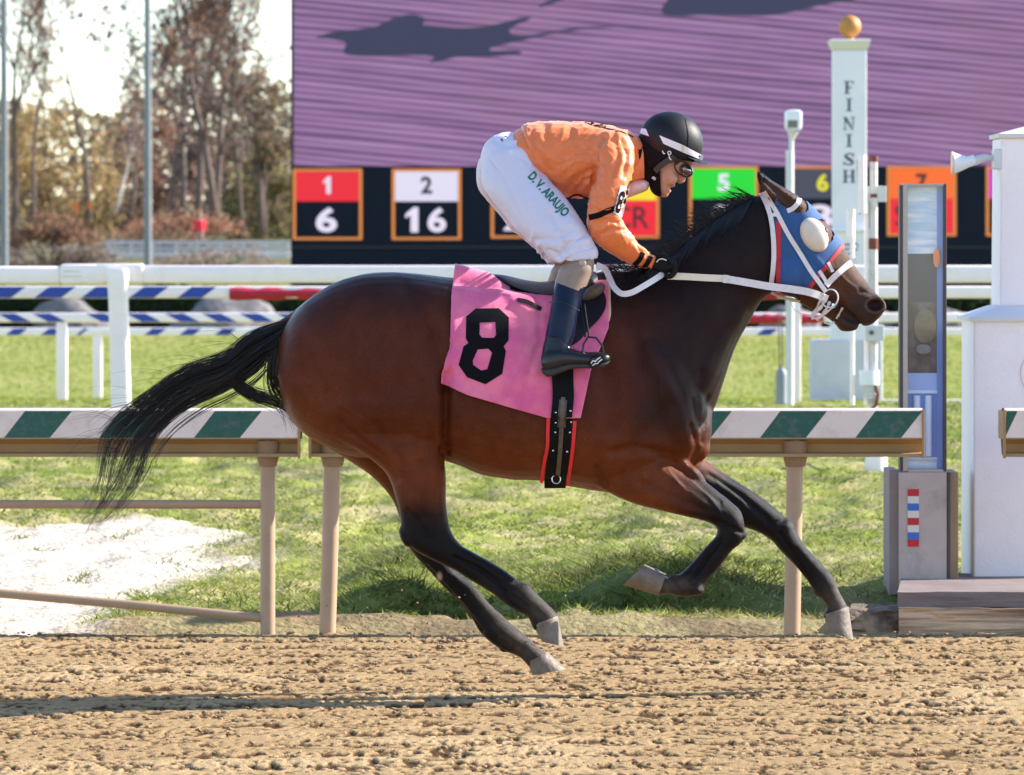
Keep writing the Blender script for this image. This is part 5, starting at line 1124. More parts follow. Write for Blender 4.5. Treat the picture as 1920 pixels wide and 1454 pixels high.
hairm = mat('black_hair', (0.008, 0.007, 0.008), 0.32, var=0.3, vscale=30, spec=0.6)
TC = []
up = np.array([(560, 580), (531, 603), (470, 627), (422, 667), (350, 692), (285, 735), (225, 779), (194, 812), (185, 870), (176, 930), (150, 980)], float)
lo = np.array([(545, 622), (520, 650), (470, 705), (412, 740), (350, 768), (300, 806), (272, 850), (262, 890), (236, 930), (200, 965), (165, 985)], float)
for lk_ in range(58):       # the tail hangs in locks, each a bundle of strands
    u0 = rng.beta(1.1, 1.1); lat0 = rng.normal(0, 1); end0 = rng.integers(6, 11) if rng.random() < 0.8 else rng.integers(4, 7)
    off0 = rng.normal(0, 1, 2) * np.array([9, 8]); off1 = rng.normal(0, 1, 2) * np.array([8, 7])
    for q_ in range(rng.integers(7, 16)):
        u = np.clip(u0 + rng.normal(0, .045), 0, 1); c_ = up * (1 - u) + lo * u; end = min(10, max(3, end0 + rng.integers(-1, 2))); c_ = c_[:end + 1].copy()
        tt_ = np.linspace(0, 1, len(c_)); spread = tt_ ** 1.2
        c_ += off0 * (spread ** 1.6)[:, None] + off1 * np.sin(tt_ * 3.14)[:, None] + rng.normal(0, 1, 2) * (2.2 * np.sin(tt_ * 3.14) + 1.0 * spread)[:, None]
        if rng.random() < .08: c_[-3:] += rng.normal(0, 1, 2) * np.array([16, 12]) * np.array([.3, .7, 1.2])[:, None]
        z = (lat0 + rng.normal(0, .15)) * (7 + 16 * spread)
        TC.append((strand_path(np.column_stack([c_, z]), 0, k=26, wob=2.5), rng.uniform(0.0008, 0.0019)))
for i in range(70):     # dense core near the dock
    u = rng.random(); c_ = (up * (1 - u) + lo * u)[:rng.integers(5, 8)]; TC.append((strand_path(np.column_stack([c_, np.full(len(c_), rng.normal(0, 9))]), 0, k=20, wob=4), .0024))
# lower lock hanging close to the rump, and the cross lock
for i in range(150):
    u = rng.random()
    c_ = np.array([(545 - 25 * u, 612 + 12 * u), (512 + 14 * u, 650), (500 + 22 * u, 690 + 14 * u), (505 + 26 * u, 730), (530 + 16 * u, 758), (546 + 6 * u, 778), (553, 790)], float)
    c_ += rng.normal(0, 1, 2) * np.linspace(0, 1, len(c_))[:, None] ** 1.3 * 11
    c_ = c_[:rng.integers(4, 8)]
    TC.append((strand_path(np.column_stack([c_, np.full(len(c_), rng.normal(-6, 8))]), 0, k=18, wob=4), rng.uniform(0.0009, 0.0019)))
for i in range(170):
    u = rng.random()
    c_ = np.array([(520, 640 + 10 * u), (478 - 20 * u, 672 + 10 * u), (452 - 20 * u, 705 + 14 * u), (470, 728 + 20 * u), (505, 742 + 16 * u), (538, 762 + 8 * u), (552, 782)], float)
    c_ += rng.normal(0, 1, 2) * np.linspace(0, 1, len(c_))[:, None] ** 1.3 * 9
    c_ = c_[:rng.integers(5, 8)]
    TC.append((strand_path(np.column_stack([c_, np.full(len(c_), rng.normal(-4, 9))]), 0, k=18, wob=5), rng.uniform(0.0009, 0.0018)))
for i in range(46):   # flyaway hairs
    a = rng.uniform(0.25, 0.8); k_ = int(a * 10); s_ = (up * 0.6 + lo * 0.4)[k_]; dr = rng.uniform(-1, 1)
    c_ = np.array([s_, s_ + [-40, -14 + 22 * dr], s_ + [-90, -10 + 44 * dr], s_ + [-140 + 30 * dr, 10 + 60 * dr]], float)
    TC.append((strand_path(np.column_stack([c_, np.full(4, rng.normal(0, 12))]), 0, k=14, wob=5), rng.uniform(0.0005, 0.0009)))
strands('tail', hairm, horse, TC)
MC = []
crest = [(1150, 503), (1225, 493), (1262, 472), (1300, 440), (1340, 408), (1380, 384), (1416, 366)]
crest = catmull(np.array(crest, float), 20)
for i in range(760):
    t = rng.random(); p = crest[int(t * (len(crest) - 1))]; g = rng.random()
    L = rng.uniform(16, 52) * (1.0 if t > 0.25 else 0.6)
    dx, dy_ = (-1.0, rng.uniform(-0.75, 0.6))
    nrm = math.hypot(dx, dy_); dx /= nrm; dy_ /= nrm
    lat = -rng.uniform(0, 1) * 10
    b = p + np.array([rng.normal(0, 3), rng.uniform(2, 12)])
    c_ = np.array([b, b + np.array([dx * L * 0.4, dy_ * L * 0.3 - 5]), b + np.array([dx * L * 0.8, dy_ * L * 0.8 - 4]), b + np.array([dx * L * 1.15, dy_ * L * 1.2])])
    MC.append((strand_path(np.column_stack([c_, [lat, lat - 4, lat - 6, lat - 5]]), 0, k=9, wob=4), rng.uniform(0.0009, 0.002)))
for i in range(560):   # hair falling over the near side of the crest
    t = rng.random(); p = crest[int(t * (len(crest) - 1))]; L = rng.uniform(20, 62)
    pts = []
    for k in range(5):
        q = p + np.array([-L * 0.55 * k / 4 - 3, 6 + L * k / 4 * rng.uniform(0.9, 1.1)])
        dd = hitd(HB, q[0], q[1], D0 - 0.04); pts.append((q[0], q[1], (dd - 0.005 - D0) * S0))
    MC.append((strand_path(np.array(pts), 0, k=9, wob=2), rng.uniform(0.001, 0.002)))
for i in range(26):   # long wisps trailing towards the rider's hands
    s_ = np.array([1262 + rng.uniform(-20, 60), 470 + rng.uniform(-20, 16)])
    c_ = np.array([s_, s_ + [-30, rng.uniform(-8, 10)], s_ + [-62, rng.uniform(-6, 22)], s_ + [-96, rng.uniform(-4, 40)]])
    MC.append((strand_path(np.column_stack([c_, np.full(4, rng.uniform(-8, 8))]), 0, k=12, wob=4), 0.0007))
strands('mane', hairm, horse, MC)
# muzzle whiskers are too fine to matter; forelock stays under the hood

# sand thrown up by the hooves
r_ = np.random.default_rng(4); GV = []; GF = []; o = 0
for k in range(150):
    if k < 90: p_ = W(r_.normal(820, 170), 1225 - abs(r_.normal(0, 1)) * 60 - 10, D0 + r_.normal(0, .25))
    else: p_ = W(r_.uniform(380, 720), r_.uniform(770, 1100), D0 + r_.normal(0, .3))
    q_ = r_.uniform(.0015, .0065) if k < 90 else r_.uniform(.0008, .002); v = np.array([(1, 0, 0), (-1, 0, 0), (0, 1, 0), (0, -1, 0), (0, 0, 1), (0, 0, -1)]) * q_ * r_.uniform(.6, 1.4, (6, 1)) + np.array(p_)
    GV.append(v); GF += [[o + a, o + b, o + c] for a, b, c in ((0, 2, 4), (2, 1, 4), (1, 3, 4), (3, 0, 4), (2, 0, 5), (1, 2, 5), (3, 1, 5), (0, 3, 5))]; o += 6
tag(fast_mesh('flying_sand', np.concatenate(GV), np.array(GF), mat('track_sand_far')), 'grains of sand kicked up behind the galloping hooves', 'sand', kind='stuff')

# ------------------------------------------------------------------ cloth shells that follow the horse
def clip_plane(a, b):
    A = (W(*a) - CAMP); B = (W(*b) - CAMP); return A.cross(B).normalized()
def shell(name, me_src, poly, off, m, parent=None, holes=(), side=0, P_=None, N_=None, thick=True):
    """copy of the body surface inside a convex pixel polygon, lifted by off; wraps round both sides"""
    P = P_ if P_ is not None else vco(me_src); N = N_ if N_ is not None else vno(me_src); px, py = proj(P)
    x0, x1 = min(p[0] for p in poly) - 8, max(p[0] for p in poly) + 8; y0, y1 = min(p[1] for p in poly) - 8, max(p[1] for p in poly) + 8
    inside = (px > x0) & (px < x1) & (py > y0) & (py < y1)
    if side: inside &= (P[:, 1] - D0) * side > 0.004
    idx = np.where(inside)[0]; mp = -np.ones(len(P), int); mp[idx] = np.arange(len(idx))
    loops = np.empty(len(me_src.loops), dtype=np.int32); me_src.loops.foreach_get('vertex_index', loops)
    Fq = loops.reshape(-1, 4); Fq = mp[Fq]; Fq = Fq[(Fq >= 0).all(1)]
    bm = bmesh.new(); vs = [bm.verts.new(P[i] + N[i] * off) for i in idx]
    for f in Fq:
        try: bm.faces.new([vs[i] for i in f])
        except ValueError: pass
    cen = (sum(p[0] for p in poly) / len(poly), sum(p[1] for p in poly) / len(poly)); cw = W(*cen) - CAMP
    for i in range(len(poly)):
        n_ = clip_plane(poly[i], poly[(i + 1) % len(poly)])
        if n_.dot(cw) > 0: n_ = -n_
        bmesh.ops.bisect_plane(bm, geom=bm.verts[:] + bm.edges[:] + bm.faces[:], plane_co=CAMP, plane_no=n_, clear_outer=True)
    if holes:
        kill = []
        for f in bm.faces:
            c_ = f.calc_center_median(); qx, qy = proj(np.array([c_]))
            for (hx, hy, ra, rb, rt, sgn) in holes:
                r = math.radians(rt); u = (qx[0] - hx) * math.cos(r) + (qy[0] - hy) * math.sin(r); v = -(qx[0] - hx) * math.sin(r) + (qy[0] - hy) * math.cos(r)
                if (u / ra) ** 2 + (v / rb) ** 2 < 1 and (sgn == 0 or (c_.y - D0) * sgn > 0): kill.append(f)
        bmesh.ops.delete(bm, geom=list(set(kill)), context='FACES')
    bmesh.ops.delete(bm, geom=[v for v in bm.verts if not v.link_faces], context='VERTS')
    me = bpy.data.meshes.new(name); bm.to_mesh(me); bm.free()
    return link(name, me, m, parent, smooth=True)
blue = mat('hood_cloth', (0.022, 0.085, 0.24), 0.8, var=0.10, vscale=30, bump=0.0008, bscale=900, sheen=0.15)
redm = mat('red_trim', (0.48, 0.02, 0.03), 0.7, var=0.1, vscale=60)
tape = mat('white_leather', (0.74, 0.68, 0.68), 0.5, var=0.08, vscale=50, dirt=(0.45, 0.38, 0.33), dscale=40, damt=0.35)
hood = empty('blinker_hood', W(1510, 460), 'blue cloth blinker hood with red edging on the horse face', 'horse hood')
HP = [(1450, 388), (1463, 350), (1496, 352), (1530, 376), (1586, 450), (1577, 464), (1512, 543), (1460, 530)]
hP = vco(hm); hN = vno(hm)
noear = shell('hood_cloth', hm, HP, 0.006, blue, hood, holes=[(1482, 372, 40, 19, 37, -1), (1486, 372, 40, 19, 37, 1), (1545, 434, 17, 24, -30, 0)], P_=hP, N_=hN)
for sgn in (-1, 1): shell('hood_edging', hm, [(1455, 415), (1465, 415), (1463, 532), (1455, 530)], 0.0085, redm, hood, P_=hP, N_=hN, side=sgn)
shell('hood_edging', hm, [(1577, 460), (1586, 449), (1590, 454), (1580, 467), (1518, 546), (1510, 544)], 0.0085, redm, hood, P_=hP, N_=hN)
# white cups
for sgn in (-1, 1):
    V = []; Fc = []; n = 36; rings = 9; dd = abs(hitd(HB, 1522, 441, D0 - 0.1) - D0)
    cx, cy, ra, rb, rt = 1524, 441, 34, 24, math.radians(62)
    for r_ in range(rings + 1):
        q = r_ / rings
        for k in range(n):
            a = 2 * math.pi * k / n; u = ra * q * math.cos(a); v = rb * q * math.sin(a)
            X_ = cx + u * math.cos(rt) - v * math.sin(rt); Y_ = cy + u * math.sin(rt) + v * math.cos(rt)
            bulge = 0.034 * math.sqrt(max(0, 1 - q * q)) + 0.012
            lift = 0.012 * (1 if math.cos(a - 1.2) > 0 else 1)
            p = W(X_, Y_, D0); V.append(Vector((p.x, D0 + sgn * (dd + bulge), p.z)))
    for r_ in range(rings):
        for k in range(n): Fc.append([r_ * n + k, r_ * n + (k + 1) % n, (r_ + 1) * n + (k + 1) % n, (r_ + 1) * n + k])
    base = rings * n
    for k in range(n): V.append(V[base + k] + Vector((0, -sgn * 0.022, 0)))
    b2 = len(V) - n
    for k in range(n): Fc.append([base + k, base + (k + 1) % n, b2 + (k + 1) % n, b2 + k])
    mb = MB(); mb.add(V, Fc); bmesh.ops.remove_doubles(mb.bm, verts=mb.bm.verts[:], dist=1e-6)
    mb.build('eye_cup', mat('cup_plastic', (0.72, 0.62, 0.52), 0.4, var=0.06, vscale=20, dirt=(0.5, 0.4, 0.3), dscale=18, damt=0.35), hood, smooth=True)
ribbon([(1476, 396), (1487, 391), (1497, 380), (1499, 372)], 9, 'ear_band', tape, hood, bvh=HB, off=0.007)

# ------------------------------------------------------------------ saddle cloth
pink = mat('pink_cloth', (0.74, 0.105, 0.27), 0.75, var=0.10, vscale=9, bump=0.002, bscale=35, sheen=0.35, alt=(0.82, 0.17, 0.28))
def cloth_edge_bottom(x): return np.interp(x, [828, 879, 945, 1026, 1058, 1089, 1107, 1142], [719, 742, 762, 785, 785, 785, 690, 602])
def cloth_edge_top(x): return np.interp(x, [828, 843, 846, 853, 915, 968, 1008, 1030, 1060, 1100, 1117, 1142], [640, 560, 500, 494, 510, 541, 549, 540, 532, 524, 521, 522])
def top_of_back(x): return np.interp(x, [790, 850, 905, 960, 1020, 1080, 1135, 1185], [514, 523, 530, 532, 529, 520, 508, 512])
nx, ny = 96, 76; V = []; 
def lf(v):      # left edge x for a given row fraction
    return np.interp(v, [0, 0.06, 0.25, 0.60, 0.62, 0.80, 1.0], [853, 851, 846, 843, 834, 829, 828])
def rt(v): return np.interp(v, [0, 0.35, 0.66, 1.0], [1142, 1142, 1108, 1089])
def clothpt(u, v, sgn):
    x = lf(v) * (1 - u) + rt(v) * u
    tp = cloth_edge_top(x); bt = np.interp(u, [0, 0.19, 0.45, 0.76, 1.0], [719, 742, 762, 785, 785]); y = tp + (bt - tp) * v
    return x, y
tb = {}
def cloth_d(x, y):
    yt = top_of_back(x) + 6
    d = hitd(HB, x, max(y, yt + 4), None)
    if d is None: d = D0 - 0.10
    if y < yt + 14:      # arches over the back
        k = max(0.0, min(1.0, (y - cloth_edge_top(x)) / max(4.0, yt + 14 - cloth_edge_top(x))))
        d = D0 - (D0 - d + .008) * max(0.02, k) ** .32
    return d
sc = empty('saddle_cloth', W(970, 640, D0), 'pink saddle cloth with black number eight hanging over the horse back', 'saddle cloth')
def folds(x, y):
    f = 0.0
    for l, wd, am in (([(1008, 560), (1014, 640), (985, 715), (980, 770)], 7, 0.008), ([(916, 510), (935, 530), (965, 560), (1012, 600)], 9, -0.006), ([(830, 650), (880, 642), (940, 655)], 6, 0.007),
                      ([(940, 560), (985, 610), (1010, 660)], 12, 0.005), ([(850, 520), (852, 600), (842, 690)], 9, -0.007), ([(1020, 700), (990, 725)], 6, 0.005), ([(860, 735), (930, 752)], 8, -0.005)):
        d, _ = pdist(np.array([x]), np.array([y]), l); f += am * math.exp(-(d[0] / wd) ** 2)
    return f
grid = {}
for side_ in (-1, 1):
    for j in range(ny + 1):
        for i in range(nx + 1):
            x, y = clothpt(i / nx, j / ny, side_); d = cloth_d(x, y); amp = min(1, j / ny * 3)
            off = 0.012 + folds(x, y) * -1 + 0.006 * amp * (math.sin(x / 17 + y / 60) + 0.6 * math.sin(x / 31 - y / 23)) * 0.6 + 0.010 * (j / ny) ** 3
            p = W(x, y, d - off)
            if side_ == 1: p = Vector((p.x, 2 * D0 - p.y, p.z))
            V.append(p)
Fc = []; mi = []; n1 = (nx + 1) * (ny + 1)
for s_ in range(2):
    for j in range(ny):
        for i in range(nx):
            a = s_ * n1 + j * (nx + 1) + i; f = [a, a + 1, a + nx + 2, a + nx + 1]; Fc.append(f if s_ == 0 else f[::-1])
for i in range(nx): Fc.append([i, n1 + i, n1 + i + 1, i + 1])
cloth = mesh('cloth', V, Fc, pink, sc, smooth=True)
md = cloth.modifiers.new('s', 'SOLIDIFY'); md.thickness = 0.004; md.offset = 1
md2 = cloth.modifiers.new('m', 'SMOOTH'); md2.iterations = 2
dg = bpy.context.evaluated_depsgraph_get(); dg.update()
cme = bpy.data.meshes.new_from_object(cloth.evaluated_get(dg)); cloth.modifiers.clear(); cloth.data = cme; cme.name = 'cloth'
CB = bvh_of(cme)
ink = mat('black_felt', (0.007, 0.006, 0.008), 0.9, spec=.12, var=0.2, vscale=60)
z3 = lambda L: [(780 + x / 3.028, 460 + y / 3.028) for x, y in L]
o8 = z3([(340, 360), (470, 358), (527, 410), (525, 540), (497, 575), (510, 600), (490, 730), (395, 790), (290, 750), (242, 680), (270, 575), (298, 555), (283, 530), (285, 405)])
h8 = [z3([(362, 440), (450, 435), (455, 510), (440, 527), (375, 525), (360, 508)]), z3([(350, 592), (412, 588), (432, 610), (405, 705), (370, 712), (324, 680), (322, 655)])]
V2, F2 = polyfill(o8, h8); V2, F2 = cutgrid(V2, F2, 5.0)
drape(CB, V2, F2, 0.0025, 'number', ink, sc, default=D0 - 0.29)
ribbon([(1140, 524), (1141, 560), (1140, 598), (1120, 625)], 8, 'lining', mat('cream_lining', (0.62, 0.47, 0.26), 0.7), sc, bvh=HB, off=0.010)
ribbon([(970, 562), (988, 566), (1004, 574), (1014, 580)], 8, 'tab', mat('black_leather', (0.007, 0.006, 0.008), 0.5, spec=.25, var=0.2, vscale=30, bump=0.001, bscale=120), sc, bvh=CB, off=0.006)

# ------------------------------------------------------------------ saddle with girth and stirrup
blk_l = MATS['black_leather']
sad = empty('racing_saddle', W(1050, 540), 'small black racing saddle with girth and stirrup irons under the jockey', 'saddle')
for sgn in (-1, 1):
    # flap
    outer = catmull(np.array([(1085, 540), (1105, 528), (1132, 548), (1136, 575), (1122, 600), (1104, 618), (1085, 640), (1060, 650), (1040, 620), (1036, 580), (1046, 548)], float), 5, closed=True)
    V2, F2 = polyfill(outer); V2, F2 = cutgrid(V2, F2, 8)
    n = len(V2); V = []
    for p in V2:
        d = hitd(CB, p[0], p[1], None) or hitd(HB, p[0], p[1], D0 - 0.2)
        q = W(p[0], p[1], d - 0.012); V.append(q if sgn < 0 else Vector((q.x, 2 * D0 - q.y, q.z)))
    mesh('flap', V, F2, blk_l, sad, smooth=True)
V, Fc = loft([(925, 514, 925, 524, 20, 0, 0, 2.2), (950, 517, 955, 538, 46, 0, 0.5, 2.2), (985, 525, 990, 552, 62, 0, 0.5, 2.2), (1020, 529, 1025, 558, 70, 0, 0.5, 2.2), (1060, 526, 1060, 556, 72, 0, 0.45, 2.2), (1098, 508, 1095, 552, 62, 0, 0.4, 2.2), (1120, 512, 1116, 545, 40, 0, 0.3, 2.2), (1128, 520, 1124, 535, 16, 0, 0.2, 2.2)], n=24)
mb = MB(); mb.add(V, Fc); mb.build('seat', mat('saddle_seat', (0.008, 0.011, 0.022), 0.4, var=0.2, vscale=20, spec=.35), sad, smooth=True)
V, Fc = ellipsoid(1112, 548, -0.16, 26, 12, 14, -32); mb = MB(); mb.add(V, Fc); mb.build('knee_roll', mat('worn_leather', (0.10, 0.07, 0.05), 0.5, var=0.5, vscale=30), sad, smooth=True)
g0 = ribbon([(1057, 655), (1055, 705), (1056, 745), (1052, 790), (1049, 840), (1045, 875), (1041, 904)], 42, 'girth', blk_l, sad, bvh=CB, off=0.0, cols=5)
# redo the girth on the combined horse + cloth surface, and carry it under the belly to the far side
bpy.data.objects.remove(g0)
HCB = bvh_of(hm, cme)
def girth(w_, dx, off, name, m, y0=650, y1=905):
    pts = [(1057, 655), (1055, 705), (1056, 745), (1052, 790), (1049, 840), (1045, 875), (1041, 900)]
    P_ = catmull(np.array(pts, float), 5); V = []; rows = 0
    for q in P_:
        if q[1] < y0: continue
        for c_ in (-0.5, 0, 0.5):
            x = q[0] + dx + w_ * c_; d = hitd(HCB, x, q[1], None); 
            if d is None: d = D0 - 0.08
            V.append(W(x, q[1], d - off))
        rows += 1
    near = [list(V[i * 3:(i + 1) * 3]) for i in range(rows)]
    b = near[-1]; zb = Z(908, D0) - off
    under = [[Vector((v.x, D0 + f * 0.10, zb - 0.010 * (1 - abs(f)))) for v in b] for f in (-0.8, -0.3, 0.3, 0.8)]
    far = [[Vector((v.x, 2 * D0 - v.y, v.z)) for v in r] for r in near[::-1]]
    allr = near + under + far; V = [v for r in allr for v in r]; Fc = []
    for i in range(len(allr) - 1):
        for c_ in range(2): a = i * 3 + c_; Fc.append([a, a + 1, a + 4, a + 3])
    return mesh(name, V, Fc, m, sad, smooth=True)
gl = girth(40, 0, 0.008, 'girth', mat('girth_web', (0.006, 0.006, 0.007), 0.8, spec=.15, var=0.3, vscale=50, bump=0.001, bscale=200))
gred = mat('girth_piping', (0.75, 0.02, 0.03), 0.5)
gsl = ribbon([(1028, 785), (1027, 812), (1026, 840), (1020, 870), (1015, 906)], 6.5, 'girth_piping', gred, sad, bvh=HCB, off=0.010)
gsl = ribbon([(1078, 790), (1076, 815), (1074, 840), (1070, 872), (1064, 912)], 6.5, 'girth_piping', gred, sad, bvh=HCB, off=0.010)
ribbon([(1056, 745), (1053, 800), (1050, 850), (1046, 892)], 8, 'billet_strap', mat('worn_leather'), sad, bvh=HCB, off=0.013)
ribbon([(1056, 750), (1054, 776), (1053, 802)], 15, 'billet_strap', mat('billet', (0.05, 0.045, 0.045), 0.5, var=0.5, vscale=60), sad, bvh=HCB, off=0.012)
chrome = mat('metal_bright', (0.75, 0.74, 0.72), 0.22, metal=1.0)
mb = MB()
for x, y in ((1041, 769), (1068, 766), (1041, 788), (1069, 787), (1040, 806), (1067, 806), (1036, 840), (1062, 842)):
    V, Fc = ellipsoid(x, y, 0, 2.3, 2.3, 2.3, n=8, m=6); dd = hitd(HCB, x, y, D0 - 0.29) - D0 - 0.010; mb.add([v + Vector((0, dd, 0)) for v in V], Fc)
mb.build('rivets', chrome, sad, smooth=True)
def ring(cx, cy, r, d, tr, name, m, parent, sq=1.0, rot=0.0, tilt=0.0):
    c_ = W(cx, cy, d); pts = []
    for k in range(25):
        a = 2 * math.pi * k / 24; u = r * math.cos(a); v = r * sq * math.sin(a); rr = math.radians(rot)
        pts.append(c_ + Vector(((u * math.cos(rr) - v * math.sin(rr)) / S0, tilt * math.cos(a) * r / S0, -(u * math.sin(rr) + v * math.cos(rr)) / S0)))
    mb = MB(); mb.tube(pts, tr, 8, cap=False); return mb.build(name, m, parent, smooth=True)
ring(1043, 899, 8, hitd(HCB, 1043, 896, D0 - 0.15) - 0.02, 0.0022, 'girth_ring', chrome, sad)
dst = D0 - 0.355
iron = mat('stirrup_metal', (0.05, 0.05, 0.055), 0.25, metal=0.9)
for sgn in (-1, 1):
    dd = D0 + sgn * 0.355
    mb = MB(); pl = [(1092, 570), (1096, 600), (1101, 632)]
    a = [W(x - 3.5, y, D0 + sgn * (0.30 + 0.055 * i / 2)) for i, (x, y) in enumerate(pl)]; b = [W(x + 3.5, y, D0 + sgn * (0.30 + 0.055 * i / 2)) for i, (x, y) in enumerate(pl)]
    mb.tube(a, 0.0035, 8); mb.tube(b, 0.0035, 8); mb.build('stirrup_leather', blk_l, sad, smooth=True)
    mb = MB(); mb.tube([W(x, y, dd + sgn * o_) for x, y, o_ in ((1094, 684, 0), (1091, 664, -.004), (1094, 645, 0), (1103, 632, 0), (1118, 634, 0), (1129, 648, 0), (1133, 666, 0), (1130, 682, 0))], 0.0042, 8)
    mb.box(X(1088, dd), X(1134, dd), dd - 0.03, dd + 0.03, Z(690, dd), Z(684, dd), 0.002); mb.build('stirrup_iron', iron, sad, smooth=True)

# ------------------------------------------------------------------ bridle and reins
bri = empty('bridle', W(1550, 560), 'white taped racing bridle with bit and reins on the horse head', 'bridle')
def strap(pts, w_, name='strap', off=0.012, m=tape, b=None): return ribbon(pts, w_, name, m, bri, bvh=b or HB, off=off)
strap([(1427, 362), (1438, 385), (1446, 412), (1450, 445), (1451, 480), (1449, 510), (1446, 534)], 9, 'throat_strap')
strap([(1432, 360), (1446, 382), (1458, 402), (1478, 440), (1500, 475), (1520, 508), (1536, 530), (1549, 548)], 8.5, 'cheek_strap')
strap([(1440, 404), (1452, 403), (1462, 402)], 7, 'browband_loop', off=0.014)
strap([(1549, 536), (1560, 524), (1577, 508), (1592, 496), (1606, 488)], 11, 'noseband')
strap([(1536, 508), (1544, 520), (1551, 532)], 7, 'noseband_strap')
strap([(1553, 492), (1558, 502), (1562, 510)], 6, 'noseband_strap')
dbit = (hitd(HB, 1552, 560, D0 - 0.08)) - 0.018
ring(1556, 560, 15, dbit, 0.003, 'bit_ring', tape, bri, sq=1.15, rot=20)
ring(1556, 560, 15, 2 * D0 - dbit, 0.003, 'bit_ring', chrome, bri, sq=1.15, rot=20)
mb = MB(); mb.tube([W(1562, 572, dbit), W(1574, 576, D0 - 0.03), W(1574, 576, D0 + 0.03), W(1562, 572, 2 * D0 - dbit)], 0.006, 8); mb.build('bit', chrome, bri, smooth=True)
def twist(pts, r, name='tongue_tie', m=tape):
    L = [W(x, y, (hitd(HB, x, y, D0 - 0.03)) - o_) for x, y, o_ in pts]; C = catmull(np.array([tuple(v) for v in L]), 5)
    rr = [r * (1 + 0.3 * math.sin(i * 1.3)) for i in range(len(C))]; mb = MB(); mb.tube([Vector(v) for v in C], rr, 8); return mb.build(name, m, bri, smooth=True)
twist([(1548, 560, .02), (1540, 575, .02), (1528, 588, .01), (1524, 596, 0)], 0.0065)
twist([(1556, 566, .02), (1548, 582, .018), (1538, 594, .01), (1532, 600, 0)], 0.0055)
twist([(1568, 572, .02), (1552, 584, .02), (1536, 596, .01), (1522, 598, 0.0)], 0.004)
twist([(1546, 552, .02), (1538, 564, .02), (1530, 580, .01), (1520, 594, 0)], 0.004)
twist([(1580, 577, .012), (1573, 590, .012), (1568, 598, .01)], 0.004, 'lip_strap', mat('cream_tape', (0.55, 0.44, 0.3), 0.6))
twist([(1565, 604, .0), (1556, 608, -.01), (1546, 606, -.02)], 0.003)
twist([(1446, 548, .004), (1460, 556, .006), (1482, 562, .006), (1500, 566, .004)], 0.006, 'chin_strap', mat('cream_tape'))
mb = MB(); mb.tube([W(*p) for p in ((1482, 566, D0 - .02), (1488, 580, D0 - .02), (1500, 588, D0 - .01), (1525, 592, D0 - .01))], 0.0016, 6); mb.build('loose_cord', tape, bri, smooth=True)
# near rein: bit -> hand -> loop back over the withers
cream = mat('rein_rubber', (0.78, 0.68, 0.54), 0.55, var=0.1, vscale=40)
dh = D0 - 0.135
ribbon([(1552, 561), (1520, 549), (1480, 542), (1440, 537), (1400, 530), (1358, 523)], 14, 'rein', tape, bri, depth=[dbit, D0 - .12, D0 - .13, D0 - .14, D0 - .15, D0 - .155], thick=0.004)
ribbon([(1362, 523), (1320, 521), (1285, 519), (1252, 518)], 13, 'rein_grip', cream, bri, depth=[D0 - .158, D0 - .16, D0 - .16, D0 - .165], thick=0.005)
ribbon([(1366, 524), (1356, 523)], 15, 'rein_keeper', tape, bri, depth=[D0 - .162, D0 - .162], thick=0.006)
ribbon([(1246, 512), (1228, 524), (1205, 538), (1184, 549), (1166, 551), (1152, 540), (1143, 522), (1134, 505), (1118, 497)], 11, 'rein', tape, bri, depth=[D0 - .17, D0 - .20, D0 - .225, D0 - .235, D0 - .235, D0 - .21, D0 - .17, D0 - .10, D0 - .04], thick=0.004, sub=8)
ribbon([(1118, 502), (1150, 500), (1185, 503), (1215, 506), (1240, 505)], 8, 'rein', tape, bri, depth=[D0 + .0, D0 - .0, D0 + .02, D0 + .06, D0 + .10], thick=0.004)
ribbon([(1556, 561), (1500, 549), (1440, 540), (1360, 526), (1252, 512)], 12, 'rein', tape, bri, depth=[2 * D0 - dbit, D0 + .13, D0 + .15, D0 + .15, D0 + .14], thick=0.004)
# ------------------------------------------------------------------ the jockey
jk = empty('person', W(1040, 560), 'jockey crouching over the racing horse in orange jacket and white breeches with black helmet', 'person')
def shrink(secs, k):
    out = []
    for s in secs:
        s = list(s); mx, my = (s[0] + s[2]) / 2, (s[1] + s[3]) / 2
        s[0] = mx + (s[0] - mx) * k; s[1] = my + (s[1] - my) * k; s[2] = mx + (s[2] - mx) * k; s[3] = my + (s[3] - my) * k; s[4] *= k; out.append(tuple(s))
    return out
torso = [(950, 262, 985, 335, 66, 0, 0, 2.2), (964, 249, 1005, 340, 72, 0, 0, 2.3), (984, 233, 1030, 352, 77, 0, 0, 2.3), (1015, 228, 1056, 368, 80, 0, 0, 2.3), (1050, 227, 1084, 372, 82, 0, 0, 2.3), (1085, 228, 1106, 372, 86, 0, 0, 2.3),
    (1115, 231, 1128, 360, 90, 0, 0, 2.3), (1145, 236, 1152, 345, 90, 0, 0, 2.3), (1172, 244, 1176, 330, 74, 0, 0, 2.2), (1192, 253, 1190, 325, 50, 0, 0, 2.2), (1206, 262, 1200, 330, 36, 0, 0, 2.2)]
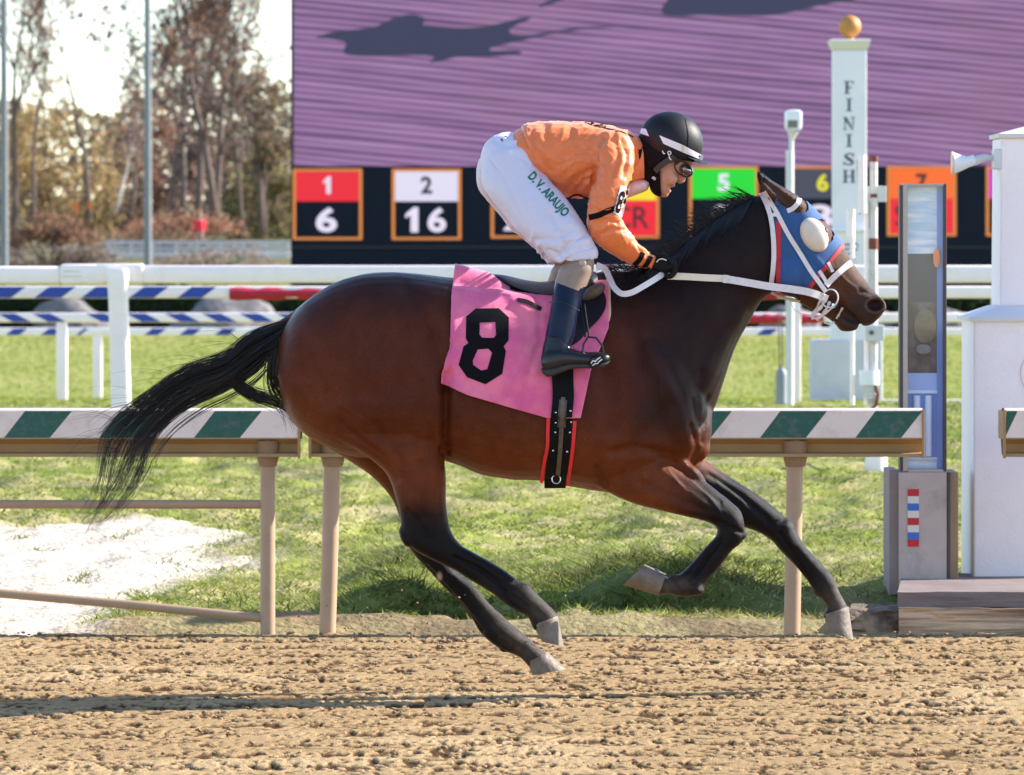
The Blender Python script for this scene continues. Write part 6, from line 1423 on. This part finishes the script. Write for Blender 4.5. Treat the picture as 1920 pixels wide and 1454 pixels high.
def arm(sg, o=0):
    return [(1110 + o, 262, 1186 + o, 262, 34, sg * .13, 0, 2.2), (1113 + o, 290, 1188 + o, 290, 37, sg * .18, 0, 2.2), (1114 + o, 320, 1186 + o, 322, 35, sg * .21, 0, 2.2), (1109 + o, 352, 1176 + o, 354, 33, sg * .235, 0, 2.2), (1104 + o, 384, 1165 + o, 388, 31, sg * .25, 0, 2.2), (1102 + o, 414, 1163 + o, 408, 30, sg * .25, 0, 2.2),
        (1108 + o, 440, 1178 + o, 432, 28, sg * .245, 0, 2.2), (1122 + o, 458, 1192 + o, 450, 26, sg * .235, 0, 2.2), (1146 + o, 476, 1204 + o, 462, 23, sg * .22, 0, 2.2), (1174 + o, 491, 1216 + o, 472, 19, sg * .20, 0, 2.2), (1200 + o, 501, 1226 + o, 480, 16, sg * .185, 0, 2.2), (1222 + o, 508, 1235 + o, 487, 13, sg * .17, 0, 2.1)]
def thigh(sg, o=0):
    return [(978 + o, 262, 930 + o, 275, 30, sg * .05, 0, 2.2), (990 + o, 272, 914 + o, 290, 48, sg * .06, 0, 2.2), (1004 + o, 292, 904 + o, 318, 54, sg * .075, 0, 2.2), (1024 + o, 330, 908 + o, 356, 54, sg * .11, 0, 2.2), (1052 + o, 362, 939 + o, 394, 50, sg * .16, 0, 2.2), (1074 + o, 388, 966 + o, 428, 45, sg * .20, 0, 2.2), (1090 + o, 414, 996 + o, 455, 40, sg * .235, 0, 2.2), (1107 + o, 442, 1019 + o, 474, 36, sg * .255, 0, 2.2), (1120 + o, 468, 1030 + o, 487, 33, sg * .265, 0, 2.3), (1121 + o, 486, 1040 + o, 494, 31, sg * .27, 0, 2.3)]
def shin(sg, o=0):
    return [(1118 + o, 470, 1056 + o, 482, 29, sg * .275, 0, 2.2), (1114 + o, 500, 1050 + o, 505, 28, sg * .28, 0, 2.2), (1100 + o, 538, 1044 + o, 522, 27, sg * .29, 0, 2.2), (1092 + o, 560, 1037 + o, 548, 26, sg * .30, 0, 2.2), (1084 + o, 590, 1032 + o, 582, 25, sg * .315, 0, 2.2), (1077 + o, 630, 1024 + o, 622, 22, sg * .33, 0, 2.2), (1068 + o, 655, 1018 + o, 660, 20, sg * .345, 0, 2.2)]
def foot(sg, o=0):
    return [(1064 + o, 632, 1024 + o, 628, 21, sg * .335, 0, 2.2), (1070 + o, 650, 1017 + o, 654, 20, sg * .345, 0, 2.2), (1066 + o, 668, 1014 + o, 682, 20, sg * .352, 0, 2.3)], [(1014 + o, 668, 1018 + o, 700, 15, sg * .352, 0, 2.3), (1026 + o, 654, 1028 + o, 706, 19, sg * .354, 0, 2.5), (1046 + o, 650, 1046 + o, 701, 20, sg * .355, 0, 2.6), (1070 + o, 654, 1070 + o, 692, 19, sg * .355, 0, 2.6), (1095 + o, 660, 1096 + o, 690, 20, sg * .355, 0, 2.6), (1118 + o, 660, 1119 + o, 690, 21, sg * .355, 0, 2.5), (1136 + o, 662, 1135 + o, 685, 17, sg * .355, 0, 2.3), (1145 + o, 668, 1143 + o, 678, 8, sg * .355, 0, 2.1)]
def hand(sg, k=1.0, o=0):
    g = [loft(shrink([(1216 + o, 482, 1212 + o, 505, 13, sg * .175, 0, 2.2), (1232 + o, 480, 1226 + o, 508, 15, sg * .168, 0, 2.3), (1246 + o, 481, 1240 + o, 512, 19, sg * .162, 0, 2.5), (1257 + o, 487, 1250 + o, 512, 19, sg * .160, 0, 2.5), (1262 + o, 493, 1256 + o, 508, 17, sg * .160, 0, 2.3)], k), n=16)]
    for i in range(4):
        dd = D0 + sg * (.160 + (i - 1.5) * .0185); e = (1.5 - abs(i - 1.5)) * 2.0
        pts = [(1248 + o, 490, 0), (1258 + o + e, 489 - e, 0), (1265 + o + e, 499, 0), (1263 + o + e, 512, 0), (1255 + o, 519 + e * .5, 0), (1247 + o, 514, 0)]
        C = catmull(np.array([(x, y) for x, y, _ in pts], float), 3); r = [.0098 * k * (1.1 - 0.25 * t) for t in np.linspace(0, 1, len(C))]
        g.append(tube_geo([W(x, y, dd) for x, y in C], r, 10))
    C = catmull(np.array([(1230 + o, 484, .172), (1240 + o, 480, .190), (1251 + o, 484, .200), (1259 + o, 494, .200)], float), 3)
    g.append(tube_geo([W(x, y, D0 + sg * d) for x, y, d in C], [.0115 * k * (1.1 - .25 * t) for t in np.linspace(0, 1, len(C))], 10))
    return g
def face(k=1.0):
    g = [ellipsoid(1254, 285, 0, 52, 46, 36, 60), loft([(1286, 300, 1222, 300, 33, 0, 0, 2.3), (1283, 318, 1222, 322, 32, 0, 0, 2.3), (1272, 334, 1222, 336, 30, 0, 0, 2.3), (1262, 346, 1222, 348, 27, 0, 0, 2.3), (1254, 357, 1226, 358, 22, 0, 0, 2.2), (1248, 366, 1232, 363, 13, 0, 0, 2.2)], n=24)]
    g.append(loft([(1277, 312, 1268, 318, 6, 0, 0, 2), (1283, 324, 1268, 332, 7, 0, 0, 2), (1286, 334, 1270, 340, 9, 0, 0, 2), (1284, 341, 1272, 343, 9, 0, 0, 2), (1278, 345, 1270, 344, 6, 0, 0, 2)], n=14))   # nose
    g.append(ellipsoid(1261, 349, 0, 6, 3.4, 13, -20)); g.append(ellipsoid(1253, 359, 0, 6, 4.2, 12, -20)); g.append(ellipsoid(1246, 364, 0, 8, 7, 12, 0))      # lips and chin
    for sg in (-1, 1): g.append(ellipsoid(1256, 332, sg * .042, 17, 14, 12, 70)); g.append(ellipsoid(1274, 310, sg * .032, 11, 6, 9, 20)); g.append(ellipsoid(1232, 312, sg * .072, 13, 8, 5, 70))
    return g
neck = [(1160, 250, 1170, 318, 34, 0, 0, 2.2), (1190, 258, 1195, 330, 30, 0, 0, 2.2), (1210, 266, 1216, 340, 29, 0, 0, 2.2), (1228, 275, 1234, 342, 28, 0, 0, 2.2)]
B = [loft(shrink(torso, .88)), loft(neck)] + face()
for sg in (-1, 1):
    B += [loft(shrink(arm(sg), .8)), loft(shrink(thigh(sg), .68)), loft(shrink(shin(sg, 0 if sg < 0 else -14), .74))]
    f1, f2 = foot(sg, 0 if sg < 0 else -14); B += [loft(shrink(f1, .85)), loft(shrink(f2, .82))] + hand(sg, .86)
B.append(ellipsoid(950, 300, 0, 50, 46, 62, 45))
bmm = remesh(B, .0046, smooth=4); bmm.name = 'body'
P = vco(bmm); N = vno(bmm); px, py = proj(P)
skin = np.array([0.52, 0.27, 0.19]); c = np.tile(skin, (len(P), 1))
c = mixc(c, np.array([0.55, 0.19, 0.16]), 0.7 * np.exp(-(((px - 1284) / 7) ** 2 + ((py - 340) / 6) ** 2)))
c = mixc(c, np.array([0.50, 0.16, 0.14]), 0.8 * np.exp(-(((px - 1263) / 6) ** 2 + ((py - 349) / 3.5) ** 2)) + 0.8 * np.exp(-(((px - 1255) / 5) ** 2 + ((py - 360) / 3.5) ** 2)))
k = np.exp(-(((px - 1262) / 7) ** 2 + ((py - 354) / 1.6) ** 2)); c = mixc(c, np.array([.08, .02, .02]), 0.8 * k); P -= N * (0.006 * k * (px > 1250))[:, None]
d, _ = pdist(px, py, [(1222, 300), (1228, 325), (1240, 345)]); c = mixc(c, skin * 0.8, 0.5 * np.exp(-(d / 6) ** 2))
setco(bmm, P); set_col(bmm, c)
link('body', bmm, mat('skin', attr='Col', rough=0.5, var=0.06, vscale=60, bump=0.0004, bscale=500, sss=0.08), jk, smooth=True)
bP = vco(bmm); bN = vno(bmm)

def wrinkle(me, amp, fn=None, seed=1, freq=26, ani=(1, 1, 1)):
    P = vco(me); N = vno(me)
    wx = vn3(P[:, 0] * 9, P[:, 1] * 9, P[:, 2] * 9, seed) * 0.10; wz = vn3(P[:, 0] * 9, P[:, 1] * 9, P[:, 2] * 9, seed + 5) * 0.10
    a = vn3((P[:, 0] + wx) * freq * ani[0], P[:, 1] * freq * ani[1], (P[:, 2] + wz) * freq * ani[2], seed + 9)
    r = (1 - np.abs(2 * a - 1)) ** 3 - 0.3
    b = vn3((P[:, 0] + wx) * freq * .4, P[:, 1] * freq * .4, (P[:, 2] + wz) * freq * .4, seed + 3) - .5
    m = 1.0 if fn is None else fn(*proj(P))
    P += N * ((r * amp + b * amp * 1.2) * m)[:, None]; setco(me, P)
def creases(me, lines):
    P = vco(me); N = vno(me); px, py = proj(P)
    for l, wd, am in lines:
        d, _ = pdist(px, py, l); P -= N * (1.35 * am * np.exp(-(d / wd) ** 2))[:, None]
    setco(me, P)
# breeches
G = [loft(thigh(-1)), loft(thigh(1, -10)), ellipsoid(956, 303, 0, 57, 53, 78, 45), loft([(1000, 268, 938, 262, 60, 0, 0, 2.3), (1010, 300, 925, 320, 74, 0, 0, 2.3), (1020, 345, 930, 370, 66, 0, 0, 2.3)])]
brm = remesh(G, .0052, smooth=8); brm.name = 'breeches'
wrinkle(brm, .0042, lambda x, y: 0.45 + 1.4 * sm(400, 470, y), 3, 20, (1.2, .7, .8))
wrinkle(brm, .0016, None, 43, 44, (1.2, .5, .7))
creases(brm, [([(920, 300), (945, 330), (965, 375), (985, 420)], 3, .003), ([(1030, 400), (1050, 430), (1060, 470)], 6, .006), ([(1045, 480), (1070, 455), (1095, 440)], 5, .007), ([(985, 262), (998, 300), (1017, 328)], 4, .006),
    ([(1060, 490), (1085, 470), (1112, 462)], 4, .006), ([(1005, 450), (1040, 448), (1070, 430)], 5, .005), ([(965, 290), (985, 300), (1010, 330)], 5, .004), ([(930, 265), (960, 275), (985, 270)], 5, .004), ([(1030, 470), (1050, 478), (1062, 488)], 4, .006)])
white_silk = mat('white_nylon', (0.66, 0.61, 0.70), 0.55, var=0.03, vscale=12, bump=0.0012, bscale=45, sheen=0.1, trans=0.0)
link('breeches', brm, white_silk, jk, smooth=True)
# jacket
G = [loft(torso), loft(arm(-1)), loft(arm(1))]
for sg in (-1, 1): G.append(ellipsoid(1150, 272, sg * .14, 36, 30, 34, 0))
jm = remesh(G, .0044, smooth=6); jm.name = 'jacket'
wrinkle(jm, .0050, lambda x, y: 0.75 + 0.9 * np.exp(-((np.hypot(x - 1130, y - 420)) / 50) ** 2) + .5 * sm(1150, 1200, x), 11, 26, (1, .6, 1))
wrinkle(jm, .0022, None, 41, 46, (1.2, .5, .8))
creases(jm, [([(1134, 258), (1118, 282), (1119, 310), (1112, 345)], 4, .010), ([(1040, 365), (1066, 352), (1090, 330), (1112, 318)], 8, .008), ([(998, 250), (1010, 290), (1030, 320)], 6, .007), ([(975, 240), (985, 262), (1000, 300)], 4, .006),
    ([(1104, 388), (1130, 400), (1155, 398)], 5, .006), ([(1112, 420), (1135, 412), (1160, 418)], 5, .007), ([(1120, 445), (1145, 430), (1170, 432)], 5, .006), ([(1080, 360), (1095, 340), (1110, 335)], 5, .008),
    ([(1020, 235), (1030, 270), (1060, 300)], 8, .004), ([(1070, 232), (1075, 260), (1100, 285)], 8, .004), ([(1150, 250), (1160, 290), (1150, 330)], 6, .005), ([(1165, 262), (1176, 290), (1170, 330)], 5, .006), ([(1190, 452), (1200, 470)], 4, .004)])
orange = mat('orange_silk', (0.80, 0.185, 0.045), 0.42, var=0.05, vscale=10, bump=0.0016, bscale=38, sheen=0.25, spec=0.5)
link('jacket', jm, orange, jk, smooth=True)
JB = bvh_of(jm); BB = bvh_of(brm)
jkt = bpy.data.objects['jacket']
def sub(pts, w_, name, m, par, b, off=.0025, **k): return ribbon(pts, w_, name, m, par, bvh=b, off=off, **k)
sub([(1104, 408), (1122, 404), (1140, 396), (1158, 390)], 11, 'sleeve_band', ink, jkt, JB, .004)
for a_ in ([(1188, 499), (1199, 488), (1206, 474)], [(1206, 505), (1214, 494), (1221, 481)]): sub(a_, 9, 'cuff_band', ink, jkt, JB, .004)
patch = mat('patch_white', (0.78, 0.70, 0.72), 0.6)
V2, F2 = polyfill([(1164, 348), (1181, 351), (1167, 408), (1150, 399)]); V2, F2 = cutgrid(V2, F2, 4); drape(JB, V2, F2, .005, 'number_patch', patch, jkt, default=D0 - .22)
V2, F2 = text2d('8', 0, 0, 1, 1, .03); V2 = np.array([(1152 + 12 * x + 11 * (1 - y), 357 + 42 * y + 3 * x) for x, y in V2]); V2, F2 = cutgrid(V2, F2, 3); drape(JB, V2, F2, .0075, 'sleeve_number', ink, jkt, default=D0 - .22)
sub([(1096, 229), (1110, 234), (1134, 240), (1165, 247), (1188, 257)], 2.2, 'back_emblem', ink, jkt, JB, .003)
sub([(1108, 230), (1118, 234), (1128, 234), (1136, 238)], 4, 'back_emblem', ink, jkt, JB, .003)
sub([(1066, 372), (1076, 367), (1086, 366), (1096, 371), (1106, 374)], 3, 'hem', ink, jkt, JB, .004)
V, Fc = loft([(1186, 252, 1186, 345, 42, 0, 0, 2.3), (1196, 256, 1198, 340, 39, 0, 0, 2.3), (1205, 262, 1208, 338, 36, 0, 0, 2.3)], n=28)
mb = MB(); mb.add(V, Fc); mb.build('collar', mat('collar_orange', (0.78, 0.24, 0.10), 0.5, var=0.1, vscale=30), jkt, smooth=True)
V, Fc = loft([(1172, 342, 1176, 372, 26, 0, 0, 2.2), (1188, 338, 1192, 366, 30, 0, 0, 2.2), (1206, 336, 1212, 358, 26, 0, 0, 2.2), (1216, 340, 1217, 350, 16, 0, 0, 2.2)], n=20)
mb = MB(); mb.add(V, Fc); mb.build('neck_cloth', mat('pale_pink', (0.75, 0.55, 0.56), 0.6, var=0.15, vscale=40), jkt, smooth=True)
# name on the thigh
green = mat('green_print', (0.0, 0.17, 0.09), 0.6)
V2, F2 = text2d('D. V. ARAUJO', 0, 0, 1, 1, .035)
a0 = np.array([992.0, 322.0]); ax = np.array([68.0, 76.0]); dn = np.array([-17.0, 16.0])
V2 = np.array([tuple(np.array([1002.0, 320.0]) + ax * x + dn * y) for x, y in V2]); V2, F2 = cutgrid(V2, F2, 5)
drape(BB, V2, F2, .0025, 'name_print', green, bpy.data.objects['breeches'], default=D0 - .2)
V2, F2 = polyfill([(938, 262), (948, 255), (952, 258), (942, 266)]); drape(BB, V2, F2, .003, 'waist_mark', ink, bpy.data.objects['breeches'], default=D0 - .05)
# boots
tan = mat('tan_cuff', (0.27, 0.19, 0.145), 0.5, var=0.12, vscale=30); navy = mat('navy_patent', (0.003, 0.008, 0.030), 0.26, var=0.1, vscale=12, coat=0.05, spec=.22, bump=.0015, bscale=14)
bootb = mat('boot_black', (0.006, 0.006, 0.008), 0.3, var=0.3, vscale=25, coat=0.15, spec=.35, bump=.001, bscale=60)
for sg, o in ((-1, 0), (1, -14)):
    s_ = shin(sg, o)
    V, Fc = loft(s_[2:], n=28); mb = MB(); mb.add(V, Fc); bo = mb.build('boot', navy, jk, smooth=True)
    V, Fc = loft([(1112 + o, 474, 1066 + o, 482, 20, sg * .270, 0, 2.2), (1114 + o, 500, 1049 + o, 504, 29, sg * .28, 0, 2.2), (1108 + o, 520, 1045 + o, 516, 28, sg * .286, 0, 2.2), (1094 + o, 549, 1040 + o, 529, 27.5, sg * .295, 0, 2.2)], n=28); mb = MB(); mb.add(V, Fc); mb.build('cuff', tan, bo, smooth=True)
    f1, f2 = foot(sg, o); fm = remesh([loft(f1), loft(f2)], .0045, smooth=3)
    fo = link('foot', fm, bootb, bo, smooth=True)
    sb = [(x0, y0 + (y1 - y0) * .72, x1, y1 + 1, hw + 1.5, dy, e, 3) for x0, y0, x1, y1, hw, dy, e, _ in f2]
    V, Fc = loft(sb, n=20); mb = MB(); mb.add(V, Fc); mb.build('sole', mat('sole_rubber', (0.035, 0.028, 0.022), 0.7, var=0.4, vscale=50), bo, smooth=True)
    if sg < 0:
        FB = bvh_of(fm)
        ring(1118, 677, 15, D0 - .402, .0016, 'emblem_ring', ink, bo, sq=.62, rot=-30)
        ribbon([(1108, 682), (1112, 677), (1116, 678), (1120, 674), (1126, 670)], 2, 'boot_emblem', tape, bo, depth=[D0 - .404] * 5, thick=.001)
        ribbon([(1111, 686), (1116, 682), (1120, 682), (1124, 678), (1129, 674)], 2, 'boot_emblem', tape, bo, depth=[D0 - .404] * 5, thick=.001)
        ribbon([(1029, 567), (1050, 566), (1068, 573), (1087, 583)], 2, 'seam', bootb, bo, bvh=bvh_of(bo.data), off=.002)
        V, Fc = ellipsoid(1090, 493, 0, 7, 7, 3); dd = (hitd(bvh_of(bo.children[0].data), 1090, 493, D0 - .33) - D0); mb = MB(); mb.add([v + Vector((0, dd, 0)) for v in V], Fc); mb.build('cuff_button', mat('button', (.45, .33, .26), .5), bo, smooth=True)
# gloves
glm = mat('glove_black', (0.007, 0.007, 0.008), 0.7, spec=.2, var=0.4, vscale=60, bump=.001, bscale=120)
for sg in (-1, 1):
    gm = remesh(hand(sg, 1.0), .0032, smooth=2); link('glove', gm, glm, jk, smooth=True)
ribbon([(1231, 492), (1236, 487), (1243, 486), (1250, 489)], 2, 'glove_trim', tape, jk, depth=[D0 - .210, D0 - .212, D0 - .212, D0 - .210], thick=.002)
# whip held along the far hand is not visible; balaclava
shell('balaclava', bmm, [(1196, 262), (1262, 262), (1263, 306), (1238, 324), (1237, 367), (1226, 368), (1202, 345)], .006, mat('balaclava_black', (0.008, 0.007, 0.008), 0.85, spec=.15, var=.3, vscale=60, bump=.001, bscale=300), jk, P_=bP, N_=bN)
shell('chin_guard', bmm, [(1214, 318), (1237, 318), (1240, 369), (1226, 370), (1208, 346)], .010, MATS['balaclava_black'], jk, P_=bP, N_=bN)
# helmet
hel = mat('helmet_black', (0.005, 0.005, 0.007), 0.5, var=.15, vscale=20, bump=.0008, bscale=300, spec=.35)
def helm(k=1.0):
    V, Fc = ellipsoid(1258, 266, 0, 61 * k, 56 * k, 50 * k, 20, n=48, m=32); return V, Fc
V, Fc = helm(); bm = bmesh.new(); vs = [bm.verts.new(v) for v in V]
for f in Fc:
    try: bm.faces.new([vs[i] for i in f])
    except ValueError: pass
bmesh.ops.remove_doubles(bm, verts=bm.verts[:], dist=1e-5); bmesh.ops.recalc_face_normals(bm, faces=bm.faces[:])
pl = [(1195, 283), (1322, 309)]; n_ = clip_plane(*pl)
if n_.dot(W(1258, 240) - CAMP) > 0: n_ = -n_
bmesh.ops.bisect_plane(bm, geom=bm.verts[:] + bm.edges[:] + bm.faces[:], plane_co=CAMP, plane_no=n_, clear_outer=True)
me = bpy.data.meshes.new('helmet'); bm.to_mesh(me); bm.free()
ho = link('helmet', me, hel, jk, smooth=True); md = ho.modifiers.new('s', 'SOLIDIFY'); md.thickness = .008; md.offset = -1
HLB = bvh_of(me)
# lower shell over the ears
V, Fc = loft([(1200, 258, 1204, 300, 30, 0, 0, 2.4), (1212, 262, 1214, 322, 42, 0, 0, 2.4), (1232, 270, 1232, 322, 45, 0, 0, 2.4), (1250, 276, 1252, 312, 45, 0, 0, 2.4), (1270, 284, 1268, 304, 43, 0, 0, 2.4)], n=28)
mb = MB(); mb.add(V, Fc); mb.build('ear_guard', MATS['balaclava_black'], ho, smooth=True)
# peak
V = []; Fc = []; n = 20; m = 6
for lay in (0, 1):
    for i in range(n + 1):
        t = -1 + 2 * i / n
        for j in range(m + 1):
            q = j / m; r = 1 - t * t * .9
            x = 1290 + q * 37 * math.sqrt(max(0, r)) + (1 - abs(t)) * 4; y = 293 + q * 13 * math.sqrt(max(0, r)) + 3 * abs(t) + lay * 4
            V.append(W(x, y, D0 + t * 46 / S0))
        
L = (n + 1) * (m + 1)
for lay in (0, 1):
    for i in range(n):
        for j in range(m): a = lay * L + i * (m + 1) + j; Fc.append([a, a + 1, a + m + 2, a + m + 1])
for i in range(n):
    a = i * (m + 1) + m; Fc.append([a, a + m + 1, L + a + m + 1, L + a])
mb = MB(); mb.add(V, Fc); mb.build('peak', hel, ho, smooth=True)
stripe = mat('stripe_white', (0.78, 0.74, 0.78), 0.4)
V2, F2 = polyfill([(1236, 254), (1280, 272), (1319, 293), (1317, 301), (1280, 286), (1244, 270)]); V2, F2 = cutgrid(V2, F2, 4); drape(HLB, V2, F2, .002, 'helmet_stripe', stripe, ho, default=D0 - .02)
V2, F2 = polyfill([(1203, 241), (1211, 242), (1217, 256), (1199, 250)]); V2, F2 = cutgrid(V2, F2, 3); drape(HLB, V2, F2, .002, 'helmet_stripe', stripe, ho, default=D0 - .02)
ribbon([(1262, 297), (1250, 303), (1238, 312), (1228, 322)], 11, 'chin_strap', mat('strap_black', (0.03, 0.027, 0.025), .6, var=.3, vscale=60), ho, depth=[D0 - .108, D0 - .104, D0 - .098, D0 - .088], thick=.004)
for q in ([(1242, 283), (1244, 288), (1247, 288)], [(1252, 285), (1256, 284), (1258, 288), (1254, 291), (1252, 285)], [(1254, 292), (1256, 298), (1259, 300)]):
    ribbon(q, 1.8, 'buckle', stripe, ho, depth=[D0 - .112] * len(q), thick=.001, sub=3)
for q in ([(1226, 331), (1226, 338)], [(1222, 335), (1230, 334)], [(1223, 332), (1229, 338)]):
    ribbon(q, 1.5, 'star_print', stripe, ho, depth=[D0 - .082] * 2, thick=.001, sub=2)
ribbon([(1284, 222), (1290, 250), (1289, 275)], 1.5, 'helmet_seam', ink, ho, bvh=HLB, off=.001)
# goggles
gg = mat('goggle_lens', (0.25, 0.24, 0.25), 0.06, metal=0.85); gf = mat('goggle_frame', (0.02, 0.018, 0.018), 0.35)
V, Fc = ellipsoid(1284, 318, 0, 18, 12.5, 36, 38, n=28, m=18); mb = MB(); mb.add(V, Fc); go = mb.build('goggles', gg, jk, smooth=True)
for sg in (-1, 1):
    c_ = W(1281, 317, D0 + sg * .050); pts = []
    for k in range(29):
        a = 2 * math.pi * k / 28; u = 18.5 * math.cos(a); v = 12 * math.sin(a); r = math.radians(38)
        pts.append(c_ + Vector(((u * math.cos(r) - v * math.sin(r)) / S0, sg * (.012 - .020 * math.cos(a)), -(u * math.sin(r) + v * math.cos(r)) / S0)))
    mb = MB(); mb.tube(pts, .0034, 8, cap=False); mb.build('rim', gf, go, smooth=True)
    ribbon([(1272, 307), (1266, 300), (1258, 294)], 10, 'goggle_strap', gf, go, depth=[D0 + sg * .078, D0 + sg * .094, D0 + sg * .10], thick=.003)
